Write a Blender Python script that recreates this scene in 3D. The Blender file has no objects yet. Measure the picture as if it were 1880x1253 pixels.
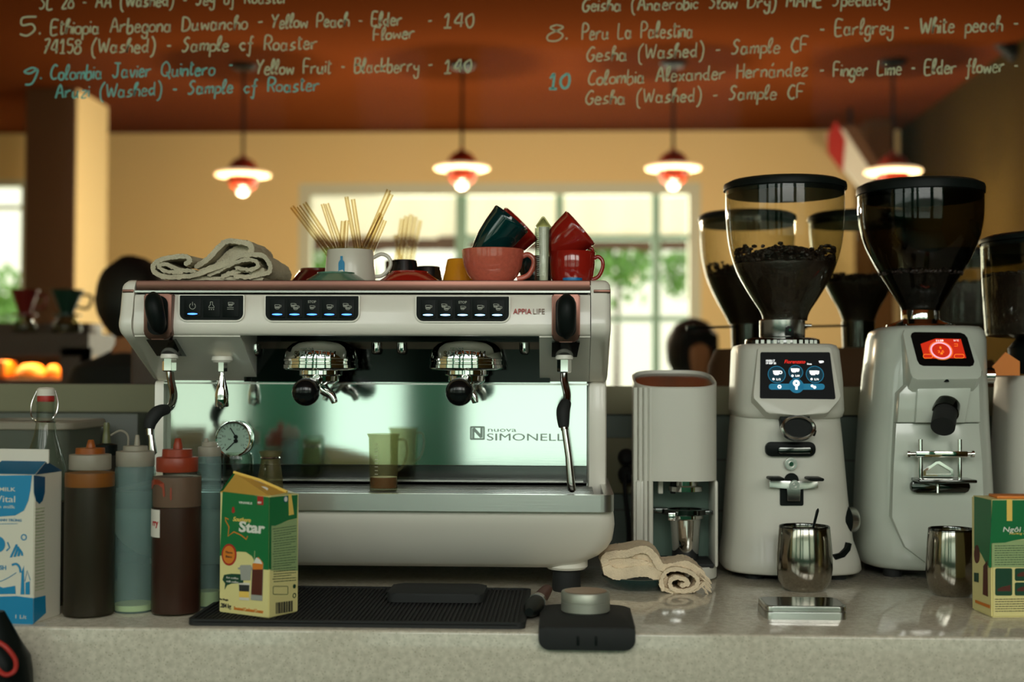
import bpy, bmesh, math, random
from mathutils import Vector, Matrix, noise
random.seed(7)
scene = bpy.context.scene
col = scene.collection
R = math.radians
PI = math.pi

# ---------------------------------------------------------------- camera
T = 0.92                      # counter top height
FPX = 2450.0                  # focal length in pixels of the 1880 px wide frame
CAM = Vector((0.0, -2.094, T + 0.345))
_yaw, _pitch, _roll = R(2.4), math.atan(63.5 / FPX), R(0.19)
_f = Vector((-math.sin(_yaw), math.cos(_yaw), 0)); _r = Vector((math.cos(_yaw), math.sin(_yaw), 0)); _u = Vector((0, 0, 1))
FWD = _f * math.cos(_pitch) + _u * math.sin(_pitch)
_u2 = _u * math.cos(_pitch) - _f * math.sin(_pitch)
RGT = _r * math.cos(_roll) + _u2 * math.sin(_roll)
UPV = _u2 * math.cos(_roll) - _r * math.sin(_roll)
cd = bpy.data.cameras.new('camera'); cam = bpy.data.objects.new('camera', cd); col.objects.link(cam)
cd.sensor_width = 36; cd.lens = FPX / 1880 * 36; cd.clip_start = 0.05; cd.clip_end = 200
cam.matrix_world = Matrix.Translation(CAM) @ Matrix((RGT, UPV, -FWD)).transposed().to_4x4()
cd.dof.use_dof = True; cd.dof.focus_distance = 2.10; cd.dof.aperture_fstop = 2.6
scene.camera = cam

def ray(px, py): return FWD + RGT * ((px - 940) / FPX) + UPV * ((626.5 - py) / FPX)
def P(px, py, Y):
    d = ray(px, py); return CAM + d * ((Y - CAM.y) / d.y)
def PZ(px, py, Z=T):
    d = ray(px, py); return CAM + d * ((Z - CAM.z) / d.z)
def px_m(Y): return (Y - CAM.y) / FPX      # metres per pixel at depth Y

# ---------------------------------------------------------------- light
def C(r, g, b, a=1):
    f = lambda v: (v / 255 / 12.92) if v / 255 <= 0.04045 else ((v / 255 + 0.055) / 1.055) ** 2.4
    return (f(r), f(g), f(b), a)
w = bpy.data.worlds.new('sky'); scene.world = w; w.use_nodes = True
w.node_tree.nodes['Background'].inputs[0].default_value = (0.95, 0.97, 0.91, 1)
w.node_tree.nodes['Background'].inputs[1].default_value = 2.0
scene.cycles.transparent_max_bounces = 48
scene.view_settings.view_transform = 'Standard'; scene.view_settings.look = 'None'
scene.view_settings.gamma = 1; scene.view_settings.exposure = 0.16; scene.view_settings.use_curve_mapping = False
def area(name, loc, target, sx, sy, power, color, spread=180):
    l = bpy.data.lights.new(name, 'AREA'); l.shape = 'RECTANGLE'; l.size = sx; l.size_y = sy; l.energy = power; l.color = color[:3]; l.spread = R(spread)
    o = bpy.data.objects.new(name, l); col.objects.link(o); o.location = loc
    o.rotation_euler = (Vector(target) - Vector(loc)).to_track_quat('-Z', 'Y').to_euler(); return o
# daylight from behind the camera as added fill strips, tinted and tuned
FY = -3.0
WINF = [(-5.2, -2.75), (-2.45, -1.30), (-1.04, -0.64), (-0.46, 0.85), (1.10, 2.20)]  # openings and piers laid out for their reflection in the splash panel
SILL, MID, TOP, HEAD = 0.85, 1.30, 1.90, 2.85     # low strips shaped for the splash panel, high ones for light from above
WINL = [(0.15, 0.5, (0.50, 1.0, 0.82), (0.62, 1.0, 0.86)), (0.34, 1.6, (0.95, 0.97, 0.86), (0.88, 1.0, 0.95)), (0.70, 3.9, (0.80, 1.0, 0.90), (0.98, 0.98, 0.97)), (0.74, 5.0, (0.86, 1.0, 0.93), (0.99, 0.98, 0.97)), (0.16, 4.4, (0.9, 1.0, 0.84), (1.0, 0.95, 0.88))]   # radiance low, high; colour low, high
for (wa, wb), (r0, r1, c0, c1) in zip(WINF, WINL):
    for za, zb_, rad, wc in ((SILL + 0.03, MID, r0, c0), (TOP, HEAD - 0.03, r1, c1)):
        area('front_fill_strip', ((wa + wb) / 2, FY - 0.11, (za + zb_) / 2), ((wa + wb) / 2, 0, (za + zb_) / 2), wb - wa - 0.08, zb_ - za, rad * PI * (wb - wa - 0.08) * (zb_ - za), wc)
# daylight through the tall garden window at the far end of the cafe
area('daylight_garden', (0.0, 7.62, 1.7), (0.0, 0, 1.2), 2.7, 2.2, 90, (1.0, 0.92, 0.74))
area('daylight_side', (-4.35, 7.62, 1.7), (-4.3, 0, 1.3), 0.9, 1.6, 14, (1.0, 0.95, 0.8))
# ---------------------------------------------------------------- materials
def nt(name):
    m = bpy.data.materials.new(name); m.use_nodes = True; n = m.node_tree; return m, n, n.nodes['Principled BSDF']
def mat(name, color, rough=0.5, metal=0.0, spec=0.5, coat=0.0, bump=None, var=None, aniso=0):
    """bump=(scale, strength); var=(scale, amount) gentle mottling of the surface's own colour"""
    m, n, b = nt(name)
    b.inputs['Base Color'].default_value = color; b.inputs['Roughness'].default_value = rough; b.inputs['Metallic'].default_value = metal
    b.inputs['Specular IOR Level'].default_value = spec; b.inputs['Coat Weight'].default_value = coat; b.inputs['Coat Roughness'].default_value = 0.06
    if aniso: b.inputs['Anisotropic'].default_value = aniso
    if bump or var:
        tc = n.nodes.new('ShaderNodeTexCoord')
    if bump:
        t = n.nodes.new('ShaderNodeTexNoise'); t.inputs['Scale'].default_value = bump[0]; t.inputs['Detail'].default_value = 4
        k = n.nodes.new('ShaderNodeBump'); k.inputs['Strength'].default_value = bump[1]; k.inputs['Distance'].default_value = 0.002
        n.links.new(tc.outputs['Object'], t.inputs['Vector']); n.links.new(t.outputs['Fac'], k.inputs['Height']); n.links.new(k.outputs['Normal'], b.inputs['Normal'])
    if var:
        t = n.nodes.new('ShaderNodeTexNoise'); t.inputs['Scale'].default_value = var[0]; t.inputs['Detail'].default_value = 5
        r = n.nodes.new('ShaderNodeValToRGB'); a = var[1]
        r.color_ramp.elements[0].position = 0.3; r.color_ramp.elements[1].position = 0.7
        r.color_ramp.elements[0].color = tuple(c * (1 - a) for c in color[:3]) + (1,); r.color_ramp.elements[1].color = tuple(min(1, c * (1 + a)) for c in color[:3]) + (1,)
        n.links.new(tc.outputs['Object'], t.inputs['Vector']); n.links.new(t.outputs['Fac'], r.inputs[0]); n.links.new(r.outputs[0], b.inputs['Base Color'])
    return m
def emit(name, color, strength):
    m, n, b = nt(name); b.inputs['Base Color'].default_value = color; b.inputs['Emission Color'].default_value = color; b.inputs['Emission Strength'].default_value = strength; b.inputs['Specular IOR Level'].default_value = 0.12; return m
def thin_glass(name, tint, refl=1.0, rough=0.02, edge=None, ior=1.45):
    """clear thin wall: straight see-through, tinted, with a fresnel reflection; edge = colour seen where the wall is grazed"""
    m, n, b = nt(name); n.nodes.remove(b); out = n.nodes['Material Output']
    tr = n.nodes.new('ShaderNodeBsdfTransparent'); gl = n.nodes.new('ShaderNodeBsdfGlossy'); gl.inputs['Roughness'].default_value = rough
    fr = n.nodes.new('ShaderNodeFresnel'); fr.inputs['IOR'].default_value = ior
    mu = n.nodes.new('ShaderNodeMath'); mu.operation = 'MULTIPLY'; mu.inputs[1].default_value = refl; mu.use_clamp = True
    mx = n.nodes.new('ShaderNodeMixShader'); tr.inputs[0].default_value = tint
    if edge:
        lw = n.nodes.new('ShaderNodeLayerWeight'); lw.inputs[0].default_value = 0.80
        mc = n.nodes.new('ShaderNodeMix'); mc.data_type = 'RGBA'; mc.inputs[6].default_value = tint; mc.inputs[7].default_value = edge
        n.links.new(lw.outputs['Facing'], mc.inputs[0]); n.links.new(mc.outputs[2], tr.inputs[0])
    ge = n.nodes.new('ShaderNodeNewGeometry'); inv = n.nodes.new('ShaderNodeMath'); inv.operation = 'SUBTRACT'; inv.inputs[0].default_value = 1
    ff = n.nodes.new('ShaderNodeMath'); ff.operation = 'MULTIPLY'; n.links.new(ge.outputs['Backfacing'], inv.inputs[1]); n.links.new(inv.outputs[0], ff.inputs[0]); n.links.new(fr.outputs[0], ff.inputs[1])
    n.links.new(ff.outputs[0], mu.inputs[0]); n.links.new(mu.outputs[0], mx.inputs[0]); n.links.new(tr.outputs[0], mx.inputs[1]); n.links.new(gl.outputs[0], mx.inputs[2])
    n.links.new(mx.outputs[0], out.inputs[0]); return m
def milky(name, color, clear=0.5, rough=0.25, tint=(1, 1, 1, 1)):
    """translucent squeeze-bottle plastic"""
    m, n, b = nt(name); out = n.nodes['Material Output']
    b.inputs['Base Color'].default_value = color; b.inputs['Roughness'].default_value = rough
    tl = n.nodes.new('ShaderNodeBsdfTranslucent'); tl.inputs[0].default_value = color
    m1 = n.nodes.new('ShaderNodeMixShader'); m1.inputs[0].default_value = 0.35
    tr = n.nodes.new('ShaderNodeBsdfTransparent'); tr.inputs[0].default_value = tint
    m2 = n.nodes.new('ShaderNodeMixShader'); m2.inputs[0].default_value = clear
    n.links.new(b.outputs[0], m1.inputs[1]); n.links.new(tl.outputs[0], m1.inputs[2]); n.links.new(m1.outputs[0], m2.inputs[1]); n.links.new(tr.outputs[0], m2.inputs[2])
    n.links.new(m2.outputs[0], out.inputs[0]); return m
def brushed(name, color, rough, axis, st=0.10):
    """brushed steel: fine streaks stretched along one object axis"""
    m, n, b = nt(name); b.inputs['Base Color'].default_value = color; b.inputs['Metallic'].default_value = 1; b.inputs['Roughness'].default_value = rough
    tc = n.nodes.new('ShaderNodeTexCoord'); mp = n.nodes.new('ShaderNodeMapping'); t = n.nodes.new('ShaderNodeTexNoise')
    mp.inputs['Scale'].default_value = tuple(12 if i == axis else 900 for i in range(3)); t.inputs['Scale'].default_value = 1; t.inputs['Detail'].default_value = 3
    k = n.nodes.new('ShaderNodeBump'); k.inputs['Strength'].default_value = st; k.inputs['Distance'].default_value = 0.0005
    n.links.new(tc.outputs['Object'], mp.inputs[0]); n.links.new(mp.outputs[0], t.inputs['Vector']); n.links.new(t.outputs['Fac'], k.inputs['Height']); n.links.new(k.outputs[0], b.inputs['Normal'])
    return m

M = {}
M['enamel'] = mat('white_enamel', C(232, 227, 214), 0.32, coat=0.3)
M['enamel2'] = mat('grinder_white', C(204, 202, 190), 0.42, coat=0.15, bump=(900, 0.06))
M['pearl'] = mat('glossy_white', C(192, 198, 186), 0.22, coat=0.5)
M['chrome'] = mat('chrome', (0.86, 0.86, 0.84, 1), 0.05, 1)
M['dchrome'] = mat('dark_chrome', (0.10, 0.105, 0.10, 1), 0.12, 1)
M['rose'] = mat('ceiling_tint_metal', C(116, 82, 72), 0.32, 1)  # polished metal, the orange ceiling's reflection put into its colour
M['drose'] = mat('dim_rose_metal', C(62, 52, 46), 0.22, 1)
M['steel'] = mat('steel', (0.58, 0.57, 0.54, 1), 0.24, 1)
M['tray_steel'] = brushed('tray_steel', (0.55, 0.55, 0.52, 1), 0.3, 0)
M['panel_steel'] = brushed('splash_steel', (0.76, 0.84, 0.80, 1), 0.07, 0, 0.03)
M['tumbler_steel'] = brushed('tumbler_steel', (0.36, 0.335, 0.285, 1), 0.13, 2, 0.05)
M['black'] = mat('black_plastic', C(17, 22, 20), 0.42, spec=0.10)
M['recess_black'] = mat('dark_reflection_steel', (0.014, 0.016, 0.015, 1), 0.10, 1)  # mirror steel with the recess's dark reflection put into its colour
M['wand'] = mat('wand_steel', (0.34, 0.34, 0.32, 1), 0.12, 1)
M['film'] = milky('syrup_film', C(150, 122, 106), 0.12, 0.4)
M['grid_steel'] = mat('dark_grid_steel', (0.16, 0.16, 0.145, 1), 0.35, 1)  # even dark grey for the tray grid
M['badge'] = mat('satin_badge', C(150, 166, 156), 0.4, 0.3)
M['rubber'] = mat('black_rubber', C(24, 26, 25), 0.75)
M['gloss_black'] = mat('gloss_black', C(14, 15, 15), 0.16, spec=0.35)
M['ink'] = mat('dark_ink', C(40, 42, 40), 0.6)
M['stone'] = None
M['beans'] = mat('coffee_beans', C(38, 26, 19), 0.45, bump=(160, 0.8), var=(140, 0.4))
M['icon'] = emit('icon_grey', C(150, 152, 140), 0.12)
M['led'] = emit('blue_led', C(70, 130, 255), 3.0)
M['led2'] = emit('pale_led', C(150, 205, 255), 2.6)
M['screen'] = emit('screen_black', C(10, 12, 14), 0.2)
M['scr_white'] = emit('screen_white', C(240, 240, 240), 0.8)
M['scr_teal'] = emit('screen_teal', C(28, 96, 124), 0.75)
M['scr_dteal'] = emit('screen_dark_teal', C(14, 44, 56), 0.6)
M['scr_red'] = emit('screen_red', C(200, 36, 26), 0.9)
M['scr_brick'] = emit('screen_brick', C(176, 38, 18), 0.8)
M['scr_pink'] = emit('screen_pink', C(240, 170, 190), 0.7)
M['scr_orange'] = emit('screen_orange', C(240, 130, 40), 0.8)
M['hopper'] = thin_glass('hopper_clear', (0.96, 0.96, 0.92, 1), 0.9, 0.03, (0.58, 0.58, 0.46, 1))
M['hopper_smoke'] = thin_glass('hopper_smoked', (0.46, 0.45, 0.37, 1), 1.0, 0.04, (0.12, 0.13, 0.10, 1))
M['glass'] = thin_glass('clear_glass', (0.94, 0.96, 0.92, 1), 0.9, 0.01, (0.66, 0.70, 0.64, 1))
M['straw'] = thin_glass('straw_glass', (0.97, 0.95, 0.88, 1), 0.6, 0.03, (0.80, 0.72, 0.54, 1))
M['pane'] = thin_glass('window_pane', (0.97, 0.98, 0.96, 1), 0.05, 0.0, ior=1.3)
M['jug'] = milky('measuring_jug_plastic', C(146, 136, 100), 0.80, 0.2, (0.90, 0.90, 0.78, 1))
M['tubc'] = milky('tub_plastic', C(120, 125, 112), 0.35, 0.3)
M['squeeze'] = milky('squeeze_plastic', C(160, 186, 182), 0.62, 0.3, (0.8, 0.95, 0.95, 1))
M['squeeze_dark'] = milky('squeeze_plastic_stained', C(92, 82, 66), 0.84, 0.3, (0.95, 0.92, 0.86, 1))
M['squeeze_cap'] = milky('squeeze_cap', C(186, 178, 160), 0.25, 0.35)
M['amber_cap'] = milky('amber_cap', C(176, 96, 36), 0.15, 0.35)
M['red_cap'] = milky('stained_red_cap', C(172, 70, 42), 0.10, 0.35)
M['coffee_sy'] = mat('dark_syrup', C(34, 30, 22), 0.35)
M['berry_sy'] = mat('berry_syrup', C(54, 22, 16), 0.35)
M['amber_sy'] = mat('amber_syrup', C(150, 92, 34), 0.3)
M['cream_sy'] = mat('cream_syrup', C(250, 236, 170), 0.4)
M['smear'] = mat('berry_smear', C(150, 58, 34), 0.4)
M['paper'] = mat('white_paper', C(215, 208, 194), 0.7)
M['green'] = mat('carton_green', C(14, 110, 58), 0.35)
M['dgreen'] = mat('carton_dark_green', C(18, 66, 44), 0.4)
M['cream'] = mat('carton_cream', C(226, 214, 146), 0.4)
M['yellow'] = mat('carton_yellow', C(240, 200, 96), 0.4)
M['pgreen'] = mat('carton_pale_green', C(150, 172, 118), 0.45)
M['orange'] = mat('print_orange', C(214, 122, 34), 0.5)
M['pred'] = mat('print_red', C(170, 36, 26), 0.5)
M['pbrown'] = mat('print_coffee', C(84, 34, 18), 0.5)
M['pgrey'] = mat('print_grey', C(160, 160, 150), 0.4)
M['white'] = mat('print_white', C(225, 222, 210), 0.5)
M['blue'] = mat('milk_blue', C(22, 128, 172), 0.4)
M['dblue'] = mat('milk_dark_blue', C(12, 84, 124), 0.4)
M['milkwhite'] = mat('milk_white', C(214, 208, 190), 0.45)
M['terry'] = mat('terry_cloth', C(196, 186, 160), 0.95, spec=0.1, bump=(420, 1.0), var=(30, 0.10))
M['terry2'] = mat('beige_terry', C(228, 208, 178), 0.95, spec=0.1, bump=(420, 1.0), var=(40, 0.12))
M['pinkcup'] = mat('pink_glaze', C(196, 96, 76), 0.16, coat=0.4, var=(180, 0.10))
M['redcup'] = mat('red_glaze', C(150, 30, 20), 0.12, coat=0.5)
M['maroon'] = mat('maroon_glaze', C(92, 26, 20), 0.15, coat=0.4)
M['tealcup'] = mat('teal_glaze', C(4, 44, 44), 0.10, coat=0.6)
M['sagecup'] = mat('sage_glaze', C(78, 118, 98), 0.15, coat=0.4)
M['blackcup'] = mat('black_glaze', C(18, 20, 20), 0.2, coat=0.4)
M['orangecup'] = mat('orange_glaze', C(214, 140, 30), 0.15, coat=0.4)
M['mug'] = mat('pale_glaze', C(206, 200, 184), 0.3, coat=0.2)
M['bluecap'] = mat('blue_plastic', C(24, 120, 180), 0.4)
M['tile'] = mat('tile_glaze', C(112, 136, 128), 0.2)
M['ceiling'] = mat('terracotta_paint', C(96, 46, 20), 0.9, spec=0.0)
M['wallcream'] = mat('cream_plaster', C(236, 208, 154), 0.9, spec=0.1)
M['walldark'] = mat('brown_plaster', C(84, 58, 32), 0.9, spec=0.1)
M['wallshade'] = mat('shaded_cream_plaster', C(54, 42, 19), 0.9, spec=0.0)  # cream wall out of the light, its shade put into the colour
M['tealwall'] = mat('teal_paint', C(70, 190, 168), 0.7)
M['floor'] = mat('floor_stone', C(60, 108, 90), 0.5, var=(3, 0.1))
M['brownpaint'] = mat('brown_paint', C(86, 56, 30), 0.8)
M['wood'] = mat('dark_wood', C(64, 38, 22), 0.5, var=(8, 0.2))
M['ledge'] = mat('ledge_board', C(128, 126, 96), 0.6)
M['winframe'] = mat('pale_frame', C(206, 208, 190), 0.5)
M['mullion'] = mat('bloom_pale_frame', C(150, 192, 178), 0.5)  # backlight and bloom of the bright window put into the pale colour
M['lampred'] = mat('lamp_terracotta', C(140, 44, 18), 0.35)
M['lampglow'] = emit('lamp_glass', (1.0, 0.72, 0.42, 1), 0.75)
M['lampbulb'] = emit('lamp_bulb', (1.0, 0.90, 0.72, 1), 2.0)
M['pen'] = mat('chalk_pen', C(182, 186, 150), 0.9, spec=0.0)
M['penblue'] = mat('blue_chalk_pen', C(112, 180, 168), 0.9, spec=0.0)
M['skin'] = mat('skin', C(170, 110, 70), 0.6)
M['hair'] = mat('black_hair', C(14, 12, 11), 0.6, bump=(80, 0.8))
M['shirt'] = mat('black_shirt', C(16, 18, 17), 0.9)
M['shirt2'] = mat('rust_shirt', C(88, 34, 20), 0.9)
M['pastry'] = mat('baked_crust', C(222, 130, 36), 0.5, var=(20, 0.25))
M['leaf'] = mat('leaf_green', C(96, 140, 60), 0.6)
M['awn'] = mat('awning_cloth', C(232, 227, 218), 0.9)
M['outgreen'] = mat('sky_screen_paint', C(168, 178, 164), 0.9)
M['outwall'] = mat('pale_render', C(236, 234, 224), 0.9)
M['darkred'] = mat('dripper_red', C(110, 26, 20), 0.35)
M['darkteal'] = mat('dripper_green', C(24, 58, 46), 0.35)
M['canister_top'] = mat('bronze_lid', C(70, 50, 28), 0.14, 0.7)
M['recess'] = mat('dim_green_plastic', C(92, 116, 102), 0.35)
M['level'] = mat('matt_aluminium', C(170, 172, 158), 0.45, 0.6)

def stone():
    m, n, b = nt('speckled_quartz'); b.inputs['Roughness'].default_value = 0.10; b.inputs['Specular IOR Level'].default_value = 0.6
    tc = n.nodes.new('ShaderNodeTexCoord'); base = C(206, 198, 180)
    v = n.nodes.new('ShaderNodeTexVoronoi'); v.inputs['Scale'].default_value = 260
    r = n.nodes.new('ShaderNodeValToRGB'); r.color_ramp.elements[0].position = 0.10; r.color_ramp.elements[1].position = 0.22
    r.color_ramp.elements[0].color = C(136, 126, 102); r.color_ramp.elements[1].color = base
    nn = n.nodes.new('ShaderNodeTexNoise'); nn.inputs['Scale'].default_value = 120; nn.inputs['Detail'].default_value = 6
    r2 = n.nodes.new('ShaderNodeValToRGB'); r2.color_ramp.elements[0].position = 0.35; r2.color_ramp.elements[1].position = 0.65
    r2.color_ramp.elements[0].color = (0.82, 0.82, 0.80, 1); r2.color_ramp.elements[1].color = (1.05, 1.05, 1.05, 1)
    mx = n.nodes.new('ShaderNodeMix'); mx.data_type = 'RGBA'; mx.blend_type = 'MULTIPLY'; mx.inputs[0].default_value = 1
    for t in (v, nn): n.links.new(tc.outputs['Object'], t.inputs['Vector'])
    n.links.new(v.outputs['Distance'], r.inputs[0]); n.links.new(nn.outputs['Fac'], r2.inputs[0])
    n.links.new(r.outputs[0], mx.inputs[6]); n.links.new(r2.outputs[0], mx.inputs[7]); n.links.new(mx.outputs[2], b.inputs['Base Color']); return m
M['stone'] = stone()
def tiles():
    m, n, b = nt('wall_tiles'); b.inputs['Roughness'].default_value = 0.35
    tc = n.nodes.new('ShaderNodeTexCoord'); mp = n.nodes.new('ShaderNodeMapping'); mp.inputs['Rotation'].default_value = (R(90), 0, 0)
    br = n.nodes.new('ShaderNodeTexBrick'); br.inputs['Scale'].default_value = 1; br.inputs['Brick Width'].default_value = 0.2; br.inputs['Row Height'].default_value = 0.1
    br.inputs['Mortar Size'].default_value = 0.002; br.offset = 0
    br.inputs['Color1'].default_value = C(92, 106, 96); br.inputs['Color2'].default_value = C(88, 102, 92); br.inputs['Mortar'].default_value = C(70, 76, 66)
    n.links.new(tc.outputs['Object'], mp.inputs[0]); n.links.new(mp.outputs[0], br.inputs['Vector']); n.links.new(br.outputs[0], b.inputs['Base Color']); return m
M['tiles'] = tiles()

# ---------------------------------------------------------------- object helpers
def wloc(o):
    v = Vector((0, 0, 0))
    while o is not None: v = v + o.location; o = o.parent
    return v
def tag(o, label=None, cat=None, group=None, kind=None):
    if label: o['label'] = label
    if cat: o['category'] = cat
    if group: o['group'] = group
    if kind: o['kind'] = kind
    return o
def thing(name, label, cat, loc=(0, 0, 0), group=None):
    o = bpy.data.objects.new(name, None); o.empty_display_size = 0.02; col.objects.link(o); o.location = loc
    return tag(o, label, cat, group)
def obj(name, bm, m, parent=None, smooth=True, origin=None, label=None, ang=40):
    """link one bmesh (built in world coordinates) as ONE mesh object"""
    bmesh.ops.recalc_face_normals(bm, faces=bm.faces)
    me = bpy.data.meshes.new(name)
    off = wloc(parent) if parent is not None else (Vector(origin) if origin is not None else Vector((0, 0, 0)))
    if off.length: bmesh.ops.translate(bm, verts=bm.verts, vec=-off)
    bm.to_mesh(me); bm.free()
    for x in (m if isinstance(m, (list, tuple)) else [m]): me.materials.append(x)
    if smooth:
        for p in me.polygons: p.use_smooth = True
        me.set_sharp_from_angle(angle=R(ang))
    o = bpy.data.objects.new(name, me); col.objects.link(o)
    if parent is not None: o.parent = parent
    elif origin is not None: o.location = origin
    if label: o['label'] = label
    return o
def copy_tree(o, parent=None):
    c = o.copy(); col.objects.link(c)
    if parent is not None: c.parent = parent
    for ch in [x for x in col.objects if x.parent == o]: copy_tree(ch, c)
    return c
def mod_subsurf(o, n=1):
    s = o.modifiers.new('sub', 'SUBSURF'); s.levels = n; s.render_levels = n

# ---------------------------------------------------------------- shape helpers
def bm_(): return bmesh.new()
def face(bm, vs, mi=0):
    f = bm.faces.new(vs); f.material_index = mi; return f
def box(bm, x0, x1, y0, y1, z0, z1, bev=0, seg=2, mi=0):
    t = bmesh.new()
    vs = [t.verts.new((x, y, z)) for z in (z0, z1) for x, y in ((x0, y0), (x1, y0), (x1, y1), (x0, y1))]
    for q in ((3, 2, 1, 0), (4, 5, 6, 7), (0, 1, 5, 4), (1, 2, 6, 5), (2, 3, 7, 6), (3, 0, 4, 7)): t.faces.new([vs[i] for i in q])
    if bev: bmesh.ops.bevel(t, geom=t.edges[:] , offset=bev, segments=seg, affect='EDGES', profile=0.5)
    join(bm, t, mi)
def join(bm, t, mi=0, mtx=None):
    mp = {}
    for v in t.verts: mp[v] = bm.verts.new(mtx @ v.co if mtx else v.co)
    for f in t.faces:
        try: face(bm, [mp[v] for v in f.verts], mi if mi else f.material_index)
        except ValueError: pass
    t.free()
def lathe(bm, prof, cx=0, cy=0, seg=48, mtx=None, mi=0, z0=0):
    """prof: [(r, z)...]; r<=1e-6 closes to a point"""
    rings = []
    tr = (lambda p: mtx @ p) if mtx else (lambda p: p)
    for r, z in prof:
        if r < 1e-6: rings.append([bm.verts.new(tr(Vector((cx, cy, z + z0))))])
        else: rings.append([bm.verts.new(tr(Vector((cx + r * math.cos(2 * PI * i / seg), cy + r * math.sin(2 * PI * i / seg), z + z0)))) for i in range(seg)])
    for a, b in zip(rings, rings[1:]):
        for i in range(seg):
            j = (i + 1) % seg
            q = [a[i % len(a)], a[j % len(a)], b[j % len(b)], b[i % len(b)]]
            q2 = []
            for v in q:
                if v not in q2: q2.append(v)
            if len(q2) > 2:
                try: face(bm, q2, mi)
                except ValueError: pass
def loft(bm, rings, caps=True, closed=True, mi=0):
    vs = [[bm.verts.new(p) for p in r] for r in rings]; n = len(vs[0])
    for a, b in zip(vs, vs[1:]):
        for i in range(n if closed else n - 1): face(bm, [a[i], a[(i + 1) % n], b[(i + 1) % n], b[i]], mi)
    if caps: face(bm, vs[0][::-1], mi); face(bm, vs[-1], mi)
    return vs
def smooth_path(pts, k=6, closed=False):
    p = [Vector(q) for q in pts]; n = len(p); out = []
    for i in range(n if closed else n - 1):
        a, b, c, d = (p[(i - 1) % n], p[i], p[(i + 1) % n], p[(i + 2) % n]) if closed else (p[max(i - 1, 0)], p[i], p[i + 1], p[min(i + 2, n - 1)])
        for s in range(k):
            t = s / k; out.append(0.5 * ((2 * b) + (c - a) * t + (2 * a - 5 * b + 4 * c - d) * t * t + (3 * b - a - 3 * c + d) * t ** 3))
    if not closed: out.append(p[-1])
    return out
def tube(bm, pts, rad, seg=12, caps=True, mi=0, flat=1.0):
    p = [Vector(q) for q in pts]; n = len(p)
    rd = rad if isinstance(rad, (list, tuple)) else [rad] * n
    t = [(p[min(i + 1, n - 1)] - p[max(i - 1, 0)]).normalized() for i in range(n)]
    u = t[0].orthogonal().normalized(); rings = []
    for i in range(n):
        u = (u - t[i] * u.dot(t[i])); u = u.normalized() if u.length > 1e-6 else t[i].orthogonal().normalized()
        v = t[i].cross(u)
        rings.append([p[i] + (u * math.cos(2 * PI * k / seg) + v * math.sin(2 * PI * k / seg) * flat) * rd[i] for k in range(seg)])
    loft(bm, rings, caps, True, mi)
def rrect(x0, x1, y0, y1, r, n=5):
    """rounded rectangle outline; r a number or 4 radii (x1y1, x0y1, x0y0, x1y0)"""
    rs = r if isinstance(r, (list, tuple)) else [r] * 4; out = []
    for (cx, cy, a0), q in zip(((x1, y1, 0), (x0, y1, 90), (x0, y0, 180), (x1, y0, 270)), rs):
        sx, sy = (-1 if cx == x1 else 1), (-1 if cy == y1 else 1)
        q = max(q, 1e-5)
        for i in range(n + 1):
            a = R(a0 + 90 * i / n); out.append((cx + sx * q + q * math.cos(a), cy + sy * q + q * math.sin(a)))
    return out
def ell(cx, cy, rx, ry, n=32): return [(cx + rx * math.cos(2 * PI * i / n), cy + ry * math.sin(2 * PI * i / n)) for i in range(n)]
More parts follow.
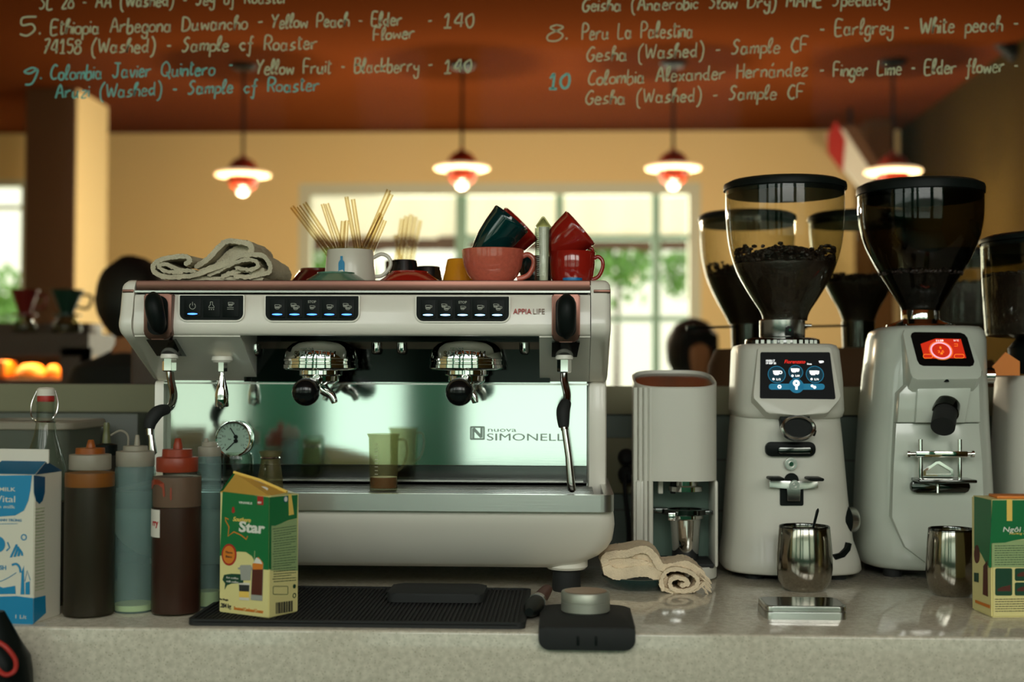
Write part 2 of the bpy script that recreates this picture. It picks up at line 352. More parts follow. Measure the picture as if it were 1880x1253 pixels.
class Fr:
    """a plane in space: (u, v) across it, w out of it"""
    def __init__(s, o, x, y, su=1.0, sv=1.0):
        s.o = Vector(o); s.x = Vector(x).normalized(); s.y = (Vector(y) - s.x * Vector(y).dot(s.x)).normalized(); s.n = s.x.cross(s.y); s.su = su; s.sv = sv
    def p(s, u, v, w=0.0): return s.o + s.x * (u * s.su) + s.y * (v * s.sv) + s.n * w
    def prism(s, bm, out, w0, w1, mi=0, bev=0):
        t = bmesh.new(); a = [t.verts.new(s.p(u, v, w0)) for u, v in out]; b = [t.verts.new(s.p(u, v, w1)) for u, v in out]; n = len(out)
        for i in range(n): t.faces.new([a[i], a[(i + 1) % n], b[(i + 1) % n], b[i]])
        t.faces.new(a[::-1]); top = t.faces.new(b)
        if bev: bmesh.ops.bevel(t, geom=top.edges[:], offset=bev, segments=2, affect='EDGES', profile=0.5)
        join(bm, t, mi)
    def ring(s, bm, outer, inner, w0, w1, mi=0):
        A = [[bm.verts.new(s.p(u, v, w)) for u, v in o] for o, w in ((outer, w0), (outer, w1), (inner, w1), (inner, w0))]; n = len(outer)
        for k in range(4):
            a, b = A[k], A[(k + 1) % 4]
            for i in range(n): face(bm, [a[i], a[(i + 1) % n], b[(i + 1) % n], b[i]], mi)
    def stroke(s, bm, pts, wid, w0=0.0, w1=0.0004, mi=0):
        q = [Vector((x, y, 0)) for x, y in pts]; n = len(q); L, Rr = [], []
        for i in range(n):
            d = q[min(i + 1, n - 1)] - q[max(i - 1, 0)]
            if d.length < 1e-9: d = Vector((1, 0, 0))
            d.normalize(); nn = Vector((-d.y, d.x, 0)) * wid / 2
            L.append(q[i] + nn); Rr.append(q[i] - nn)
        rings = [[s.p(a.x, a.y, w0), s.p(a.x, a.y, w1), s.p(b.x, b.y, w1), s.p(b.x, b.y, w0)] for a, b in zip(L, Rr)]
        loft(bm, rings, True, True, mi)
    def disc(s, bm, cu, cv, r, w0, w1, mi=0, n=24): s.prism(bm, ell(cu, cv, r, r, n), w0, w1, mi)
    def circ(s, bm, cu, cv, r, wid, w0=0, w1=0.0004, mi=0, n=28, a0=0, a1=360):
        s.stroke(bm, [(cu + r * math.cos(R(a0 + (a1 - a0) * i / n)), cv + r * math.sin(R(a0 + (a1 - a0) * i / n))) for i in range(n + 1)], wid, w0, w1, mi)
    def text(s, bm, body, u, v, h, width=None, w0=0.0, w1=0.0004, bold=0.0, shear=0.0, mi=0, align='L', wrap=None):
        vs, fs, (x0, x1, hh) = font_mesh(body, bold, shear)
        k = h / hh; kx = (width / (x1 - x0)) if width else k
        off = {'L': 0, 'C': -(x1 - x0) * kx / 2, 'R': -(x1 - x0) * kx}[align]
        mp = []
        for co in vs:
            a, b, c = u + off + (co[0] - x0) * kx, v + co[1] * k, w1 if co[2] > 0 else w0
            mp.append(bm.verts.new(wrap(a, b, c) if wrap else s.p(a, b, c)))
        for f in fs:
            try: face(bm, [mp[i] for i in f], mi)
            except ValueError: pass
def Q(fr, pts):
    """photograph pixels laid on a plane of the scene"""
    out = []
    for px, py in pts:
        d = ray(px, py); k = (fr.o - CAM).dot(fr.n) / d.dot(fr.n); p = CAM + d * k - fr.o; out.append((p.dot(fr.x), p.dot(fr.y)))
    return out
_fonts = {}
def font_mesh(body, bold, shear):
    if any(ch in body for ch in 'MWNVA'): bold = min(bold, 0.008)
    key = (body, bold, shear)
    if key not in _fonts:
        c = bpy.data.curves.new('lettering', 'FONT'); c.body = body; c.size = 1; c.extrude = 0.02; c.offset = bold; c.shear = shear; c.resolution_u = 3
        o = bpy.data.objects.new('lettering', c); col.objects.link(o)
        dg = bpy.context.evaluated_depsgraph_get(); me = bpy.data.meshes.new_from_object(o.evaluated_get(dg))
        vs = [tuple(v.co) for v in me.vertices]; fs = [tuple(p.vertices) for p in me.polygons]
        xs = [v[0] for v in vs] or [0, 1]
        _fonts[key] = (vs, fs, (min(xs), max(max(xs), min(xs) + 1e-3), 0.70))
        bpy.data.objects.remove(o); bpy.data.curves.remove(c); bpy.data.meshes.remove(me)
    return _fonts[key]
# ================================================================ THE SETTING
PY = 0.56                      # plane of the mirror above the back ledge, built as clear glass
CZ = CAM.z
CEIL = CZ + 1.745
BY = 7.40                      # far wall
RX = 2.34
LX = -5.6
def struct(name, bm, m, label=None, smooth=False): return tag(obj(name, bm, m, smooth=smooth), label, kind='structure')
def slab(name, m, *b, label=None, bev=0):
    bm = bm_(); box(bm, *b, bev=bev); return struct(name, bm, m, label)
slab('floor', M['floor'], LX, RX, FY, BY, -0.05, 0)
slab('ceiling', M['ceiling'], LX, RX, FY, BY, CEIL, CEIL + 0.08)
slab('wall_left', M['wallcream'], LX - 0.1, LX, FY, BY, 0, CEIL)
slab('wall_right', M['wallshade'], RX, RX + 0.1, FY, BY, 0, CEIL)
def wall_with_holes(name, m, y0, y1, holes, x0=LX, x1=RX):
    """holes: (xa, xb, za, zb), left to right"""
    bm = bm_(); x = x0
    for xa, xb, za, zb in holes:
        box(bm, x, xa, y0, y1, 0, CEIL); box(bm, xa, xb, y0, y1, 0, za); box(bm, xa, xb, y0, y1, zb, CEIL); x = xb
    box(bm, x, x1, y0, y1, 0, CEIL); return struct(name, bm, m)
wl, wr = P(548, 400, BY).x, P(1287, 400, BY).x
wt = P(900, 336, BY).z
sl, sr, st, sb = P(-260, 400, BY).x, P(50, 400, BY).x, P(20, 330, BY).z, 0.9
wall_with_holes('wall_back', M['wallcream'], BY, BY + 0.12, [(sl, sr, sb, st), (wl, wr, 0.35, wt)])
wall_with_holes('wall_front', M['tealwall'], FY - 0.12, FY, [(a, b, SILL, HEAD) for a, b in WINF])
# windows: frame, mullions and panes
def window(name, x0, x1, z0, z1, y, vx, hz, fw, mw, mfr, mmu):
    t = tag(thing(name, None, None, ((x0 + x1) / 2, y, z0)), kind='structure')
    fr = Fr((0, y, 0), (1, 0, 0), (0, 0, 1)); bm = bm_()
    fr.ring(bm, rrect(x0, x1, z0, z1, 0, 1), rrect(x0 + fw, x1 - fw, z0 + fw, z1 - fw, 0, 1), -0.05, 0.05); tag(obj('frame', bm, mfr, t, False), kind='structure')
    bm = bm_()
    for x, wd in vx: box(bm, x - wd / 2, x + wd / 2, y - 0.025, y + 0.025, z0 + fw, z1 - fw)
    for z, xa, xb in hz: box(bm, xa, xb, y - 0.02, y + 0.02, z - mw / 2, z + mw / 2)
    if vx: tag(obj('mullion', bm, mmu, t, False), kind='structure')
    else: bm.free()
    bm = bm_(); box(bm, x0 + fw, x1 - fw, y - 0.004, y + 0.004, z0 + fw, z1 - fw); tag(obj('pane', bm, M['pane'], t, False), kind='structure'); return t
mx = lambda px: P(px, 500, BY).x
mz = lambda py: P(940, py, BY).z
window('window_1', wl, wr, 0.35, wt, BY + 0.06, [(mx(846), 0.085), (mx(1027), 0.06), (mx(1205), 0.06)], [(mz(435), mx(846), wr), (mz(585), mx(846), wr)], 0.085, 0.04, M['winframe'], M['mullion'])
window('window_2', sl, sr, sb, st, BY + 0.06, [((sl + sr) / 2, 0.05)], [(P(20, 380, BY).z, sl, sr)], 0.05, 0.03, M['winframe'], M['winframe'])
for i, (a, b) in enumerate(WINF): window('window_%d' % (i + 3), a, b, SILL, HEAD, FY - 0.06, [], [(MID, a, b)], 0.03, 0.04, M['mullion'], M['mullion'])
# the square column and the darker pier in the right corner
cxa, cxb = P(48, 400, 5.9).x, P(139, 400, 5.9).x
slab('column_1', M['wallcream'], cxa, cxb, 5.9, 6.45, 0, CEIL)
slab('column_shade_board', M['brownpaint'], cxa, cxb, 5.875, 5.8995, 0, CEIL - 0.002, label=None)  # shade on the column's front, built as a brown board over the cream
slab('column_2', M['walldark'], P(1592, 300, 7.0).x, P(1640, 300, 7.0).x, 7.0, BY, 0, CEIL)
# the partition behind the counter: tiled below, board on top, then the mirror, built as clear glass
LZ = P(150, 756, PY).z; LT = P(150, 706, PY).z
slab('wall_tiled', M['tiles'], LX, RX, PY, PY + 0.08, 0, LZ)
slab('trim_1', M['ledge'], LX, RX, PY - 0.012, PY + 0.085, LZ, LT)
slab('light_baffle', M['wallcream'], LX, RX, PY, PY + 0.10, CZ + 0.86, CEIL, label=None)  # added above the view to keep front window light off the ceiling
# stone counter and cabinet
EY = PZ(940, 1161).y
bm = bm_(); box(bm, LX + 0.01, RX - 0.01, EY, PY - 0.001, T - 0.12, T, bev=0.004, seg=3)
tag(obj('stone_counter', bm, M['stone'], origin=(-1.5, 0.1, T - 0.12)), 'long speckled pale stone counter top carrying the coffee machine and grinders', 'counter')
bm = bm_(); box(bm, LX + 0.01, RX - 0.01, EY + 0.05, PY - 0.001, 0, T - 0.12)
tag(obj('counter_cabinet', bm, M['wood'], origin=(-1.5, 0.1, 0), smooth=False), 'dark cabinet base under the speckled stone counter', 'cabinet')

# ---------------------------------------------------------------- the menu written on the mirror, which is built as clear glass
GLYPH = {
 'a': '44 15 02 10 30 42|45 41 50', 'b': '0A 00 30 42 35 04', 'c': '44 25 03 11 20 41', 'd': '44 25 03 11 20 42|4A 41 50', 'e': '03 43 35 15 02 10 30 41',
 'f': '49 3A 28 2c 1d 0c|05 45', 'g': '45 15 02 10 30 43|45 4b 3d 1d 0b', 'h': '00 16 29 2A 1A 07 00|03 25 44 40', 'i': '05 00|07 08', 'j': '25 2b 1d 0c', 'k': '0A 00|45 02 40',
 'l': '02 27 2A 1A 07 01 10 21', 'm': '05 00|03 25 34 30|33 55 64 60', 'n': '05 00|03 25 44 40', 'o': '25 04 01 20 41 44 25', 'p': '05 0d|04 25 44 41 20 01', 'q': '45 15 02 10 42|45 4d',
 'r': '05 00|03 25 45', 's': '45 25 13 32 41 20 00', 't': '19 11 20 31|07 37', 'u': '05 01 20 42|45 41 50', 'v': '05 20 45', 'w': '05 10 34 50 65', 'x': '05 40|45 00', 'y': '05 03 22 43|45 4b 3d 1d 0b', 'z': '05 45 00 40',
 'A': '00 3A 60|14 54', 'B': '0A 00 40 52 45 05|0A 3A 48 36 05', 'C': '59 3A 18 04 11 30 51', 'D': '0A 00|0A 49 65 41 00', 'E': '5A 0A 00 50|05 45', 'F': '5A 0A 00|05 45', 'G': '59 3A 06 02 20 41 54 34',
 'H': '0A 00|5A 50|05 55', 'J': '1A 6A|4A 42 20 02', 'K': '0A 00|5A 05 50', 'L': '0A 00 50', 'M': '00 1A 34 5A 60', 'P': '00 0A 4A 57 35 05', 'Q': '3A 07 02 30 62 67 3A|43 7b', 'R': '00 0A 4A 57 35 05|25 50',
 'S': '59 3A 18 26 44 31 10 01', 'W': '0A 20 47 60 8A', 'Y': '0A 35|6A 35 20', 'I': '0A 00', '0': '3A 07 03 20 42 47 3A', '1': '07 2A 20|00 40', '2': '08 2A 47 00 40', '3': '0A 4A 26 43 20 01', '4': '3A 03 53|4A 40',
 '5': '4A 0A 06 36 43 20 01', '6': '4A 05 02 20 42 25 04', '7': '0A 4A 10|15 35', '8': '2A 08 44 41 20 01 04 48 2A', '9': '48 2A 07 25 48 42 3d 1d', '(': '3B 18 04 1b 3d', ')': '0B 28 34 2b 0d', '-': '04 34', '.': '00 01'}
def glyph(ch):
    acc = ch == 'á'; s = GLYPH['a' if acc else ch] + ('|28 3A' if acc else ''); out = []
    for st_ in s.split('|'):
        pts = []
        for q in st_.split():
            y = q[1]; yy = 'abcd'.index(y) * -1 - 1 if y in 'abcd' else (10 if y == 'A' else 11 if y == 'B' else int(y)); pts.append((int(q[0]), yy))
        out.append(pts)
    return out
def write_line(part, parent, m, wid=0.0031):
    """part: (words, x0, y0, x1, y1, cap height) in the photograph's pixels on the plane of the glass; each word is one object"""
    fr = Fr((0, PY - 0.004, 0), (1, 0, 0), (0, 0, 1)); body, x0, y0, x1, y1, cap = part; rnd = random.Random(body)
    a, b = P(x0, y0, PY - 0.004), P(x1, y1, PY - 0.004); sc = cap * px_m(PY) / 10; adv, words = 0.0, []
    for word in body.split(' '):
        strokes = []
        for ch in word:
            g = glyph(ch); dy = rnd.uniform(-0.4, 0.4)
            for stp in g: strokes.append([(adv + x * 0.95 + y * 0.08 + rnd.uniform(-0.15, 0.15), y + dy + rnd.uniform(-0.2, 0.2)) for x, y in stp])
            adv += max(x for stp in g for x, y in stp) * 0.95 + 1.7
        words.append(strokes); adv += 7.0
    adv -= 8.7; kx = (b.x - a.x) / max(adv, 1)
    for strokes in words:
        bm = bm_()
        for stp in strokes:
            fr.stroke(bm, [(a.x + p.x * kx, a.z + (b.z - a.z) * p.x / max(adv, 1) + p.y * sc) for p in smooth_path([(x, y, 0) for x, y in stp], 4)], wid * rnd.uniform(0.75, 1.15), 0, 0.0006)
        obj('handwriting', bm, m, parent, smooth=False)
gl = thing('menu_mirror', 'mirror above the back ledge, built as clear glass, handwritten with a coffee menu in pale pen', 'glass screen', (0, PY, LT))
bm = bm_(); box(bm, LX, RX, PY - 0.003, PY + 0.003, LT, CZ + 0.859); obj('pane', bm, M['pane'], gl, False)
for parts in [
    [('SL 28 - AA (Washed) - Sey of Roaster', 73, 17, 529, 5, 24)],
    [('5.', 37, 67, 73, 64, 34), ('Ethiopia Arbegona Duwancho', 94, 63, 453, 54, 27), ('-', 473, 49, 481, 48, 20), ('Yellow Peach - Elder', 498, 52, 737, 46, 25), ('Flower', 686, 74, 760, 70, 23), ('-', 786, 47, 792, 46, 20), ('140', 815, 50, 868, 50, 26)],
    [('74158 (Washed) - Sample cf Roaster', 80, 99, 581, 90, 26)],
    [('Yellow Fruit - Blackberry', 470, 136, 768, 132, 26), ('-', 786, 128, 793, 127, 20), ('140', 816, 134, 864, 132, 24)],
    [('Geisha (Anaerobic Slow Dry) MAME Specialty', 1070, 21, 1632, 9, 24)],
    [('8.', 1006, 75, 1040, 73, 30), ('Peru La Palestina', 1069, 72, 1271, 68, 28), ('- Earlgrey - White peach -', 1505, 66, 1868, 56, 28)],
    [('Gesha (Washed) - Sample CF', 1078, 113, 1482, 94, 26)],
    [('Colombia Alexander Hernández', 1080, 156, 1482, 138, 26), ('- Finger Lime - Elder flower -', 1505, 141, 1868, 132, 26)],
    [('Gesha (Washed) - Sample CF', 1076, 192, 1475, 180, 25)]]:
    for part in parts: write_line(part, gl, M['pen'])
for parts in [[('9.', 42, 147, 75, 144, 22), ('Colombia Javier Quintero', 93, 147, 393, 137, 27), ('-', 420, 127, 426, 127, 18)], [('Aruzi (Washed) - Sample cf Roaster', 102, 181, 585, 166, 25)], [('10', 1008, 164, 1043, 163, 28)]]:
    for part in parts: write_line(part, gl, M['penblue'], 0.0046 if part[0] == '10' else 0.0031)

# ---------------------------------------------------------------- reflected room built solid behind the glass: lamps, counter, people, garden
def pendant(px, py_disc, py_can, label):
    D = 7.4; Y = D + CAM.y
    c = P(px, py_disc, Y); t = thing('pendant_lamp', label, 'pendant lamp', (c.x, Y, CEIL), 'terracotta pendant lamps')
    s = px_m(Y); z = c.z
    bm = bm_(); lathe(bm, [(0, CEIL), (24 * s, CEIL), (24 * s, CEIL - 0.012), (19 * s, CEIL - 0.026), (0, CEIL - 0.026)], c.x, Y, 24); obj('ceiling_rose', bm, M['black'], t)
    bm = bm_(); tube(bm, [(c.x, Y, CEIL - 0.02), (c.x, Y, z + 30 * s)], 0.008, 8); obj('cord', bm, M['black'], t)
    bm = bm_(); lathe(bm, [(0, 36 * s), (4 * s, 35 * s), (5 * s, 29 * s), (13 * s, 26.5 * s), (20 * s, 21 * s), (25.5 * s, 13 * s), (28.5 * s, 4 * s), (0, 4 * s)], c.x, Y, 32, z0=z); obj('lamp_cap', bm, M['lampred'], t)
    bm = bm_(); lathe(bm, [(0, 6 * s), (30 * s, 4 * s), (46 * s, 1 * s), (51.5 * s, -2 * s), (50 * s, -5 * s), (30 * s, -7 * s), (0, -8 * s)], c.x, Y, 40, z0=z); obj('lamp_disc', bm, M['lampglow'], t, label='glowing glass disc')
    bm = bm_(); lathe(bm, [(0, -8 * s), (29 * s, -8 * s), (28 * s, -14 * s), (25 * s, -22 * s), (19 * s, -29 * s), (12 * s, -32 * s), (0, -32 * s)], c.x, Y, 32, z0=z); obj('lamp_bowl', bm, M['lampred'], t)
    bm = bm_(); lathe(bm, [(0, -28 * s), (10.5 * s, -30 * s), (11 * s, -35 * s), (8 * s, -40 * s), (0, -43 * s)], c.x, Y, 24, z0=z); obj('bulb', bm, M['lampbulb'], t)
    l = bpy.data.lights.new('pendant_light', 'POINT'); l.energy = 36; l.color = (1, 0.80, 0.55); l.shadow_soft_size = 0.05
    o = bpy.data.objects.new('pendant_light', l); col.objects.link(o); o.location = (c.x, Y, z - 0.30)
pendant(446, 318, 118, 'terracotta pendant lamp with glowing disc hanging above the folded towel')
pendant(848, 306, 110, 'terracotta pendant lamp with glowing disc hanging above the tilted teal cup')
pendant(1236, 306, 110, 'terracotta pendant lamp with glowing disc between the tilted red cup and clear bean hopper')
pendant(1640, 312, 108, 'terracotta pendant lamp with glowing disc hanging in front of the dark corner pier')
# spotlight on the ceiling by the right wall
q = P(1845, 86, 5.0); t = thing('spotlight', 'small black spotlight tilted on the ceiling by the right wall', 'spotlight', (q.x, 5.0, CEIL))
bm = bm_(); tube(bm, [(q.x, 5.0, CEIL), (q.x, 5.0, q.z + 0.03)], 0.012, 10); obj('stem', bm, M['black'], t)
bm = bm_(); tube(bm, [(q.x - 0.05, 5.0, q.z + 0.06), (q.x + 0.05, 4.95, q.z - 0.06)], 0.045, 20); obj('lamp_head', bm, M['black'], t)
# tilted board on a bracket by the right corner
a, b = P(1532, 240, 6.6), P(1605, 352, 6.6)
t = thing('hanging_sign', 'long red and white board hanging at a slant by the right corner', 'hanging board', (a.x, 6.6, a.z))
d = (b - a); L = d.length; fr = Fr(a, d, Vector((0, 0, 1)))
bm = bm_(); fr.prism(bm, [(0, 0.03), (0.10, 0.09), (L, 0.02), (L, -0.06), (0.14, -0.10), (0.0, -0.06)], -0.02, 0.02); obj('board', bm, M['white'], t, False)
bm = bm_(); fr.prism(bm, [(-0.05, 0.04), (0.09, 0.02), (0.26, -0.11), (0.10, -0.12), (0.0, -0.06)], 0.02, 0.026); obj('red_end', bm, M['pred'], t, False, label='red painted end')
bm = bm_(); fr.prism(bm, [(0.0, 0.05), (L, 0.05), (L, 0.11), (0.05, 0.13)], -0.03, 0.03); obj('back_bar', bm, M['brownpaint'], t, False)
bm = bm_(); tube(bm, [a + Vector((0.1, 0, 0.02)), Vector((a.x + 0.1, 6.6, CEIL))], 0.012, 8); obj('bracket', bm, M['black'], t)

# pastry case with bakes in it, drippers on top
Y = 2.6
x0, x1 = P(-260, 650, Y).x, P(163, 650, Y).x; z1 = P(80, 612, Y).z; zb = P(80, 702, Y).z
t = thing('pastry_case', 'dark wooden pastry case with a lit glass front standing behind the milk carton', 'display case', ((x0 + x1) / 2, Y + 0.25, 0))
bm = bm_()
for bx in ((x0, x1, Y, Y + 0.5, z1 - 0.05, z1), (x0, x1, Y, Y + 0.5, 0, zb), (x1 - 0.03, x1, Y, Y + 0.5, zb, z1 - 0.05), (x0, x0 + 0.03, Y, Y + 0.5, zb, z1 - 0.05), (x0, x1, Y + 0.47, Y + 0.5, zb, z1 - 0.05), (P(112, 650, Y).x, x1, Y, Y + 0.03, zb, z1 - 0.05), (x0, x1, Y, Y + 0.03, P(80, 655, Y).z, z1 - 0.05)): box(bm, *bx)
obj('case_body', bm, M['wood'], t, False)
bm = bm_(); box(bm, x0 + 0.03, P(112, 650, Y).x, Y + 0.005, Y + 0.012, zb, P(80, 655, Y).z); obj('display_glass', bm, M['pane'], t, False)
bm = bm_(); box(bm, x0 + 0.1, x1 - 0.2, Y + 0.10, Y + 0.14, z1 - 0.075, z1 - 0.055); obj('case_lamp', bm, M['lampglow'], t, False)
l = bpy.data.lights.new('case_light', 'AREA'); l.shape = 'RECTANGLE'; l.size = 0.9; l.size_y = 0.05; l.energy = 3.5; l.color = (1, 0.58, 0.20)
o = bpy.data.objects.new('case_light', l); col.objects.link(o); o.location = ((x0 + x1) / 2 + 0.1, Y + 0.12, z1 - 0.08)
bm = bm_(); box(bm, x0 + 0.05, P(110, 650, Y).x - .01, Y + 0.04, Y + 0.36, zb + .001, zb + 0.012, bev=0.004)
tag(obj('pastry_tray', bm, M['darkred'], origin=((x0 + x1) / 2, Y + 0.2, zb)), 'red tray under the baked pastries in the dark case', 'tray')
for px, wpx, hpx, lab in ((8, 26, 44, 'square golden loaf at the left end of the pastry tray'), (58, 34, 38, 'wide round golden bun in the middle of the pastry tray'), (98, 17, 36, 'small golden bun at the right end of the pastry tray')):
    c = P(px, 690, Y + 0.14); s = px_m(Y + 0.14); z = zb + 0.012; hh = hpx * s * 0.75
    bm = bm_()
    if px == 8: box(bm, c.x - wpx * s, c.x + wpx * s * 0.5, Y + 0.08, Y + 0.2, z, z + hh, bev=0.012, seg=3)
    else: lathe(bm, [(0, hh), (wpx * s * .45, hh * .92), (wpx * s * .8, hh * .6), (wpx * s * .98, hh * .25), (wpx * s * .9, 0), (0, 0)], c.x, Y + 0.14, 24, z0=z)
    tag(obj('pastry', bm, M['pastry'], origin=(c.x, Y + 0.14, z)), lab, 'pastry', 'pastries in the case')
for px, py0, py1, m, lab, hw in ((45, 528, 612, 'darkred', 'dark red coffee dripper on a glass server above the pastry case', 26), (123, 528, 612, 'darkteal', 'dark green coffee dripper on a glass server above the pastry case', 30)):
    c = P(px, 612, Y + 0.2); s = px_m(Y + 0.2); t = thing('coffee_dripper', lab, 'coffee dripper', (c.x, Y + 0.2, z1), 'drippers on the pastry case')
    h = 84 * s
    bm = bm_(); lathe(bm, [(hw * s * .75, 0), (hw * s * .9, 0.02), (hw * s * .8, h * .25), (hw * s * .45, h * .42), (hw * s * .42, h * .42), (hw * s * .76, h * .25), (hw * s * .86, 0.02), (0, 0.004)], c.x, Y + 0.2, 28, z0=z1); obj('server', bm, M['glass'], t)
    bm = bm_(); lathe(bm, [(hw * s * .85, h * .42), (hw * s * .85, h * .46), (hw * s * .4, h * .46), (hw * s * .55, h * .6), (hw * s, h), (hw * s * .94, h), (hw * s * .5, h * .62), (0, h * .48), (0, h * .42)], c.x, Y + 0.2, 28, z0=z1); obj('cone', bm, M[m], t)
    bm = bm_(); tube(bm, smooth_path([(c.x + hw * s * .8, Y + 0.2, z1 + h * .9), (c.x + hw * s * 1.5, Y + 0.2, z1 + h * .85), (c.x + hw * s * 1.3, Y + 0.2, z1 + h * .6), (c.x + hw * s * .62, Y + 0.2, z1 + h * .62)]), 0.006, 8); obj('handle', bm, M[m], t)
for px, dw in ((10, 78), (76, 50), (138, 64)):
    c = P(px, 600, Y + 0.32); s = px_m(Y + 0.3); bm = bm_(); box(bm, c.x - dw * s / 2, c.x + dw * s / 2, Y + 0.30, Y + 0.44, z1, z1 + 24 * s, bev=0.008)
    tag(obj('wooden_box', bm, M['wood'], origin=(c.x, Y + 0.37, z1)), {10: 'dark wooden box at the window end of the pastry case top', 76: 'dark wooden box between the two coffee drippers', 138: 'dark wooden box behind the green coffee dripper'}[px], 'box', 'boxes on the pastry case')
# people beyond the glass
def person(label, hx, hy, Y, hs, shirt, face_to, hair_r=1.18, seat=None):
    """hx, hy: the head's middle in the photograph; standing or sitting figure reaching the floor"""
    h = P(hx, hy, Y); z = h.z; t = thing('person', label, 'person', (h.x, Y, 0)); s = hs
    J = [((0, 0, z - 0.62 * s), .15), ((0, 0, z - .42 * s), .15), ((0, 0, z - .26 * s), .14), ((0, 0, z - .17 * s), .07), ((0, 0, z - .10 * s), .058), ((0, -0.01, z), .085), ((0, 0, z + .05 * s), .07),
         ((.17 * s, 0, z - .25 * s), .065), ((.22 * s, -.04, z - .52 * s), .048), ((.15 * s, -.22, z - .60 * s), .036), ((-.17 * s, 0, z - .25 * s), .065), ((-.22 * s, -.04, z - .52 * s), .048), ((-.15 * s, -.22, z - .60 * s), .036),
         ((.10, 0, z - .72 * s), .10), ((.11, 0.01, (z - .72 * s) * .52), .07), ((.11, 0, .06), .045), ((.11, -.13, .035), .04), ((-.10, 0, z - .72 * s), .10), ((-.11, 0.01, (z - .72 * s) * .52), .07), ((-.11, 0, .06), .045), ((-.11, -.13, .035), .04)]
    E = [(0, 1), (1, 2), (2, 3), (3, 4), (4, 5), (5, 6), (2, 7), (7, 8), (8, 9), (2, 10), (10, 11), (11, 12), (0, 13), (13, 14), (14, 15), (15, 16), (0, 17), (17, 18), (18, 19), (19, 20)]
    ca, sa = math.cos(face_to), math.sin(face_to)
    me = bpy.data.meshes.new('body'); me.from_pydata([(p[0] * ca - p[1] * sa, p[0] * sa + p[1] * ca, p[2]) for p, r in J], E, []); me.materials.append(M['skin'])
    o = bpy.data.objects.new('body', me); col.objects.link(o); o.parent = t
    sk = o.modifiers.new('skin', 'SKIN'); lay = me.skin_vertices[0].data if me.skin_vertices else None
    if lay is None: me.attributes.new; 
    for i, (p, r) in enumerate(J): me.skin_vertices[0].data[i].radius = (r * (s if i < 13 else 1),) * 2
    me.skin_vertices[0].data[0].use_root = True; mod_subsurf(o, 1)
    def shell(name, m, prof, dy=0):
        bm = bm_(); lathe(bm, prof, 0, dy, 24); bmesh.ops.scale(bm, vec=(1.12, .78, 1), verts=bm.verts); bmesh.ops.rotate(bm, cent=(0, 0, 0), matrix=Matrix.Rotation(face_to, 3, 'Z'), verts=bm.verts)
        bmesh.ops.translate(bm, verts=bm.verts, vec=(h.x, Y, 0)); return obj(name, bm, m, t)
    shell('shirt', shirt, [(.07, z - .155 * s), (.10, z - .17 * s), (.19 * s, z - .21 * s), (.215 * s, z - .28 * s), (.20 * s, z - .45 * s), (.185 * s, z - .62 * s), (.2 * s, z - .82 * s), (0, z - .82 * s)])
    bm = bm_(); bmesh.ops.create_uvsphere(bm, u_segments=28, v_segments=18, radius=.105 * s * hair_r)
    for v in bm.verts:
        v.co.z *= 1.18
        if v.co.y < -.045 * s and v.co.z < .045 * s: v.co.y = -.045 * s
        v.co *= 1 + .06 * noise.noise(v.co * 30)
    bmesh.ops.rotate(bm, cent=(0, 0, 0), matrix=Matrix.Rotation(face_to, 3, 'Z'), verts=bm.verts); bmesh.ops.translate(bm, verts=bm.verts, vec=(h.x, Y, z + .02)); obj('hair', bm, M['hair'], t)
    return t
person('person with dark hair and black shirt behind the left end of the coffee machine', 244, 560, 2.35, 1.0, M['shirt'], PI * 0.9)
person('person with bushy black hair and rust shirt behind the white tamper and left hopper', 1272, 652, 3.3, 1.0, M['shirt2'], R(35), 1.05)
# garden outside the windows
slab('sky_screen', M['outgreen'], -9, 7, -5.4, -5.3, -0.15, 2.3)  # added out of view to dim the sky reflected through the front windows
slab('ground_outside', M['outwall'], -14, 14, BY + 0.2, 22, -0.25, -0.15)
bm = bm_(); box(bm, -14, 14, 16, 16.2, -0.15, 5.0); tag(obj('garden_wall', bm, M['outwall'], origin=(0, 16.1, -0.15), smooth=False), 'pale rendered garden wall seen through the big window', 'wall', kind='structure')
Y = 9.6
a, b = P(480, 345, Y), P(1340, 438, Y)
t = thing('awning', 'pale cloth awning with brown lower edge outside the big window', 'awning', ((a.x + b.x) / 2, Y, b.z))
bm = bm_(); n = 60; rings = []
for i in range(n + 1):
    x = a.x + (b.x - a.x) * i / n; k = 0.03 * math.sin(i * 1.1); rings.append([(x, Y + k, b.z), (x, Y - 0.5 + k, a.z + 0.5), (x, Y - 0.49 + k, a.z + 0.5), (x, Y + 0.01 + k, b.z)])
loft(bm, rings); obj('cloth', bm, M['awn'], t)
bm = bm_()
loft(bm, [[(x, Y - .005, b.z + .02), (x, Y - .005, b.z - .10 - .05 * noise.noise(Vector((x * 5, 0, 0)))), (x, Y + .02, b.z - .10), (x, Y + .02, b.z + .02)] for x in [a.x + (b.x - a.x) * i / 60 for i in range(61)]]); obj('valance', bm, M['wood'], t)
for x in (a.x, b.x):
    bm = bm_(); box(bm, x - .03, x + .03, Y - .03, Y + .03, -.15, b.z); obj('post', bm, M['winframe'], t, False)
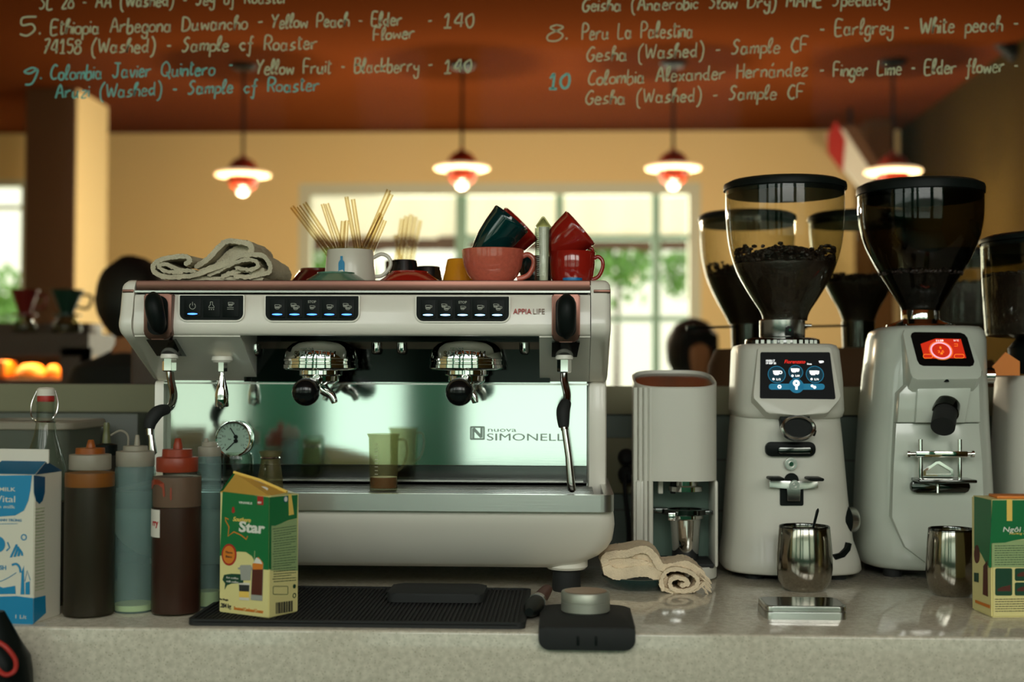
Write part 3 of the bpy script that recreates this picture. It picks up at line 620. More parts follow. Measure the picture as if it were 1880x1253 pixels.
def bush(px, py, Y, r, label):
    c = P(px, py, Y); rnd = random.Random(px); t = thing('garden_shrub', label, 'shrub', (c.x, Y, -0.15), 'shrubs outside the window')
    bm = bm_(); tube(bm, [(c.x, Y, -0.15), (c.x + .03, Y, c.z)], [.05, .02], 8); obj('stem', bm, M['wood'], t)
    bm = bm_()
    for i in range(420):
        d = Vector((rnd.gauss(0, 1), rnd.gauss(0, 1), rnd.gauss(0, .8))).normalized() * r * rnd.uniform(.45, 1); p = c + d
        a1 = Vector((rnd.uniform(-1, 1), rnd.uniform(-1, 1), rnd.uniform(-1, 1))).normalized(); a2 = a1.orthogonal().normalized(); l = r * .16
        vs = [bm.verts.new(p + q) for q in (-a1 * l, a2 * l * .45, a1 * l, -a2 * l * .45)]; face(bm, vs)
    tag(obj('foliage', bm, M['leaf'], t, False), kind='stuff')
bush(600, 478, 12.5, 0.55, 'green shrub outside the window behind the straw mug')
bush(1130, 470, 13.2, 0.60, 'green shrub outside the window beside the red cup handle')
bush(1262, 500, 11.2, 0.30, 'green shrub outside the window next to the left bean hopper')
bush(-4, 575, 10.5, 0.5, 'green shrub outside the far left window')
# ================================================================ THE COFFEE MACHINE
XL, XR = P(215, 595, -0.012).x, P(1122, 600, -0.012).x
XC = (XL + XR) / 2
def Zp(py, Y, px=668): return P(px, py, Y).z
mach = thing('espresso_machine', 'large white two-group espresso machine with polished trim coloured like its ceiling reflection on the stone counter', 'espresso machine', (XC, 0.2, T))
zt, zf = Zp(515, .02), Zp(541, 0)
Zb = lambda py, Y: Zp(py, Y)
# side cheeks: profile swept with a rounded outer edge
prof = [(0.40, zt - .004), (0.05, zt), (0.02, zt), (0.008, zt - .004), (0.002, zt - .012), (-.001, zf), (-.008, Zb(575, 0)), (-.014, Zb(592, 0)), (-.013, Zb(604, 0)), (-.004, Zb(617, 0)), (.02, Zb(628, .03)), (.165, Zb(699, .165)), (.19, Zb(704, .19)), (0.40, Zb(704, .19))]
def sweep_x(bm, prof, x0, x1, round0=0, round1=0):
    rings = []; cy = sum(p[0] for p in prof) / len(prof); cz = sum(p[1] for p in prof) / len(prof)
    def ring(x, ins):
        out = []
        for i, (y, z) in enumerate(prof):
            a = Vector(prof[i - 1]); b = Vector(prof[(i + 1) % len(prof)]); tn = (b - a).normalized(); nn = Vector((tn.y, -tn.x))
            if nn.dot(Vector((cy - y, cz - z))) < 0: nn = -nn
            out.append((x, y + nn.x * ins, z + nn.y * ins))
        return out
    st = [(0, 1), (.07, .62), (.29, .29), (.62, .07), (1, 0)]
    if round0: rings += [ring(x0 + round0 * a, round0 * b) for a, b in st]
    else: rings.append(ring(x0, 0))
    if round1: rings += [ring(x1 - round1 * a, round1 * b) for a, b in reversed(st)]
    else: rings.append(ring(x1, 0))
    loft(bm, rings)
xs_l, xs_r = P(246, 580, 0).x, P(1085, 580, 0).x
bm = bm_(); sweep_x(bm, prof, XL, xs_l, .012, 0); obj('side_cheek', bm, M['enamel'], mach, ang=50)
bm = bm_(); sweep_x(bm, prof, xs_r, XR, 0, .012); obj('side_cheek', bm, M['enamel'], mach, ang=50)
for xa, xb in ((XL, xs_l), (xs_r, XR)):      # inserts under the corner caps, ceiling reflection put into their rose colour
    bm = bm_(); box(bm, xa + .004, xb - .001, -.002, .05, Zp(538, 0), Zp(532, 0), bev=.001); obj('corner_insert', bm, M['rose'], mach)
# fascia
e = .0012
fp = [(.06, zf), (.004, zf), (0, zf - .003), (-.004, Zb(575, 0)), (-.007, Zb(592, 0)), (-.008, Zb(602, 0)), (-.005, Zb(612, 0)), (0, Zb(617, 0)), (.06, Zb(617, 0) + .004)]
bm = bm_(); sweep_x(bm, fp, xs_l + e, xs_r - e); obj('fascia', bm, M['enamel'], mach, ang=60)
# top strip, rose colour standing in for the reflected ceiling, and fine bright line
bm = bm_(); box(bm, xs_l + e, xs_r - e, .004, .03, Zp(533, 0), zt - .001, bev=.0015); obj('rim_strip', bm, M['rose'], mach)
bm = bm_(); box(bm, xs_l + e, xs_r - e, -.001, .03, Zp(537.5, 0), Zp(534, 0)); obj('trim_line', bm, M['steel'], mach, False)
bm = bm_(); box(bm, xs_l + e, xs_r - e, .03, .40, zt - .012, zt - .003, bev=.001); obj('cup_tray', bm, M['steel'], mach)
# underside: painted at both ends, dark chrome recess between
def under(bm, pxa, pxb, pxc, pxd, y0, y1, za, zb, off=0):
    a, b = P(pxa, 618, y0).x, P(pxb, 618, y0).x; c, d = P(pxc, 700, y1).x, P(pxd, 700, y1).x
    lo = [(a, y0, za), (b, y0, za), (d, y1, zb), (c, y1, zb)]; hi = [(x, y, za + .010) for x, y, z in lo]
    v = [bm.verts.new(q) for q in lo + hi]
    for f in ((0, 1, 2, 3), (7, 6, 5, 4), (0, 4, 5, 1), (1, 5, 6, 2), (2, 6, 7, 3), (3, 7, 4, 0)): face(bm, [v[i] for i in f])
zu0, zu1 = Zb(619, .0), Zb(700, .165)
bm = bm_(); under(bm, 247, 441, 291, 474, .0, .165, zu0, zu1); obj('underside_panel', bm, M['enamel'], mach, False)
bm = bm_(); under(bm, 990, 1084, 991, 1081, .0, .165, zu0, zu1); obj('underside_panel', bm, M['enamel'], mach, False)
xa, xb = P(440, 630, .01).x, P(992, 630, .01).x; xc, xd = P(452, 700, .165).x, P(1010, 700, .165).x
bm = bm_(); v = [bm.verts.new(q) for q in ((xa, .012, zu0 + .006), (xb, .012, zu0 + .006), (xd, .150, zu0 + .006), (xc, .150, zu0 + .006), (xd, .150, Zp(702, .15)), (xc, .150, Zp(702, .15)), (xd, .168, Zp(702, .15)), (xc, .168, Zp(702, .15)), (xd, .168, zu0 + .012), (xc, .168, zu0 + .012), (xb, .012, zu0 + .012), (xa, .012, zu0 + .012))]
for f in ((0, 1, 2, 3), (3, 2, 4, 5), (5, 4, 6, 7), (7, 6, 8, 9), (9, 8, 10, 11), (11, 10, 1, 0), (0, 3, 5, 7, 9, 11), (1, 10, 8, 6, 4, 2)): face(bm, [v[i] for i in f])
obj('group_recess', bm, M['recess_black'], mach, False, label='dark mirror-finish recess around the groups')
bm = bm_(); box(bm, xc + .002, xd - .002, .145, .1505, Zp(641, .147), Zp(628, .147)); obj('recess_strip', bm, M['drose'], mach, False)
for px, py in ((691, 645), (738, 645), (963, 645), (469, 648)):
    c = P(px, py, .14); bm = bm_(); lathe(bm, [(0, -.008), (.005, -.0075), (.0075, -.005), (.0085, 0), (.0085, .012), (0, .012)], c.x, .138, 20, z0=c.z + .002); obj('recess_light', bm, M['chrome'], mach)
# back box, mirror-polished splash panel and its side posts
x0, x1 = XL + .012, XR - .002
zr, zd, zp = Zp(704, .17), Zp(853, .178), Zp(881, .18)
zrim, zlip, zbot = Zp(907, -.06), Zp(938, -.05), Zp(1050, -.03)
bm = bm_(); box(bm, x0, x1, .185, .40, zlip, zt - .012, bev=.006); obj('body', bm, M['enamel'], mach)
for xa, xb in ((x0 + .006, P(297, 800, .165).x), (P(1079, 800, .165).x, x1)):
    bm = bm_(); box(bm, xa, xb, .150, .20, zlip, zr + .003, bev=.008); obj('panel_post', bm, M['enamel'], mach)
pa, pb = P(299, 800, .172).x, P(1077, 800, .172).x
bm = bm_(); box(bm, pa, pb, .172, .19, zd, zr + .004); pan = obj('splash_panel', bm, M['panel_steel'], mach, False)
bm = bm_(); box(bm, pa, pb, .168, .19, zp - .01, zd - .001); obj('dark_reflection_strip', bm, M['dchrome'], mach, False)  # dark reflection along the panel's foot, built as a separate strip
bm = bm_(); box(bm, P(300, 700, .15).x, P(1080, 700, .15).x, .150, .18, Zp(706.5, .15), Zp(703.5, .15)); obj('panel_lip', bm, M['steel'], mach, False)
# raised maker's lettering on the splash panel
fr = Fr((0, .172, 0), (1, 0, 0), (0, 0, 1)); pc = lambda px, py, Y=.172: (P(px, py, Y).x, P(px, py, Y).z)
bm = bm_(); u, v = pc(863, 808); s = px_m(.172)
fr.ring(bm, rrect(u, u + 27 * s, v, v + 25 * s, .002, 3), rrect(u + 3 * s, u + 24 * s, v + 3 * s, v + 22 * s, .001, 3), 0, .003)
fr.stroke(bm, [(u + 6 * s, v + 3 * s), (u + 6 * s, v + 21 * s)], 4 * s, 0, .003); fr.stroke(bm, [(u + 6 * s, v + 21 * s), (u + 21 * s, v + 5 * s)], 5 * s, 0, .0032); fr.stroke(bm, [(u + 21 * s, v + 4 * s), (u + 21 * s, v + 22 * s)], 4 * s, 0, .003)
obj('badge', bm, M['badge'], mach, False)
bm = bm_(); u, v = pc(896, 793); fr.text(bm, 'nuova', u, v, 8 * s, 52 * s, 0, .003); obj('badge_lettering', bm, M['badge'], mach, False)
bm = bm_(); u, v = pc(894, 808); fr.text(bm, 'SIMONELLI', u, v - s, 13 * s, 148 * s, 0, .0035); obj('badge_lettering', bm, M['badge'], mach, False)
# pressure gauge
c = P(432, 806, .172); gr = 33.5 * px_m(.16)
ga = Fr((c.x, .172, c.z), (1, 0, 0), (0, 0, 1)); mt = Matrix.Translation((c.x, .172, c.z)) @ Matrix.Rotation(R(90), 4, 'X')
bm = bm_(); lathe(bm, [(gr * .88, .010), (gr * .9, .016), (gr * .96, .017), (gr, .014), (gr, 0), (0, 0)], seg=48, mtx=mt); g = obj('pressure_gauge', bm, M['chrome'], mach)
bm = bm_(); ga.disc(bm, 0, 0, gr * .9, .001, .010, n=40); obj('dial', bm, mat('dial_face', C(150, 176, 158), .5), g, False)
bm = bm_()
for k in range(19):
    a = R(-40 + k * 260 / 18 ); d = Vector((math.cos(a), math.sin(a))); ga.stroke(bm, [tuple(d * gr * .70), tuple(d * gr * (.84 if k % 3 else .86))], gr * (.018 if k % 3 else .035), .010, .0104)
for k, n_ in enumerate(('0', '0.5', '1', '1.5', '2', '2.5')):
    a = R(215 - k * 50); ga.text(bm, n_, gr * .58 * math.cos(a), gr * .58 * math.sin(a) - gr * .05, gr * .11, None, .010, .0104, align='C')
ga.text(bm, 'bar', -gr * .32, -gr * .06, gr * .10, None, .010, .0104)
obj('dial_markings', bm, M['ink'], g, False)
for (ux, uy), (tx, ty) in (((.12, .12), (-.20, .62)), ((.12, -.10), (-.42, -.62))):
    bm = bm_(); ga.stroke(bm, [(ux * gr, uy * gr), (tx * gr, ty * gr)], gr * .05, .011, .012); ga.disc(bm, ux * gr, uy * gr, gr * .11, .0105, .013); obj('needle', bm, M['black'], g, False)
# drip tray
txl, txr = XL - .004, P(1128, 920, -.06).x
bm = bm_(); fz = Fr((0, 0, 0), (1, 0, 0), (0, 1, 0))
o_, i_ = rrect(txl, txr, -.06, .30, .022, 6), rrect(txl + .028, txr - .016, -.044, .168, .012, 6)
fz.ring(bm, o_, i_, zlip + .001, zrim); tr = obj('drip_tray', bm, M['tray_steel'], mach, ang=30)
bm = bm_(); fz.prism(bm, rrect(txl + .03, txr - .018, -.043, .167, .011, 6), zrim - .024, zrim - .020); obj('tray_floor', bm, M['dchrome'], tr, False)
bm = bm_()
for k in range(9):
    y = -.030 + k * .0235; box(bm, txl + .04, txr - .03, y, y + .013, zrim - .008, zrim - .004)
for x in (txl + .04, XC, txr - .036): box(bm, x, x + .006, -.03, .166, zrim - .012, zrim - .008)
obj('tray_grid', bm, M['grid_steel'], tr, False)
bm = bm_(); box(bm, pa + .01, pb - .006, .150, .166, Zp(884, .15), Zp(881, .15)); obj('tray_back_rail', bm, M['steel'], mach, False)
# rounded lower body
low = []
for dz, dx, dy in ((0, 0, 0), (.002, .001, 0), (.010, .002, .002), (.022, .003, .008), (.034, .002, .016), (.048, 0, .026), (.062, -.007, .038), (.076, -.021, .052), (.088, -.043, .066), (zlip - zbot, -.061, .080)):
    low.append([(x, y, zlip - dz) for x, y in rrect(2 * XC - (txr - .001 + dx), txr - .001 + dx, -.047 + dy, .36, [.004, .004, .03, .03], 6)])
bm = bm_(); loft(bm, low); obj('belly_panel', bm, M['enamel'], mach, ang=50)
fx = P(1040, 1070, .06).x
for x, y in ((fx, .06), (2 * XC - fx, .06), (fx, .33), (2 * XC - fx, .33)):
    bm = bm_(); lathe(bm, [(0, zbot + .01), (.034, zbot + .01), (.034, zbot - .001), (.030, zbot - .005), (0, zbot - .005)], x, y, 32); ft = obj('foot', bm, M['enamel'], mach)
    bm = bm_(); lathe(bm, [(0, zbot - .004), (.022, zbot - .004), (.023, T + .004), (.021, T), (0, T)], x, y, 32); obj('rubber_pad', bm, M['rubber'], ft)
# button panels
def cup_icon(fr, bm, u, v, s, w):
    fr.stroke(bm, [(u - 5 * s, v + 4 * s), (u - 4.4 * s, v - 3 * s), (u - 2.5 * s, v - 4.5 * s), (u + 2.5 * s, v - 4.5 * s), (u + 4.4 * s, v - 3 * s), (u + 5 * s, v + 4 * s), (u - 5 * s, v + 4 * s)], w)
    fr.stroke(bm, [(u + 5 * s, v + 3 * s), (u + 8 * s, v + 3 * s), (u + 8 * s, v), (u + 4.6 * s, v - 1.5 * s)], w)
    fr.prism(bm, [(u - 4 * s, v + .5 * s), (u - 3.4 * s, v - 2.6 * s), (u + 3.4 * s, v - 2.6 * s), (u + 4 * s, v + .5 * s)], 0, .0003)
def panel(pxa, pxb, pya, pyb, icons, lit, led):
    yf = -.0085; fr = Fr((0, yf, 0), (1, 0, 0), (0, 0, 1)); a, b = pc(pxa, pyb, yf), pc(pxb, pya, yf); s = px_m(yf)
    bm = bm_(); fr.ring(bm, rrect(a[0] - 2.5 * s, b[0] + 2.5 * s, a[1] - 3 * s, b[1] + 1.5 * s, [3 * s, 3 * s, 16 * s, 16 * s], 6), rrect(a[0], b[0], a[1], b[1], [1.5 * s, 1.5 * s, 13 * s, 13 * s], 6), -.010, .0012); bz = obj('panel_bezel', bm, M['enamel'], mach)
    bm = bm_(); fr.prism(bm, rrect(a[0], b[0], a[1], b[1], [1.5 * s, 1.5 * s, 13 * s, 13 * s], 6), -.010, -.0002); pn = obj('button_panel', bm, M['black'], mach)
    n = len(icons); f2 = Fr((0, yf, 0), (1, 0, 0), (0, 0, 1)); span = (b[0] - a[0]) / (n + .35)
    for k, ic in enumerate(icons):
        u = (a[0] + b[0]) / 2 + (k - (n - 1) / 2) * span; v = (a[1] + b[1]) / 2 + 3 * s; w = 1.0 * s
        bm = bm_(); f2.prism(bm, rrect(u - span * .44, u + span * .44, a[1] + 5 * s, b[1] - 5 * s, 2 * s, 3), -.002, .0006, bev=.0005); bt = obj('button', bm, M['black'], pn)
        f3 = Fr((0, yf - .0007, 0), (1, 0, 0), (0, 0, 1)); bm = bm_()
        if ic == 'power': f3.circ(bm, u, v, 5.5 * s, w, n=20, a0=125, a1=415); f3.stroke(bm, [(u, v + 1 * s), (u, v + 8 * s)], w)
        elif ic == 'clean':
            f3.stroke(bm, [(u - 2 * s, v + 8 * s), (u + 2 * s, v + 8 * s), (u + 2 * s, v + 3 * s), (u + 5 * s, v - 1 * s), (u + 5 * s, v - 3 * s), (u - 5 * s, v - 3 * s), (u - 5 * s, v - 1 * s), (u - 2 * s, v + 3 * s), (u - 2 * s, v + 8 * s)], w)
            for q in (-4, 0, 4): f3.disc(bm, u + q * s, v - 6 * s, 1.1 * s, 0, .0003, n=8)
        elif ic == 'warm':
            cup_icon(f3, bm, u, v + 4 * s, s * .8, w)
            for q in (-3, -6): f3.stroke(bm, [(u + (i - 6) * s, v + q * s + (.8 * s if i % 2 else 0)) for i in range(13)], w * .8)
        elif ic == 'stop': f3.text(bm, 'STOP', u, v + 7 * s, 4.5 * s, None, 0, .0003, align='C', bold=.02); cup_icon(f3, bm, u, v - 1 * s, s * .75, w * .8)
        elif ic == 'two': cup_icon(f3, bm, u + 2 * s, v - 1.5 * s, s * .85, w); cup_icon(f3, bm, u - 3 * s, v + 3 * s, s * .75, w)
        else: cup_icon(f3, bm, u, v, s * .9, w)
        obj('button_icon', bm, M['icon'], bt, False)
        if lit[k]:
            bm = bm_(); f3.prism(bm, ell(u, a[1] + 11.5 * s, 9.5 * s, 1.6 * s, 20), 0, .0006); obj('indicator_light', bm, led, bt, False, label='lit blue indicator')
panel(330, 447, 543, 588, ['power', 'clean', 'warm'], [1, 0, 0], M['led'])
panel(487.5, 658.5, 544, 589, ['one', 'two', 'stop', 'one', 'two'], [1] * 5, M['led'])
panel(764.5, 934.5, 545, 590, ['one', 'two', 'stop', 'one', 'two'], [1] * 5, M['led2'])
yf = -.0062; fr = Fr((0, yf, 0), (1, 0, 0), (0, 0, 1)); u, v = pc(942, 577, yf); s = px_m(yf)
bm = bm_(); fr.text(bm, 'APPIA', u, v, 10 * s, 34 * s, 0, .0006, bold=.035); obj('model_lettering', bm, M['pred'], mach, False)
bm = bm_(); u, v = pc(979, 577, yf); fr.text(bm, 'LIFE', u, v, 10 * s, 21 * s, 0, .0006); obj('model_lettering', bm, mat('print_taupe', C(130, 100, 84), .5), mach, False)
# steam levers
def steam(pxa, pxb, pya, pyb, tilt, knob, wand, grip, tip):
    yf = -.013; fr = Fr((0, yf, 0), (1, 0, 0), (0, 0, 1)); a, b = pc(pxa, pyb, yf), pc(pxb, pya, yf); s = px_m(yf); um, vm = (a[0] + b[0]) / 2, (a[1] + b[1]) / 2
    bm = bm_(); fr.prism(bm, rrect(a[0], b[0], a[1], b[1], [4 * s, 4 * s, 15 * s, 15 * s], 6), -.02, .004, bev=.002); lv = obj('lever_plate', bm, M['rose'], mach)
    bm = bm_(); fr.prism(bm, rrect(a[0] + 7 * s, b[0] - 7 * s, a[1] + 9 * s, b[1] - 4 * s, 16 * s, 8), .0035, .005); obj('lever_slot', bm, M['black'], lv)
    (kx0, ky0), (kx1, ky1), kw = knob
    p0, p1 = P(kx0, ky0, -.030), P(kx1, ky1, -.024); bm = bm_()
    pts = [p0.lerp(p1, i / 10) + Vector((0, -.010 * math.sin(PI * i / 10), 0)) for i in range(11)]
    tube(bm, pts, [kw * s * q for q in (.30, .78, .95, 1, 1, 1, .98, .95, .88, .66, .2)], 20); obj('steam_lever', bm, M['black'], mach)
    # tapered chrome bracket, white collar, hexagon nut, wand
    bm = bm_(); w0, w1 = (b[0] - a[0]) / 2, (b[0] - a[0]) / 2 * .92
    cx1, y1 = P((wand[0][0]), 655, .045).x, .045
    v = [bm.verts.new(q) for q in ((um - w0, -.004, a[1]), (um + w0, -.004, a[1]), (cx1 + w1, y1, Zp(655, y1)), (cx1 - w1, y1, Zp(655, y1)), (um - w0, .05, a[1] + .01), (um + w0, .05, a[1] + .01), (cx1 + w1, .10, Zp(655, y1)), (cx1 - w1, .10, Zp(655, y1)))]
    for f in ((0, 1, 2, 3), (7, 6, 5, 4), (0, 4, 5, 1), (1, 5, 6, 2), (2, 6, 7, 3), (3, 7, 4, 0)): face(bm, [v[i] for i in f])
    obj('lever_bracket', bm, M['dchrome'], mach, False)
    c = P(wand[0][0], 664, .045); bm = bm_(); lathe(bm, [(0, .006), (.013, .006), (.0145, .002), (.014, -.001), (0, -.001)], c.x, .045, 28, z0=Zp(658, .045)); obj('wand_collar', bm, M['enamel'], mach)
    bm = bm_(); lathe(bm, [(0, .0), (.0115, 0), (.0115, -.019), (.009, -.021), (0, -.021)], c.x, .045, 6, z0=Zp(660, .045)); obj('wand_nut', bm, M['chrome'], mach, ang=20)
    pts = [(P(x, y, yy)) for x, y, yy in wand]; bm = bm_(); tube(bm, smooth_path(pts, 8), .0062, 14); wd = obj('steam_wand', bm, M['wand'], mach)
    pts = smooth_path([P(x, y, yy) for x, y, yy in grip], 8); n = len(pts); bm = bm_(); tube(bm, pts, [.0078 + .0030 * math.sin(PI * i / (n - 1)) for i in range(n)], 14); obj('wand_grip', bm, M['rubber'], wd)
    bm = bm_(); tube(bm, [P(x, y, yy) for x, y, yy in tip], [.0052, .0052, .0065, .0066, .003], 14); obj('wand_tip', bm, M['steel'], wd)
steam(265, 317, 540, 624, 1, ((281, 538), (296, 612), 17), [(311, 676, .045), (314, 700, .04), (319, 728, .03), (312, 748, .01), (292, 757, -.01), (277, 775, -.02), (276, 800, -.025)], [(307, 752, .004), (290, 757, -.012), (277, 773, -.02), (274, 788, -.023)], [(276, 786, -.023), (279, 810, -.026), (280, 824, -.027), (281, 832, -.027), (281, 836, -.027)])
steam(1013, 1065, 541, 629, 0, ((1040, 541), (1040, 622), 18), [(1036, 676, .045), (1036, 700, .04), (1041, 725, .03), (1039, 745, .02), (1035, 770, .01), (1037, 790, .005)], [(1040, 738, .022), (1034, 755, .012), (1035, 785, .006)], [(1036, 783, .006), (1044, 840, .0), (1048, 885, -.002), (1050, 900, -.002), (1050, 905, -.002)])
c = P(1057, 698, .16); 
# hot water spout
c = P(408, 660, .06); bm = bm_(); lathe(bm, [(0, .004), (.016, .004), (.0175, -.002), (.014, -.006), (0, -.006)], c.x, .06, 28, z0=Zp(660, .06)); ws = obj('water_spout', bm, M['enamel'], mach)
bm = bm_(); lathe(bm, [(0, 0), (.0085, 0), (.0085, -.017), (.004, -.018), (.004, -.026), (0, -.026)], c.x, .06, 6, z0=Zp(664, .06)); obj('spout_nut', bm, M['chrome'], ws, ang=20)
bm = bm_(); zs = Zp(684, .06); lathe(bm, [(0, 0), (.0035, 0), (.004, -.006), (.0085, -.024), (.0112, -.036), (.0115, -.055), (.0105, -.057), (.004, -.057), (.003, -.060), (0, -.060)], c.x, .06, 28, z0=zs); obj('spout_nozzle', bm, M['chrome'], ws)
# groups and portafilters
def group(pxc, ball, spout_side, yaw):
    gy = .075; c = P(pxc, 650, gy); zz = lambda py: Zp(py, gy - .05, pxc)
    bm = bm_(); prof = [(0, zz(624)), (.034, zz(625)), (.046, zz(630)), (.054, zz(638)), (.0585, zz(648)), (.0595, zz(658)), (.0605, zz(659)), (.0605, zz(663)), (.0595, zz(664)), (.0595, zz(669)), (.061, zz(670)), (.061, zz(676)), (.058, zz(679)), (.037, zz(681)), (0, zz(681))]
    lathe(bm, prof, c.x, gy, 56); g = obj('brew_group', bm, M['chrome'], mach)
    # engraved lettering round the collar
    bm = bm_(); s_ = px_m(gy)
    wrap = lambda a, b, d: Vector((c.x + (.0598 + d) * math.sin(a / .060), gy - (.0598 + d) * math.cos(a / .060), zz(655) + b))
    Fr((0, 0, 0), (1, 0, 0), (0, 0, 1)).text(bm, 'SIMONELLI', 0, 0, .009, .070, 0, .0008, bold=.02, align='C', wrap=wrap)
    Fr((0, 0, 0), (1, 0, 0), (0, 0, 1)).text(bm, 'nuova', -.012, .011, .005, .022, 0, .0008, align='C', wrap=lambda a, b, d: Vector((c.x + (.0590 + d) * math.sin(a / .060), gy - (.0590 + d) * math.cos(a / .060), zz(655) + b)))
    obj('group_lettering', bm, M['dchrome'], g, False)
    bm = bm_(); lathe(bm, [(0, zz(677)), (.034, zz(677)), (.0355, zz(679)), (.0355, zz(688)), (.034, zz(690)), (.031, zz(691)), (.030, zz(700)), (.024, zz(706)), (0, zz(707))], c.x, gy, 44); pf = obj('portafilter', bm, M['chrome'], mach)
    e_ = P(ball[0], ball[1], -.14); s0 = Vector((c.x, gy - .034, zz(694) - .004)); d = e_ - s0
    bm = bm_(); tube(bm, [s0 + d * k for k in (-.05, .12, .2, .34)], [.010, .0085, .0075, .0095], 16); obj('handle_neck', bm, M['chrome'], pf)
    bm = bm_(); ks = (.30, .34, .5, .68, .82, .90, .955, .985, 1.0); tube(bm, [s0 + d * k for k in ks], [.008, .0115, .0135, .0165, .0200, .0208, .0190, .0135, .004], 24); obj('handle', bm, M['gloss_black'], pf)
    sp = Vector((c.x, gy, zz(706))); bm = bm_(); sg = spout_side
    for k in (1, -1):
        pts = smooth_path([sp + Vector((0, 0, .002)), sp + Vector((sg * k * .008, -.008 * k, -.010)), sp + Vector((sg * k * .020, -.012 * k, -.018)), sp + Vector((sg * k * .026, -.014 * k, -.030))], 6); n = len(pts)
        tube(bm, pts, [.011 - .006 * i / (n - 1) for i in range(n)], 14)
    obj('spout', bm, M['chrome'], pf)
group(589, (559, 723), 1, 0)
group(857, (842, 723), .6, 0)
# ================================================================ ON TOP OF THE MACHINE
TOPZ = zt - .003
def ribbon(bm, pts, th, y0, y1, Y, k=10, ns=28, wob=.004, seed=0):
    """a folded cloth layer: path in photograph pixels at depth Y, given thickness, carried back in depth"""
    p = [P(x, y, Y) for x, y in pts]; p = smooth_path(p, k); n = len(p); L, Rr = [], []
    for i in range(n):
        d = (p[min(i + 1, n - 1)] - p[max(i - 1, 0)]); d.y = 0; d.normalize(); nn = Vector((-d.z, 0, d.x)) * th / 2
        L.append(p[i] + nn); Rr.append(p[i] - nn)
    a0, a1 = p[0] - (p[1] - p[0]).normalized() * th * .4, p[-1] + (p[-1] - p[-2]).normalized() * th * .4
    out = [a0] + L + [a1] + Rr[::-1]; rings = []
    for j in range(ns + 1):
        f = j / ns; y = y0 + (y1 - y0) * f; e_ = min(f, 1 - f) * ns;         fz_ = lambda q, a: .0016 * noise.noise(Vector((q.x * 420 + a, y * 420, q.z * 420 + seed)))
        rings.append([Vector((fz_(q, 0) + q.x + wob * noise.noise(Vector((q.x * 25, y * 18, seed))), fz_(q, 40) * .6 + y + wob * 1.5 * noise.noise(Vector((q.x * 20, q.z * 30, seed + 3))), fz_(q, 80) + q.z + wob * .5 * noise.noise(Vector((q.x * 40, y * 20, seed + 7))))) for q in out])
    loft(bm, rings)
# folded grey-white towel
bm = bm_(); Y = .06
ribbon(bm, [(352, 489), (362, 482), (352, 475), (318, 477), (297, 486), (295, 502), (318, 511), (360, 510), (405, 497), (452, 474), (486, 474), (503, 489), (500, 505), (470, 511), (440, 512)], .0075, .02, .17, Y, seed=1)
ribbon(bm, [(345, 505), (316, 500), (306, 491), (318, 488), (338, 498), (368, 502)], .006, .02, .15, Y, seed=2)
ribbon(bm, [(372, 494), (396, 478), (416, 455), (428, 448), (452, 449), (470, 455), (470, 469), (445, 476), (412, 490), (380, 503)], .0085, .04, .18, .08, seed=3)
ribbon(bm, [(392, 508), (420, 498), (452, 483), (474, 482), (482, 492), (466, 499), (446, 495)], .006, .02, .16, Y, seed=4)
ribbon(bm, [(420, 510), (440, 503), (456, 497), (478, 503), (492, 500)], .008, .03, .16, Y, seed=5)
ribbon(bm, [(405, 490), (430, 468), (452, 460), (462, 462)], .014, .06, .17, .08, seed=6)
ribbon(bm, [(310, 507), (345, 514), (420, 514), (490, 513)], .006, .03, .19, Y, seed=8)
o = obj('towel', bm, M['terry'], origin=(P(400, 514, .1).x, .1, TOPZ)); tag(o, 'folded pale towel heaped on the left end of the coffee machine top', 'towel')
# mug of straws
Y = .13; c = P(643, 515, Y); s = px_m(Y); zc = TOPZ
t = thing('mug', 'pale mug with a small blue bottle emblem holding glass straws on the machine', 'mug', (c.x, Y, zc))
hM = Zp(460, Y) - zc
bm = bm_(); lathe(bm, [(0, 0), (44 * s, 0), (47.5 * s, .004), (47 * s, hM * .3), (43 * s, hM * .97), (42 * s, hM), (40.5 * s, hM * .97), (44 * s, hM * .3), (44 * s, .006), (0, .005)], c.x, Y, 44, z0=zc); obj('cup_body', bm, M['mug'], t)
bm = bm_(); hp = [(c.x + 42 * s, Y, Zp(474, Y)), (c.x + 58 * s, Y, Zp(467, Y)), (c.x + 72 * s, Y, Zp(474, Y)), (c.x + 74 * s, Y, Zp(490, Y)), (c.x + 60 * s, Y, Zp(506, Y)), (c.x + 45 * s, Y, Zp(508, Y))]; tube(bm, smooth_path(hp), 3.6 * s, 12); obj('handle', bm, M['mug'], t)
R_ = 46.2 * s; wrapm = lambda a, b, d: Vector((c.x + (R_ + d) * math.sin(a / R_ - .19), Y - (R_ + d) * math.cos(a / R_ - .19), zc + b))
bm = bm_()
def wrapped_prism(bm, out, w, wrap):
    a = [bm.verts.new(wrap(u, v, -.0003)) for u, v in out]; b = [bm.verts.new(wrap(u, v, w)) for u, v in out]; n = len(out)
    for i in range(n): face(bm, [a[i], a[(i + 1) % n], b[(i + 1) % n], b[i]])
    face(bm, a[::-1]); face(bm, b)
wrapped_prism(bm, [(x * s, y * s) for x, y in ((-6, 22), (6, 22), (6, 40), (5, 43), (2.2, 46), (2.2, 53), (-2.2, 53), (-2.2, 46), (-5, 43), (-6, 40))], .0004, wrapm); obj('bottle_emblem', bm, M['blue'], t, False)
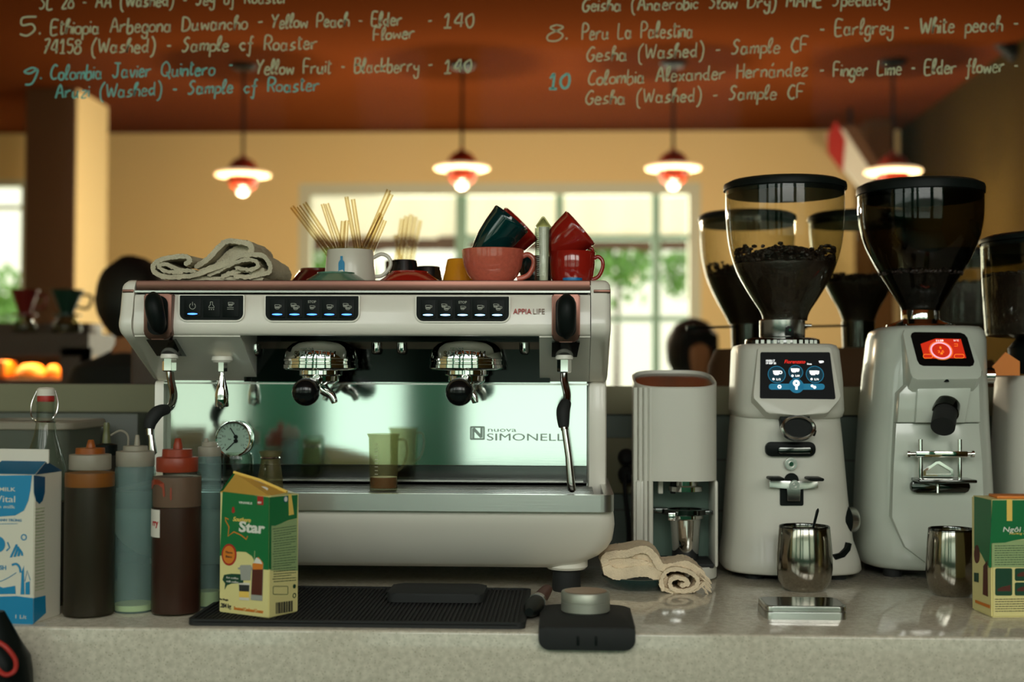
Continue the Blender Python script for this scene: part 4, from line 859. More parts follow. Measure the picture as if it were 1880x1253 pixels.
straws = [((606, 470), (536, 380), 9), ((613, 470), (548, 379), 8.5), ((622, 470), (559, 373), 9), ((624, 470), (592, 375), 7.5), ((632, 470), (600, 374), 8.5), ((625, 470), (630, 406), 9), ((634, 470), (637, 405), 8), ((657, 470), (636, 362), 8.5), ((663, 470), (648, 366), 8.5), ((662, 470), (714, 349), 9.5), ((668, 470), (719, 357), 8.5), ((678, 470), (707, 405), 8.5), ((655, 470), (699, 392), 8), ((670, 470), (700, 398), 9)]
slabel = ['glass straw leaning farthest left out of the pale mug', 'second glass straw from the left in the mug', 'third glass straw from the left, leaning left with a higher tip', 'thin amber straw leaning left behind the mug rim', 'amber straw standing just right of the thin amber one',
          'short upright straw left of the mug middle', 'short upright straw touching the other short one', 'tall straw near the mug middle with a round open tip', 'tall straw close to the right of the tallest middle one', 'longest glass straw leaning to the upper right', 'long straw lying just below the longest right one',
          'shorter straw with the lowest tip at the right of the mug', 'straw between the middle pair and the long right pair', 'greyish straw leaning right in front of the long ones']
for i, ((ax, ay), (bx, by), wd) in enumerate(straws):
    a = P(ax, ay, Y); b = P(bx, by, Y + .01 * ((i * 7) % 5 - 2) / 2); d = (b - a).normalized(); b0 = a - d * max(.0, (a.z - zc - .012) / max(d.z, .3))
    b0.x = max(c.x - 33 * s, min(c.x + 33 * s, b0.x)); b0.y = Y + ((i * 5) % 7 - 3) * .005; r = wd * s / 2; bm = bm_()
    ax_ = (b - b0); q = ax_.to_track_quat('Z', 'Y').to_matrix().to_4x4(); L = ax_.length
    lathe(bm, [(r * .72, 0), (r, 0), (r, L), (r * .72, L), (r * .72, 0)], seg=12, mtx=Matrix.Translation(b0) @ q)
    tag(obj('glass_straw', bm, M['straw'], origin=b0), slabel[i], 'straw', 'glass straws in the pale mug')
# reflection of the straw mug, built as a second jar farther back
rk = bm_(); Yb = .80; cb = P(735, 520, Yb); zs_ = Zp(552, Yb, 735)
box(rk, cb.x - .55, cb.x + .30, Yb - .14, Yb + .16, 0, zs_, bev=.01); tag(obj('wooden_cabinet', rk, M['wood'], origin=(cb.x, Yb, 0)), 'dark cabinet standing in for the mirrored coffee machine, carrying the reflected straw jar', 'cabinet')
s2 = px_m(Yb); bm = bm_(); hj = Zp(480, Yb, 735) - zs_; lathe(bm, [(0, 0), (26 * s2, 0), (28 * s2, .004), (28 * s2, hj), (26 * s2, hj), (26 * s2, .006), (0, .006)], cb.x, Yb, 28, z0=zs_)
tag(obj('mirrored_straw_jar', bm, M['brownpaint'], origin=(cb.x, Yb, zs_)), 'brown jar standing in for the reflected straw mug behind the mug handle', 'jar')
for i, (bx, by, lab) in enumerate(((738, 402, 'leftmost straw of the reflected bunch behind the mug handle'), (746, 397, 'second straw of the reflected bunch behind the mug'), (755, 394, 'tallest straw of the reflected bunch behind the mug'), (763, 398, 'straw right of the tallest in the reflected bunch'), (772, 405, 'rightmost straw of the reflected bunch behind the mug'), (726, 432, 'short straw at the left of the reflected bunch'))):
    b = P(bx, by, Yb); b0 = Vector((cb.x - .018 + i * .007, Yb + ((i * 3) % 5 - 2) * .006, zs_ + .010)); d = b - b0; bm = bm_()
    lathe(bm, [(.0035, 0), (.0048, 0), (.0048, d.length), (.0035, d.length), (.0035, 0)], seg=10, mtx=Matrix.Translation(b0) @ d.to_track_quat('Z', 'Y').to_matrix().to_4x4())
    tag(obj('glass_straw', bm, M['straw'], origin=b0), lab, 'straw', 'straws in the brown jar')
# saucers, cups
def saucer(px, Y, wpx, hpx, m, label, zb=None, name='saucer'):
    c = P(px, 512, Y); s = px_m(Y); r = wpx / 2 * s; z = zb if zb is not None else TOPZ; h = Zp(516 - hpx, Y, px) - z
    bm = bm_(); lathe(bm, [(r, 0), (r * .985, h * .14), (r * .62, h * .78), (r * .54, h * .9), (r * .54, h), (r * .49, h), (r * .48, h * .88), (0, h * .85), (0, h * .70), (r * .60, h * .64), (r * .95, 0)], c.x, Y, 48, z0=z)
    return tag(obj(name, bm, m, origin=(c.x, Y, z)), label, 'saucer', 'upturned saucers on the coffee machine')
saucer(617, .085, 128, 15, M['sagecup'], 'sage green saucer turned upside down in front of the straw mug')
saucer(752, .085, 124, 17, M['redcup'], 'red saucer turned upside down beside the straw mug')
saucer(583, .28, 120, 22, M['maroon'], 'maroon saucer upside down behind the left of the straw mug')
def cup(px, Y, rpx, hpx, m, label, up=True, foot=.55, handle=None, base_py=None, tilt=None, name='cup', shape=None, group=None, lift=0.0, raw=None):
    """a handled bowl cup; tilt=(axis angle, amount) leans it about its own middle"""
    s = px_m(Y); c = P(px, 500, Y); r = rpx * s; z = TOPZ; h = (Zp(516 - hpx, Y, px) - z) if raw is None else hpx * s
    t = thing(name, label, 'cup', (0, 0, 0), group or 'cups on the coffee machine')
    pr = shape or [(0, .012), (foot * .92, 0), (foot, .0), (foot * 1.02, .05), (foot * 1.12, .09), (.80, .28), (.93, .52), (.985, .78), (1.0, .985), (.985, 1.0), (.965, .985), (.945, .78), (.88, .50), (.74, .26), (.4, .12), (0, .10)]
    bm = bm_(); lathe(bm, [(a * r, b * h) for a, b in pr], 0, 0, 48); obj('cup_body', bm, m, t)
    if handle is not None:
        ca, sa = math.cos(handle), math.sin(handle); hp = [(.92, .80), (1.12, .86), (1.30, .74), (1.30, .52), (1.12, .28), (.78, .18)]
        bm = bm_(); tube(bm, smooth_path([(a * r * ca, a * r * sa, b * h) for a, b in hp]), r * .085, 12); obj('handle', bm, m, t)
    t.location = (c.x, Y, z + lift)
    if not up: t.rotation_euler = (PI, 0, 0); t.location = (c.x, Y, z + h + lift)
    if tilt: t.rotation_euler = tilt
    return t
cup(905, .10, 57.5, 57, M['pinkcup'], 'speckled pink bowl cup under the tilted teal cup', handle=R(-4))
cup(1050, .12, 43, 53, M['redcup'], 'upright dark red cup with its handle toward the machine edge', handle=R(-3), shape=[(0, .012), (.62, 0), (.68, .0), (.78, .06), (.92, .30), (.98, .60), (1.0, .985), (.985, 1.0), (.965, .985), (.94, .60), (.88, .30), (.7, .10), (0, .08)])
# tilted stacked cups: (pixel middle of the bowl, tilt)
def tilted(px, py, Y, rpx, hpx, m, label, ang, handle=None, lean=0.0, foot=.6):
    t = cup(px, Y, rpx, hpx, m, label, handle=handle, raw=1, shape=[(0, .02), (foot * .9, 0), (foot, 0), (foot * 1.04, .04), (foot * 1.14, .10), (.86, .34), (.95, .62), (1.0, .93), (1.02, .965), (1.0, 1.0), (.97, .985), (.91, .62), (.80, .34), (.5, .14), (0, .10)])
    s = px_m(Y); c = P(px, py, Y); t.rotation_euler = (R(lean), R(ang), 0); ax = t.rotation_euler.to_matrix() @ Vector((0, 0, 1)); t.location = c - ax * hpx * s; return t
tilted(940, 401, .10, 38, 88, M['tealcup'], 'dark teal cup leaning to the right inside the pink cup', 40, foot=.62, lean=8)
tilted(958, 411, .175, 42, 84, M['redcup'], 'glossy red cup leaning behind the dark teal cup', 46, foot=.62, lean=8)
tilted(1066, 418, .12, 40, 72, M['redcup'], 'glossy red cup leaning to the right inside the upright red cup', 50, handle=R(8), foot=.62, lean=8)
cup(985, .20, 34, 44, M['tealcup'], 'dark green cup standing behind the clear tube', handle=None)
cup(742, .18, 33, 38, M['blackcup'], 'small black cup upside down behind the red saucer', up=False, shape=[(0, .02), (.62, 0), (.70, .02), (.76, .2), (1, .97), (.97, 1), (.94, .97), (.7, .2), (0, .12)])
cup(786, .20, 30, 26, M['blackcup'], 'low black cup upside down between red saucer and orange cup', up=False, shape=[(0, .02), (.66, 0), (.74, .02), (.80, .2), (1, .97), (.97, 1), (.94, .97), (.74, .2), (0, .12)])
cup(843, .19, 33, 40, M['orangecup'], 'orange cup turned upside down behind the pink cup', up=False, handle=R(-55), shape=[(0, .02), (.60, 0), (.66, .02), (.78, .3), (1, .97), (.97, 1), (.94, .97), (.72, .3), (0, .12)])
# clear tube with a pointed end, blue cap
Y = .06; c = P(997, 517, Y); s = px_m(Y); bm = bm_(); h = Zp(397, Y, 997) - TOPZ; r = 15.5 * s
lathe(bm, [(0, .002), (r, .002), (r, h * .83), (r * .98, h * .845), (r * .18, h * .99), (0, h), (0, h * .98), (r * .9, h * .84), (r * .93, .004), (0, .004)], c.x, Y, 32, z0=TOPZ)
t = thing('sample_tube', 'clear pointed measuring tube standing upside down between the cups', 'tube', (c.x, Y, TOPZ)); obj('tube_wall', bm, M['glass'], t)
bm = bm_(); 
for k in range(22):
    z_ = h * (.12 + k * .030); wrapped_prism(bm, [(-.004, z_), (.001 + (.003 if k % 5 == 0 else 0), z_), (.001 + (.003 if k % 5 == 0 else 0), z_ + .0005), (-.004, z_ + .0005)], .0003, lambda a, b, d_: Vector((c.x + (r + d_) * math.sin(a / r - .5), Y - (r + d_) * math.cos(a / r - .5), TOPZ + b)))
obj('graduation', bm, M['white'], t)
bm = bm_(); lathe(bm, [(0, .0), (r * .5, 0), (r * .58, h * .5), (r * .62, h * .80), (0, h * .80)], c.x + r * .1, Y, 16, z0=TOPZ + .004); obj('paper_slip', bm, M['paper'], t)
bm = bm_(); lathe(bm, [(r * .95, h * .845), (r * .16, h * .985), (0, h * .985), (0, h * .97), (r * .9, h * .84)], c.x, Y, 28, z0=TOPZ); obj('amber_tip', bm, M['jug'], t)
Y = .030; c = P(1051, 517, Y); s = px_m(Y); bm = bm_(); lathe(bm, [(0, 0), (18 * s, 0), (18.5 * s, .001), (18 * s, 8.5 * s), (0, 9 * s)], c.x, Y, 28, z0=TOPZ); tag(obj('bottle_cap', bm, M['bluecap'], origin=(c.x, Y, TOPZ)), 'small flat blue cap in front of the upright red cup', 'cap')
# ================================================================ IN THE DRIP TRAY
GZ = zrim - .004
Y = .045; c = P(704, 898, Y); s = px_m(Y); h = Zp(797, Y, 704) - GZ
t = thing('measuring_jug', 'small clear measuring jug with a coffee-stained bottom on the drip tray', 'measuring jug', (c.x, Y, GZ))
bm = bm_(); lathe(bm, [(0, 0), (24.5 * s, 0), (25.5 * s, .002), (27.5 * s, h * .93), (31 * s, h), (29.5 * s, h), (26.5 * s, h * .93), (24.5 * s, .004), (0, .004)], c.x, Y, 40, z0=GZ); obj('jug_body', bm, M['jug'], t)
bm = bm_(); lathe(bm, [(0, .005), (24 * s, .005), (24.8 * s, h * .24), (0, h * .22)], c.x, Y, 32, z0=GZ); obj('coffee', bm, mat('coffee_dregs', C(124, 54, 20), .3), t)
bm = bm_(); tube(bm, smooth_path([(c.x + 26 * s, Y, GZ + h * .9), (c.x + 40 * s, Y, GZ + h * .88), (c.x + 43 * s, Y, GZ + h * .66), (c.x + 36 * s, Y, GZ + h * .44), (c.x + 25 * s, Y, GZ + h * .34)]), 3 * s, 10, flat=.6); obj('handle', bm, M['jug'], t)
bm = bm_()
fr_ = lambda a, b, d: Vector((c.x + (26.6 * s + d) * math.sin(a / (26 * s) - .5), Y - (26.6 * s + d) * math.cos(a / (26 * s) - .5), GZ + b))
for k in range(9): wrapped_prism(bm, [(0, h * (.3 + k * .065)), (6 * s, h * (.3 + k * .065)), (6 * s, h * (.3 + k * .065) + .0005), (0, h * (.3 + k * .065) + .0005)], .0004, fr_)
obj('graduation', bm, M['white'], t, False)
Y = .0; c = P(496, 905, Y); s = px_m(Y); h = Zp(829, Y, 496) - GZ
t = thing('glass_server', 'small waisted glass server on the drip tray behind the green carton', 'glass server', (c.x, Y, GZ))
bm = bm_(); lathe(bm, [(0, 0), (22 * s, 0), (24.5 * s, .004), (23 * s, h * .35), (18.5 * s, h * .74), (17 * s, h * .84), (21.5 * s, h), (20 * s, h), (15.8 * s, h * .84), (17 * s, h * .74), (22 * s, h * .35), (23 * s, .006), (0, .005)], c.x, Y, 36, z0=GZ); obj('server_body', bm, M['jug'], t)
bm = bm_(); lathe(bm, [(17.4 * s, h * .82), (18.6 * s, h * .84), (17.4 * s, h * .87)], c.x, Y, 30, z0=GZ); obj('neck_ring', bm, M['steel'], t)
bm = bm_(); tube(bm, smooth_path([(c.x - 2 * s, Y - 17 * s, GZ + h * .75), (c.x - 2 * s, Y - 30 * s, GZ + h * .68), (c.x - 2 * s, Y - 33 * s, GZ + h * .42), (c.x - 2 * s, Y - 22 * s, GZ + h * .28)]), 3.4 * s, 10); obj('handle', bm, M['glass'], t)
# ================================================================ GRINDERS
def se_ring(x0, x1, yc, dep, z, e=3.0, n=48):
    a, xc = (x1 - x0) / 2, (x0 + x1) / 2; out = []
    for i in range(n):
        t = 2 * PI * i / n; c, s = math.cos(t), math.sin(t)
        out.append((xc + a * math.copysign(abs(c) ** (2 / e), c), yc + dep * math.copysign(abs(s) ** (2 / e), s), z))
    return out
def px_loft(bm, rows, Y, e=3.0, n=48):
    """rows: (py, px left, px right, half depth) of the silhouette at depth Y"""
    loft(bm, [se_ring(P(a, py, Y).x, P(b, py, Y).x, Y, dp, Zp(py, Y, (a + b) / 2), e, n) for py, a, b, dp in rows])
def bean_mound(bm, cx, cy, rad, z_of, seed, n=56, m=9):
    """uneven top surface of heaped beans"""
    rings = []
    for j in range(m):
        r = rad * (m - 1 - j) / (m - 1); rings.append([bm.verts.new((cx + r * math.cos(2 * PI * i / n), cy + r * math.sin(2 * PI * i / n), z_of(r) + .0035 * noise.noise(Vector((r * math.cos(2 * PI * i / n) * 150, r * math.sin(2 * PI * i / n) * 150, seed))))) for i in range(n)]) if r > 0 else rings.append([bm.verts.new((cx, cy, z_of(0)))])
    for a, b in zip(rings, rings[1:]):
        for i in range(n): face(bm, [a[i], a[(i + 1) % n], b[(i + 1) % n], b[i]] if len(b) > 1 else [a[i], a[(i + 1) % n], b[0]])
    return rings[0]
def hopper(par, pxc, Y, prof, lid, beans, glass, lidm, seed, lid_h=None):
    """prof: (py, half width px); lid: (top py, lip py, half width); beans: (edge py, middle py) or None"""
    s = px_m(Y); c = P(pxc, 500, Y); zz = lambda py: Zp(py, Y, pxc); out = []
    pz = [(r * s, zz(py)) for py, r in prof]; sm = [(v.x, v.y) for v in smooth_path([(a, b, 0) for a, b in pz], 5)]
    bm = bm_(); lathe(bm, sm, c.x, Y, 64); h = obj('hopper', bm, glass, par)
    t0, t1, rl = lid; bm = bm_(); lathe(bm, [(0, zz(t0)), (rl * s * .5, zz(t0) - .0005), (rl * s * .90, zz(t0 + 5)), (rl * s * .99, zz(t0 + 10)), (rl * s, zz(t0 + 14)), (rl * s, zz(t1)), (rl * s * .965, zz(t1)), (rl * s * .955, zz(t1 + 9)), (0, zz(t1 + 9))], c.x, Y, 64); obj('hopper_lid', bm, lidm, par)
    if beans:
        be, bmid = beans; ze, zm = zz(be), zz(bmid); low = [(r, z) for r, z in sm if z < ze]
        rt = min(sm, key=lambda q: abs(q[1] - ze))[0] * .985
        bm = bm_(); ring = bean_mound(bm, c.x, Y, rt, lambda r: zm + (ze - zm) * (r / rt) ** 2, seed)
        prev = ring; n = len(ring)
        for r, z in low:
            cur = [bm.verts.new((c.x + r * .985 * math.cos(2 * PI * i / n), Y + r * .985 * math.sin(2 * PI * i / n), z)) for i in range(n)]
            for i in range(n): face(bm, [prev[i], prev[(i + 1) % n], cur[(i + 1) % n], cur[i]])
            prev = cur
        face(bm, prev); rnd = random.Random(seed)
        for i in range(620):
            a, r = rnd.uniform(0, 2 * PI), rt * math.sqrt(rnd.uniform(.02, .97)); z = zm + (ze - zm) * (r / rt) ** 2
            if i % 3 == 0: r = rt * .965
            m4 = Matrix.Translation((c.x + r * math.cos(a), Y + r * math.sin(a), z + .001)) @ Matrix.Rotation(rnd.uniform(0, 6), 4, 'Z') @ Matrix.Rotation(rnd.uniform(-.8, .8), 4, 'X') @ Matrix.Diagonal((.0058, .0042, .0034, 1))
            t = bmesh.new(); bmesh.ops.create_icosphere(t, subdivisions=1, radius=1); join(bm, t, 0, m4)
        tag(obj('coffee_beans', bm, M['beans'], par), kind='stuff')
    return h
# ---- the grinder with the blue-ringed screen
Y = .286
g1 = thing('coffee_grinder', 'white coffee grinder with a black screen of blue-ringed icons and clear hopper', 'coffee grinder', (P(1448, 1050, Y).x, Y, T), 'coffee grinders on the counter')
bm = bm_(); px_loft(bm, [(764, 1343, 1536, .090), (800, 1340, 1540, .092), (900, 1333, 1549, .096), (950, 1330, 1554, .099), (985, 1328, 1559, .103), (1005, 1325, 1566, .109), (1022, 1323, 1571, .114), (1036, 1323, 1573, .115), (1040, 1326, 1570, .113)], Y, 3.2); obj('body', bm, M['enamel2'], g1, ang=60)
bm = bm_(); px_loft(bm, [(1038, 1335, 1560, .107), (1043.5, 1338, 1557, .105)], Y, 3.0); obj('base_plinth', bm, M['rubber'], g1)
for dx, dy in ((-.07, -.07), (.07, -.07), (-.07, .07), (.07, .07)):
    cx = P(1448, 1050, Y).x + dx; bm = bm_(); lathe(bm, [(0, T), (.016, T), (.016, Zp(1041, Y, 1448)), (0, Zp(1041, Y, 1448))], cx, Y + dy, 20); obj('foot', bm, M['rubber'], g1)
bm = bm_(); px_loft(bm, [(633, 1362, 1520, .075), (636, 1350, 1528, .086), (645, 1346, 1533, .090), (700, 1344, 1539, .094), (752, 1342, 1541, .097), (763, 1345, 1538, .095), (767, 1352, 1530, .088)], Y, 4.0); obj('grinder_head', bm, M['enamel2'], g1, ang=60)
zfront = Y - .096
o = P(1463, 763, zfront - .028); tp = P(1463, 640, zfront + .004); fs = Fr(o, (1, 0, 0), tp - o)
bz = [(1391, 641), (1396, 637), (1522, 637), (1527, 641), (1544, 727), (1541, 735), (1522, 757), (1515, 760), (1465, 763), (1413, 760), (1406, 756), (1384, 732), (1383, 724)]
bm = bm_(); fs.prism(bm, Q(fs, bz), -.045, 0, bev=.002); obj('screen_bezel', bm, M['enamel2'], g1, ang=30)
fs.o += fs.n * .0006
bm = bm_(); fs.prism(bm, Q(fs, [(1396, 649), (1398, 647), (1522, 647), (1524, 649), (1534, 731), (1532, 733.5), (1397, 732), (1395, 730)]), -.003, 0); sc = obj('touch_screen', bm, M['screen'], g1, False)
def ui(fr, fn, m, name='screen_icon'):
    bm = bm_(); fn(bm); return obj(name, bm, m, sc, False)
s = px_m(zfront)
q = lambda px, py: Q(fs, [(px, py)])[0]
def qtext(fr, bm, body, px, py, hpx, wpx, **k): u, v = Q(fr, [(px, py)])[0]; fr.text(bm, body, u, v, hpx * s, wpx * s if wpx else None, 0, .0003, **k)
ui(fs, lambda bm: qtext(fs, bm, '10:50:17', 1406.5, 664.5, 3.8, 16, bold=.03), M['scr_white'], 'clock_text')
ui(fs, lambda bm: qtext(fs, bm, '19 SEP 25', 1406.5, 669, 3.6, 18, bold=.03), M['scr_white'], 'date_text')
ui(fs, lambda bm: qtext(fs, bm, 'Fiorenzato', 1440, 667.5, 6.5, 38, shear=.3, bold=.015), M['scr_red'], 'maker_text')
ui(fs, lambda bm: qtext(fs, bm, 'Dose', 1482, 670, 3, 8, bold=.03), M['scr_white'], 'mode_text')
def cupshape(fr, bm, px, py, k, dbl=False):
    u, v = q(px, py); a = s * k
    fr.prism(bm, [(u - 8 * a, v + 5 * a), (u - 7 * a, v - 2 * a), (u - 4 * a, v - 5 * a), (u + 3 * a, v - 5 * a), (u + 6 * a, v - 2 * a), (u + 7 * a, v + 5 * a)], 0, .0003); fr.circ(bm, u + 8 * a, v + 1 * a, 3 * a, 2 * a, 0, .0003, n=14)
    if dbl: fr.prism(bm, [(u + 6 * a, v + 4.5 * a), (u + 6.5 * a, v - 3 * a), (u + 9 * a, v - 4 * a), (u + 12 * a, v - 2 * a), (u + 13 * a, v + 4.5 * a)], 0, .0003)
ui(fs, lambda bm: cupshape(fs, bm, 1507, 665, .45), M['scr_white'])
for px, py, r, dbl, tx in ((1426, 688, 15.5, 0, '3,15'), (1461, 683.5, 12.5, 1, '3,00'), (1496, 688, 15.5, 1, '5,70')):
    ui(fs, lambda bm: fs.disc(bm, *q(px, py), r * s, -.0002, .0001, n=36), M['scr_dteal']); ui(fs, lambda bm: fs.circ(bm, *q(px, py), r * s, 1.3 * s, .0001, .0003, n=40), M['scr_teal'])
    fs.o += fs.n * .0002; ui(fs, lambda bm: cupshape(fs, bm, px - (3 if dbl else 0), py - 3, .85 if r > 13 else .75, dbl), M['scr_white']); ui(fs, lambda bm: (qtext(fs, bm, tx, px - 1, py + r * .68, 3.4, 8, bold=.03), fs.disc(bm, *q(px - 6, py + r * .55), 2.2 * s, 0, .0003, n=14)), M['scr_white']); fs.o -= fs.n * .0002
ui(fs, lambda bm: (fs.prism(bm, Q(fs, rrect(1411.5, 1514, 705, 716, 5.4, 6)), 0, .0003), fs.disc(bm, *q(1462, 709), 13.5 * s, 0, .0003, n=32)), M['scr_teal'])
fs.o += fs.n * .0003
ui(fs, lambda bm: (fs.circ(bm, *q(1462, 704), 4 * s, 4.5 * s, 0, .0003, n=20), fs.prism(bm, Q(fs, [(1460, 706), (1464.5, 706), (1464.5, 716), (1460, 716)]), 0, .0003)), M['scr_white'])
ui(fs, lambda bm: (fs.circ(bm, *q(1431, 710.5), 2.6 * s, 2.2 * s, 0, .0003, n=12), ), M['scr_white']); ui(fs, lambda bm: (fs.disc(bm, *q(1491, 709), 2.6 * s, 0, .0003, n=12), fs.disc(bm, *q(1495.5, 711.5), 3 * s, 0, .0003, n=12)), M['scr_white'])
# collar, ring, knob
zz = lambda py: Zp(py, Y, 1441); s = px_m(Y); cx = P(1436, 600, Y).x
bm = bm_(); lathe(bm, [(0, zz(587)), (39 * s, zz(587)), (41 * s, zz(589)), (41 * s, zz(619)), (39.5 * s, zz(621)), (0, zz(621))], cx, Y, 48); cl = obj('steel_collar', bm, M['steel'], g1)
u0 = Vector((cx + .006, Y - 41 * s, 0)); fk = Fr((u0.x, u0.y - .001, zz(618)), (1, 0, 0), (0, 0, 1))
bm = bm_(); fk.prism(bm, [(-8 * s, 0), (8 * s, 0), (6 * s, 15 * s), (3 * s, 17 * s), (-3 * s, 17 * s), (-6 * s, 15 * s)], -.004, .005, bev=.001); kn = obj('lock_tab', bm, M['black'], cl); bm = bm_(); fk.disc(bm, 0, 10 * s, 2.2 * s, .004, .0062, n=14); obj('tab_screw', bm, M['chrome'], kn)
bm = bm_(); tube(bm, [(cx + 40 * s, Y, zz(598)), (cx + 53 * s, Y, zz(598))], .003, 12); obj('collar_pin', bm, M['steel'], cl)
bm = bm_(); lathe(bm, [(0, zz(620)), (58 * s, zz(621)), (66 * s, zz(624)), (67 * s, zz(627)), (67 * s, zz(634)), (0, zz(635))], cx, Y, 56); ar = obj('adjustment_ring', bm, M['dchrome'], g1)
bm = bm_(); 
for k in range(36):
    a = 2 * PI * k / 36; 
    if -2.5 < math.atan2(math.sin(a), math.cos(a)) < -.6: box(bm, cx + 67 * s * math.cos(a) - .003, cx + 67 * s * math.cos(a) + .003, Y + 67 * s * math.sin(a) - .002, Y + 67 * s * math.sin(a) + .001, zz(633), zz(626))
obj('ring_segment', bm, M['steel'], ar, False)
hopper(g1, 1441, Y, [(352, 107), (400, 106.5), (440, 103), (470, 97), (500, 87), (525, 74), (550, 59), (570, 46), (582, 41), (589, 40)], (329, 350, 111), (486, 455), M['hopper'], M['black'], 3)
# spout ring, tray, button, fork
yf = Y - .098
def fdet(pyo, tilt=0): return Fr(P(1455, pyo, yf), (1, 0, 0), (0, 0, 1))
f1 = fdet(900); s = px_m(yf)
bm = bm_(); f1.prism(bm, Q(f1, [(1430, 764), (1485, 764), (1482, 790), (1433, 790)]), -.01, .014, bev=.003); obj('chute', bm, M['black'], g1)
c = P(1463, 790, yf - .022); mt = Matrix.Translation(c) @ Matrix.Rotation(R(74), 4, 'X') @ Matrix.Diagonal((1, .72, 1, 1))
bm = bm_(); lathe(bm, [(25 * s, 0), (29 * s, .0), (31 * s, .004), (31 * s, .018), (28 * s, .020), (25 * s, .018), (24 * s, 0)], seg=40, mtx=mt); sr_ = obj('spout_ring', bm, M['steel'], g1)
bm = bm_(); lathe(bm, [(0, .002), (25 * s, .002), (25 * s, .010), (0, .010)], seg=32, mtx=mt); obj('spout_mouth', bm, M['black'], sr_)
bm = bm_(); tube(bm, [P(1488, 793, yf - .018), P(1497, 796, yf - .018)], .0055, 12); obj('ring_knob', bm, M['black'], sr_)
bm = bm_(); f1.prism(bm, Q(f1, rrect(1405.5, 1497, 812, 838.5, 11, 6)), -.01, .0035, bev=.001); tp_ = obj('switch_recess', bm, M['black'], g1)
bm = bm_(); f1.prism(bm, Q(f1, rrect(1427, 1490, 820, 834, 6, 4)), .0035, .009, bev=.002); obj('micro_switch', bm, M['dchrome'], tp_)
bm = bm_(); f1.disc(bm, *Q(f1, [(1451.5, 852)])[0], 11.5 * s, 0, .004, n=32); f1.circ(bm, *Q(f1, [(1451.5, 852)])[0], 8.5 * s, 3 * s, .004, .0065); pb = obj('push_button', bm, M['steel'], g1)
bm = bm_(); f1.disc(bm, *Q(f1, [(1451.5, 852)])[0], 4 * s, .004, .008, n=18); obj('button_core', bm, M['chrome'], pb)
bm = bm_(); f1.prism(bm, Q(f1, rrect(1432, 1475, 890, 929, 3, 3)), -.006, .001); f1.disc(bm, *Q(f1, [(1453, 882)])[0], 13 * s, 0, .0015, n=30); fb = obj('fork_slot', bm, M['black'], g1)
bm = bm_(); f1.prism(bm, Q(f1, [(1411, 882), (1500, 884), (1500, 896), (1467, 897), (1467, 920), (1444, 920), (1444, 896), (1411, 895)]), .002, .010, bev=.001); obj('fork_plate', bm, M['steel'], fb)
for a, b in ((1411, 1439), (1482, 1511)):
    bm = bm_(); box(bm, P(a, 880, yf - .04).x, P(b, 880, yf - .04).x, yf - .055, yf - .008, P(1450, 882, yf - .03).z, P(1450, 876, yf - .03).z, bev=.003); obj('fork_arm', bm, M['black'], fb)
bm = bm_(); f1.disc(bm, *Q(f1, [(1456, 890)])[0], 9 * s, .009, .015, n=26); f1.circ(bm, *Q(f1, [(1456, 890)])[0], 5 * s, 2 * s, .015, .0165); f1.disc(bm, *Q(f1, [(1456, 890)])[0], 2 * s, .015, .017, n=12); obj('fork_screw', bm, M['steel'], fb)
a = P(1556, 955, Y - .045); bm = bm_(); mt = Matrix.Translation(a) @ Matrix.Rotation(R(18), 4, 'Z') @ Matrix.Rotation(R(90), 4, 'Y'); lathe(bm, [(0, -.02), (.026, -.02), (.026, -.004), (0, -.004)], seg=36, mtx=mt); sk_ = obj('knob_socket', bm, M['black'], g1)
bm = bm_(); lathe(bm, [(0, -.01), (.0215, -.01), (.0225, .008), (.0205, .013), (0, .014)], seg=36, mtx=mt); obj('dose_knob', bm, M['steel'], sk_)
f4 = Fr(P(1543, 1010, Y - .09), Vector((.8, .45, 0)), (0, 0, 1)); bm = bm_(); f4.prism(bm, Q(f4, [(1524, 1018), (1535, 1015), (1546, 1006), (1552, 996), (1556, 998), (1553, 1010), (1543, 1022), (1527, 1027)]), -.03, .011); obj('curved_slot', bm, M['black'], g1)
# ---- the glossy grinder with the red screen
Y = .325
g2 = thing('coffee_grinder', 'glossy white coffee grinder with a red touch screen and smoked hopper', 'coffee grinder', (P(1694, 1050, Y).x, Y, T), 'coffee grinders on the counter')
bm = bm_(); px_loft(bm, [(600, 1640, 1778, .060), (602, 1616, 1790, .085), (610, 1602, 1796, .098), (625, 1597, 1799, .104), (690, 1589, 1800, .108), (760, 1583, 1803, .110), (850, 1577, 1808, .112), (930, 1573, 1813, .114), (1000, 1572, 1816, .115), (1022, 1574, 1815, .113), (1030, 1578, 1811, .110), (1033, 1586, 1804, .106)], Y, 3.0, 56); obj('body', bm, M['pearl'], g2, ang=60)
bm = bm_(); px_loft(bm, [(1031, 1592, 1796, .100), (1037, 1596, 1792, .097)], Y, 2.8); obj('base_plinth', bm, M['rubber'], g2)
for dx, dy in ((-.07, -.07), (.07, -.07), (-.07, .07), (.07, .07)):
    cx = P(1694, 1050, Y).x + dx; bm = bm_(); lathe(bm, [(0, T), (.016, T), (.016, Zp(1034, Y, 1694)), (0, Zp(1034, Y, 1694))], cx, Y + dy, 20); obj('foot', bm, M['rubber'], g2)
yf = Y - .114; s = px_m(yf)
f2 = Fr(P(1720, 850, yf), (1, 0, 0), (0, 0, 1))
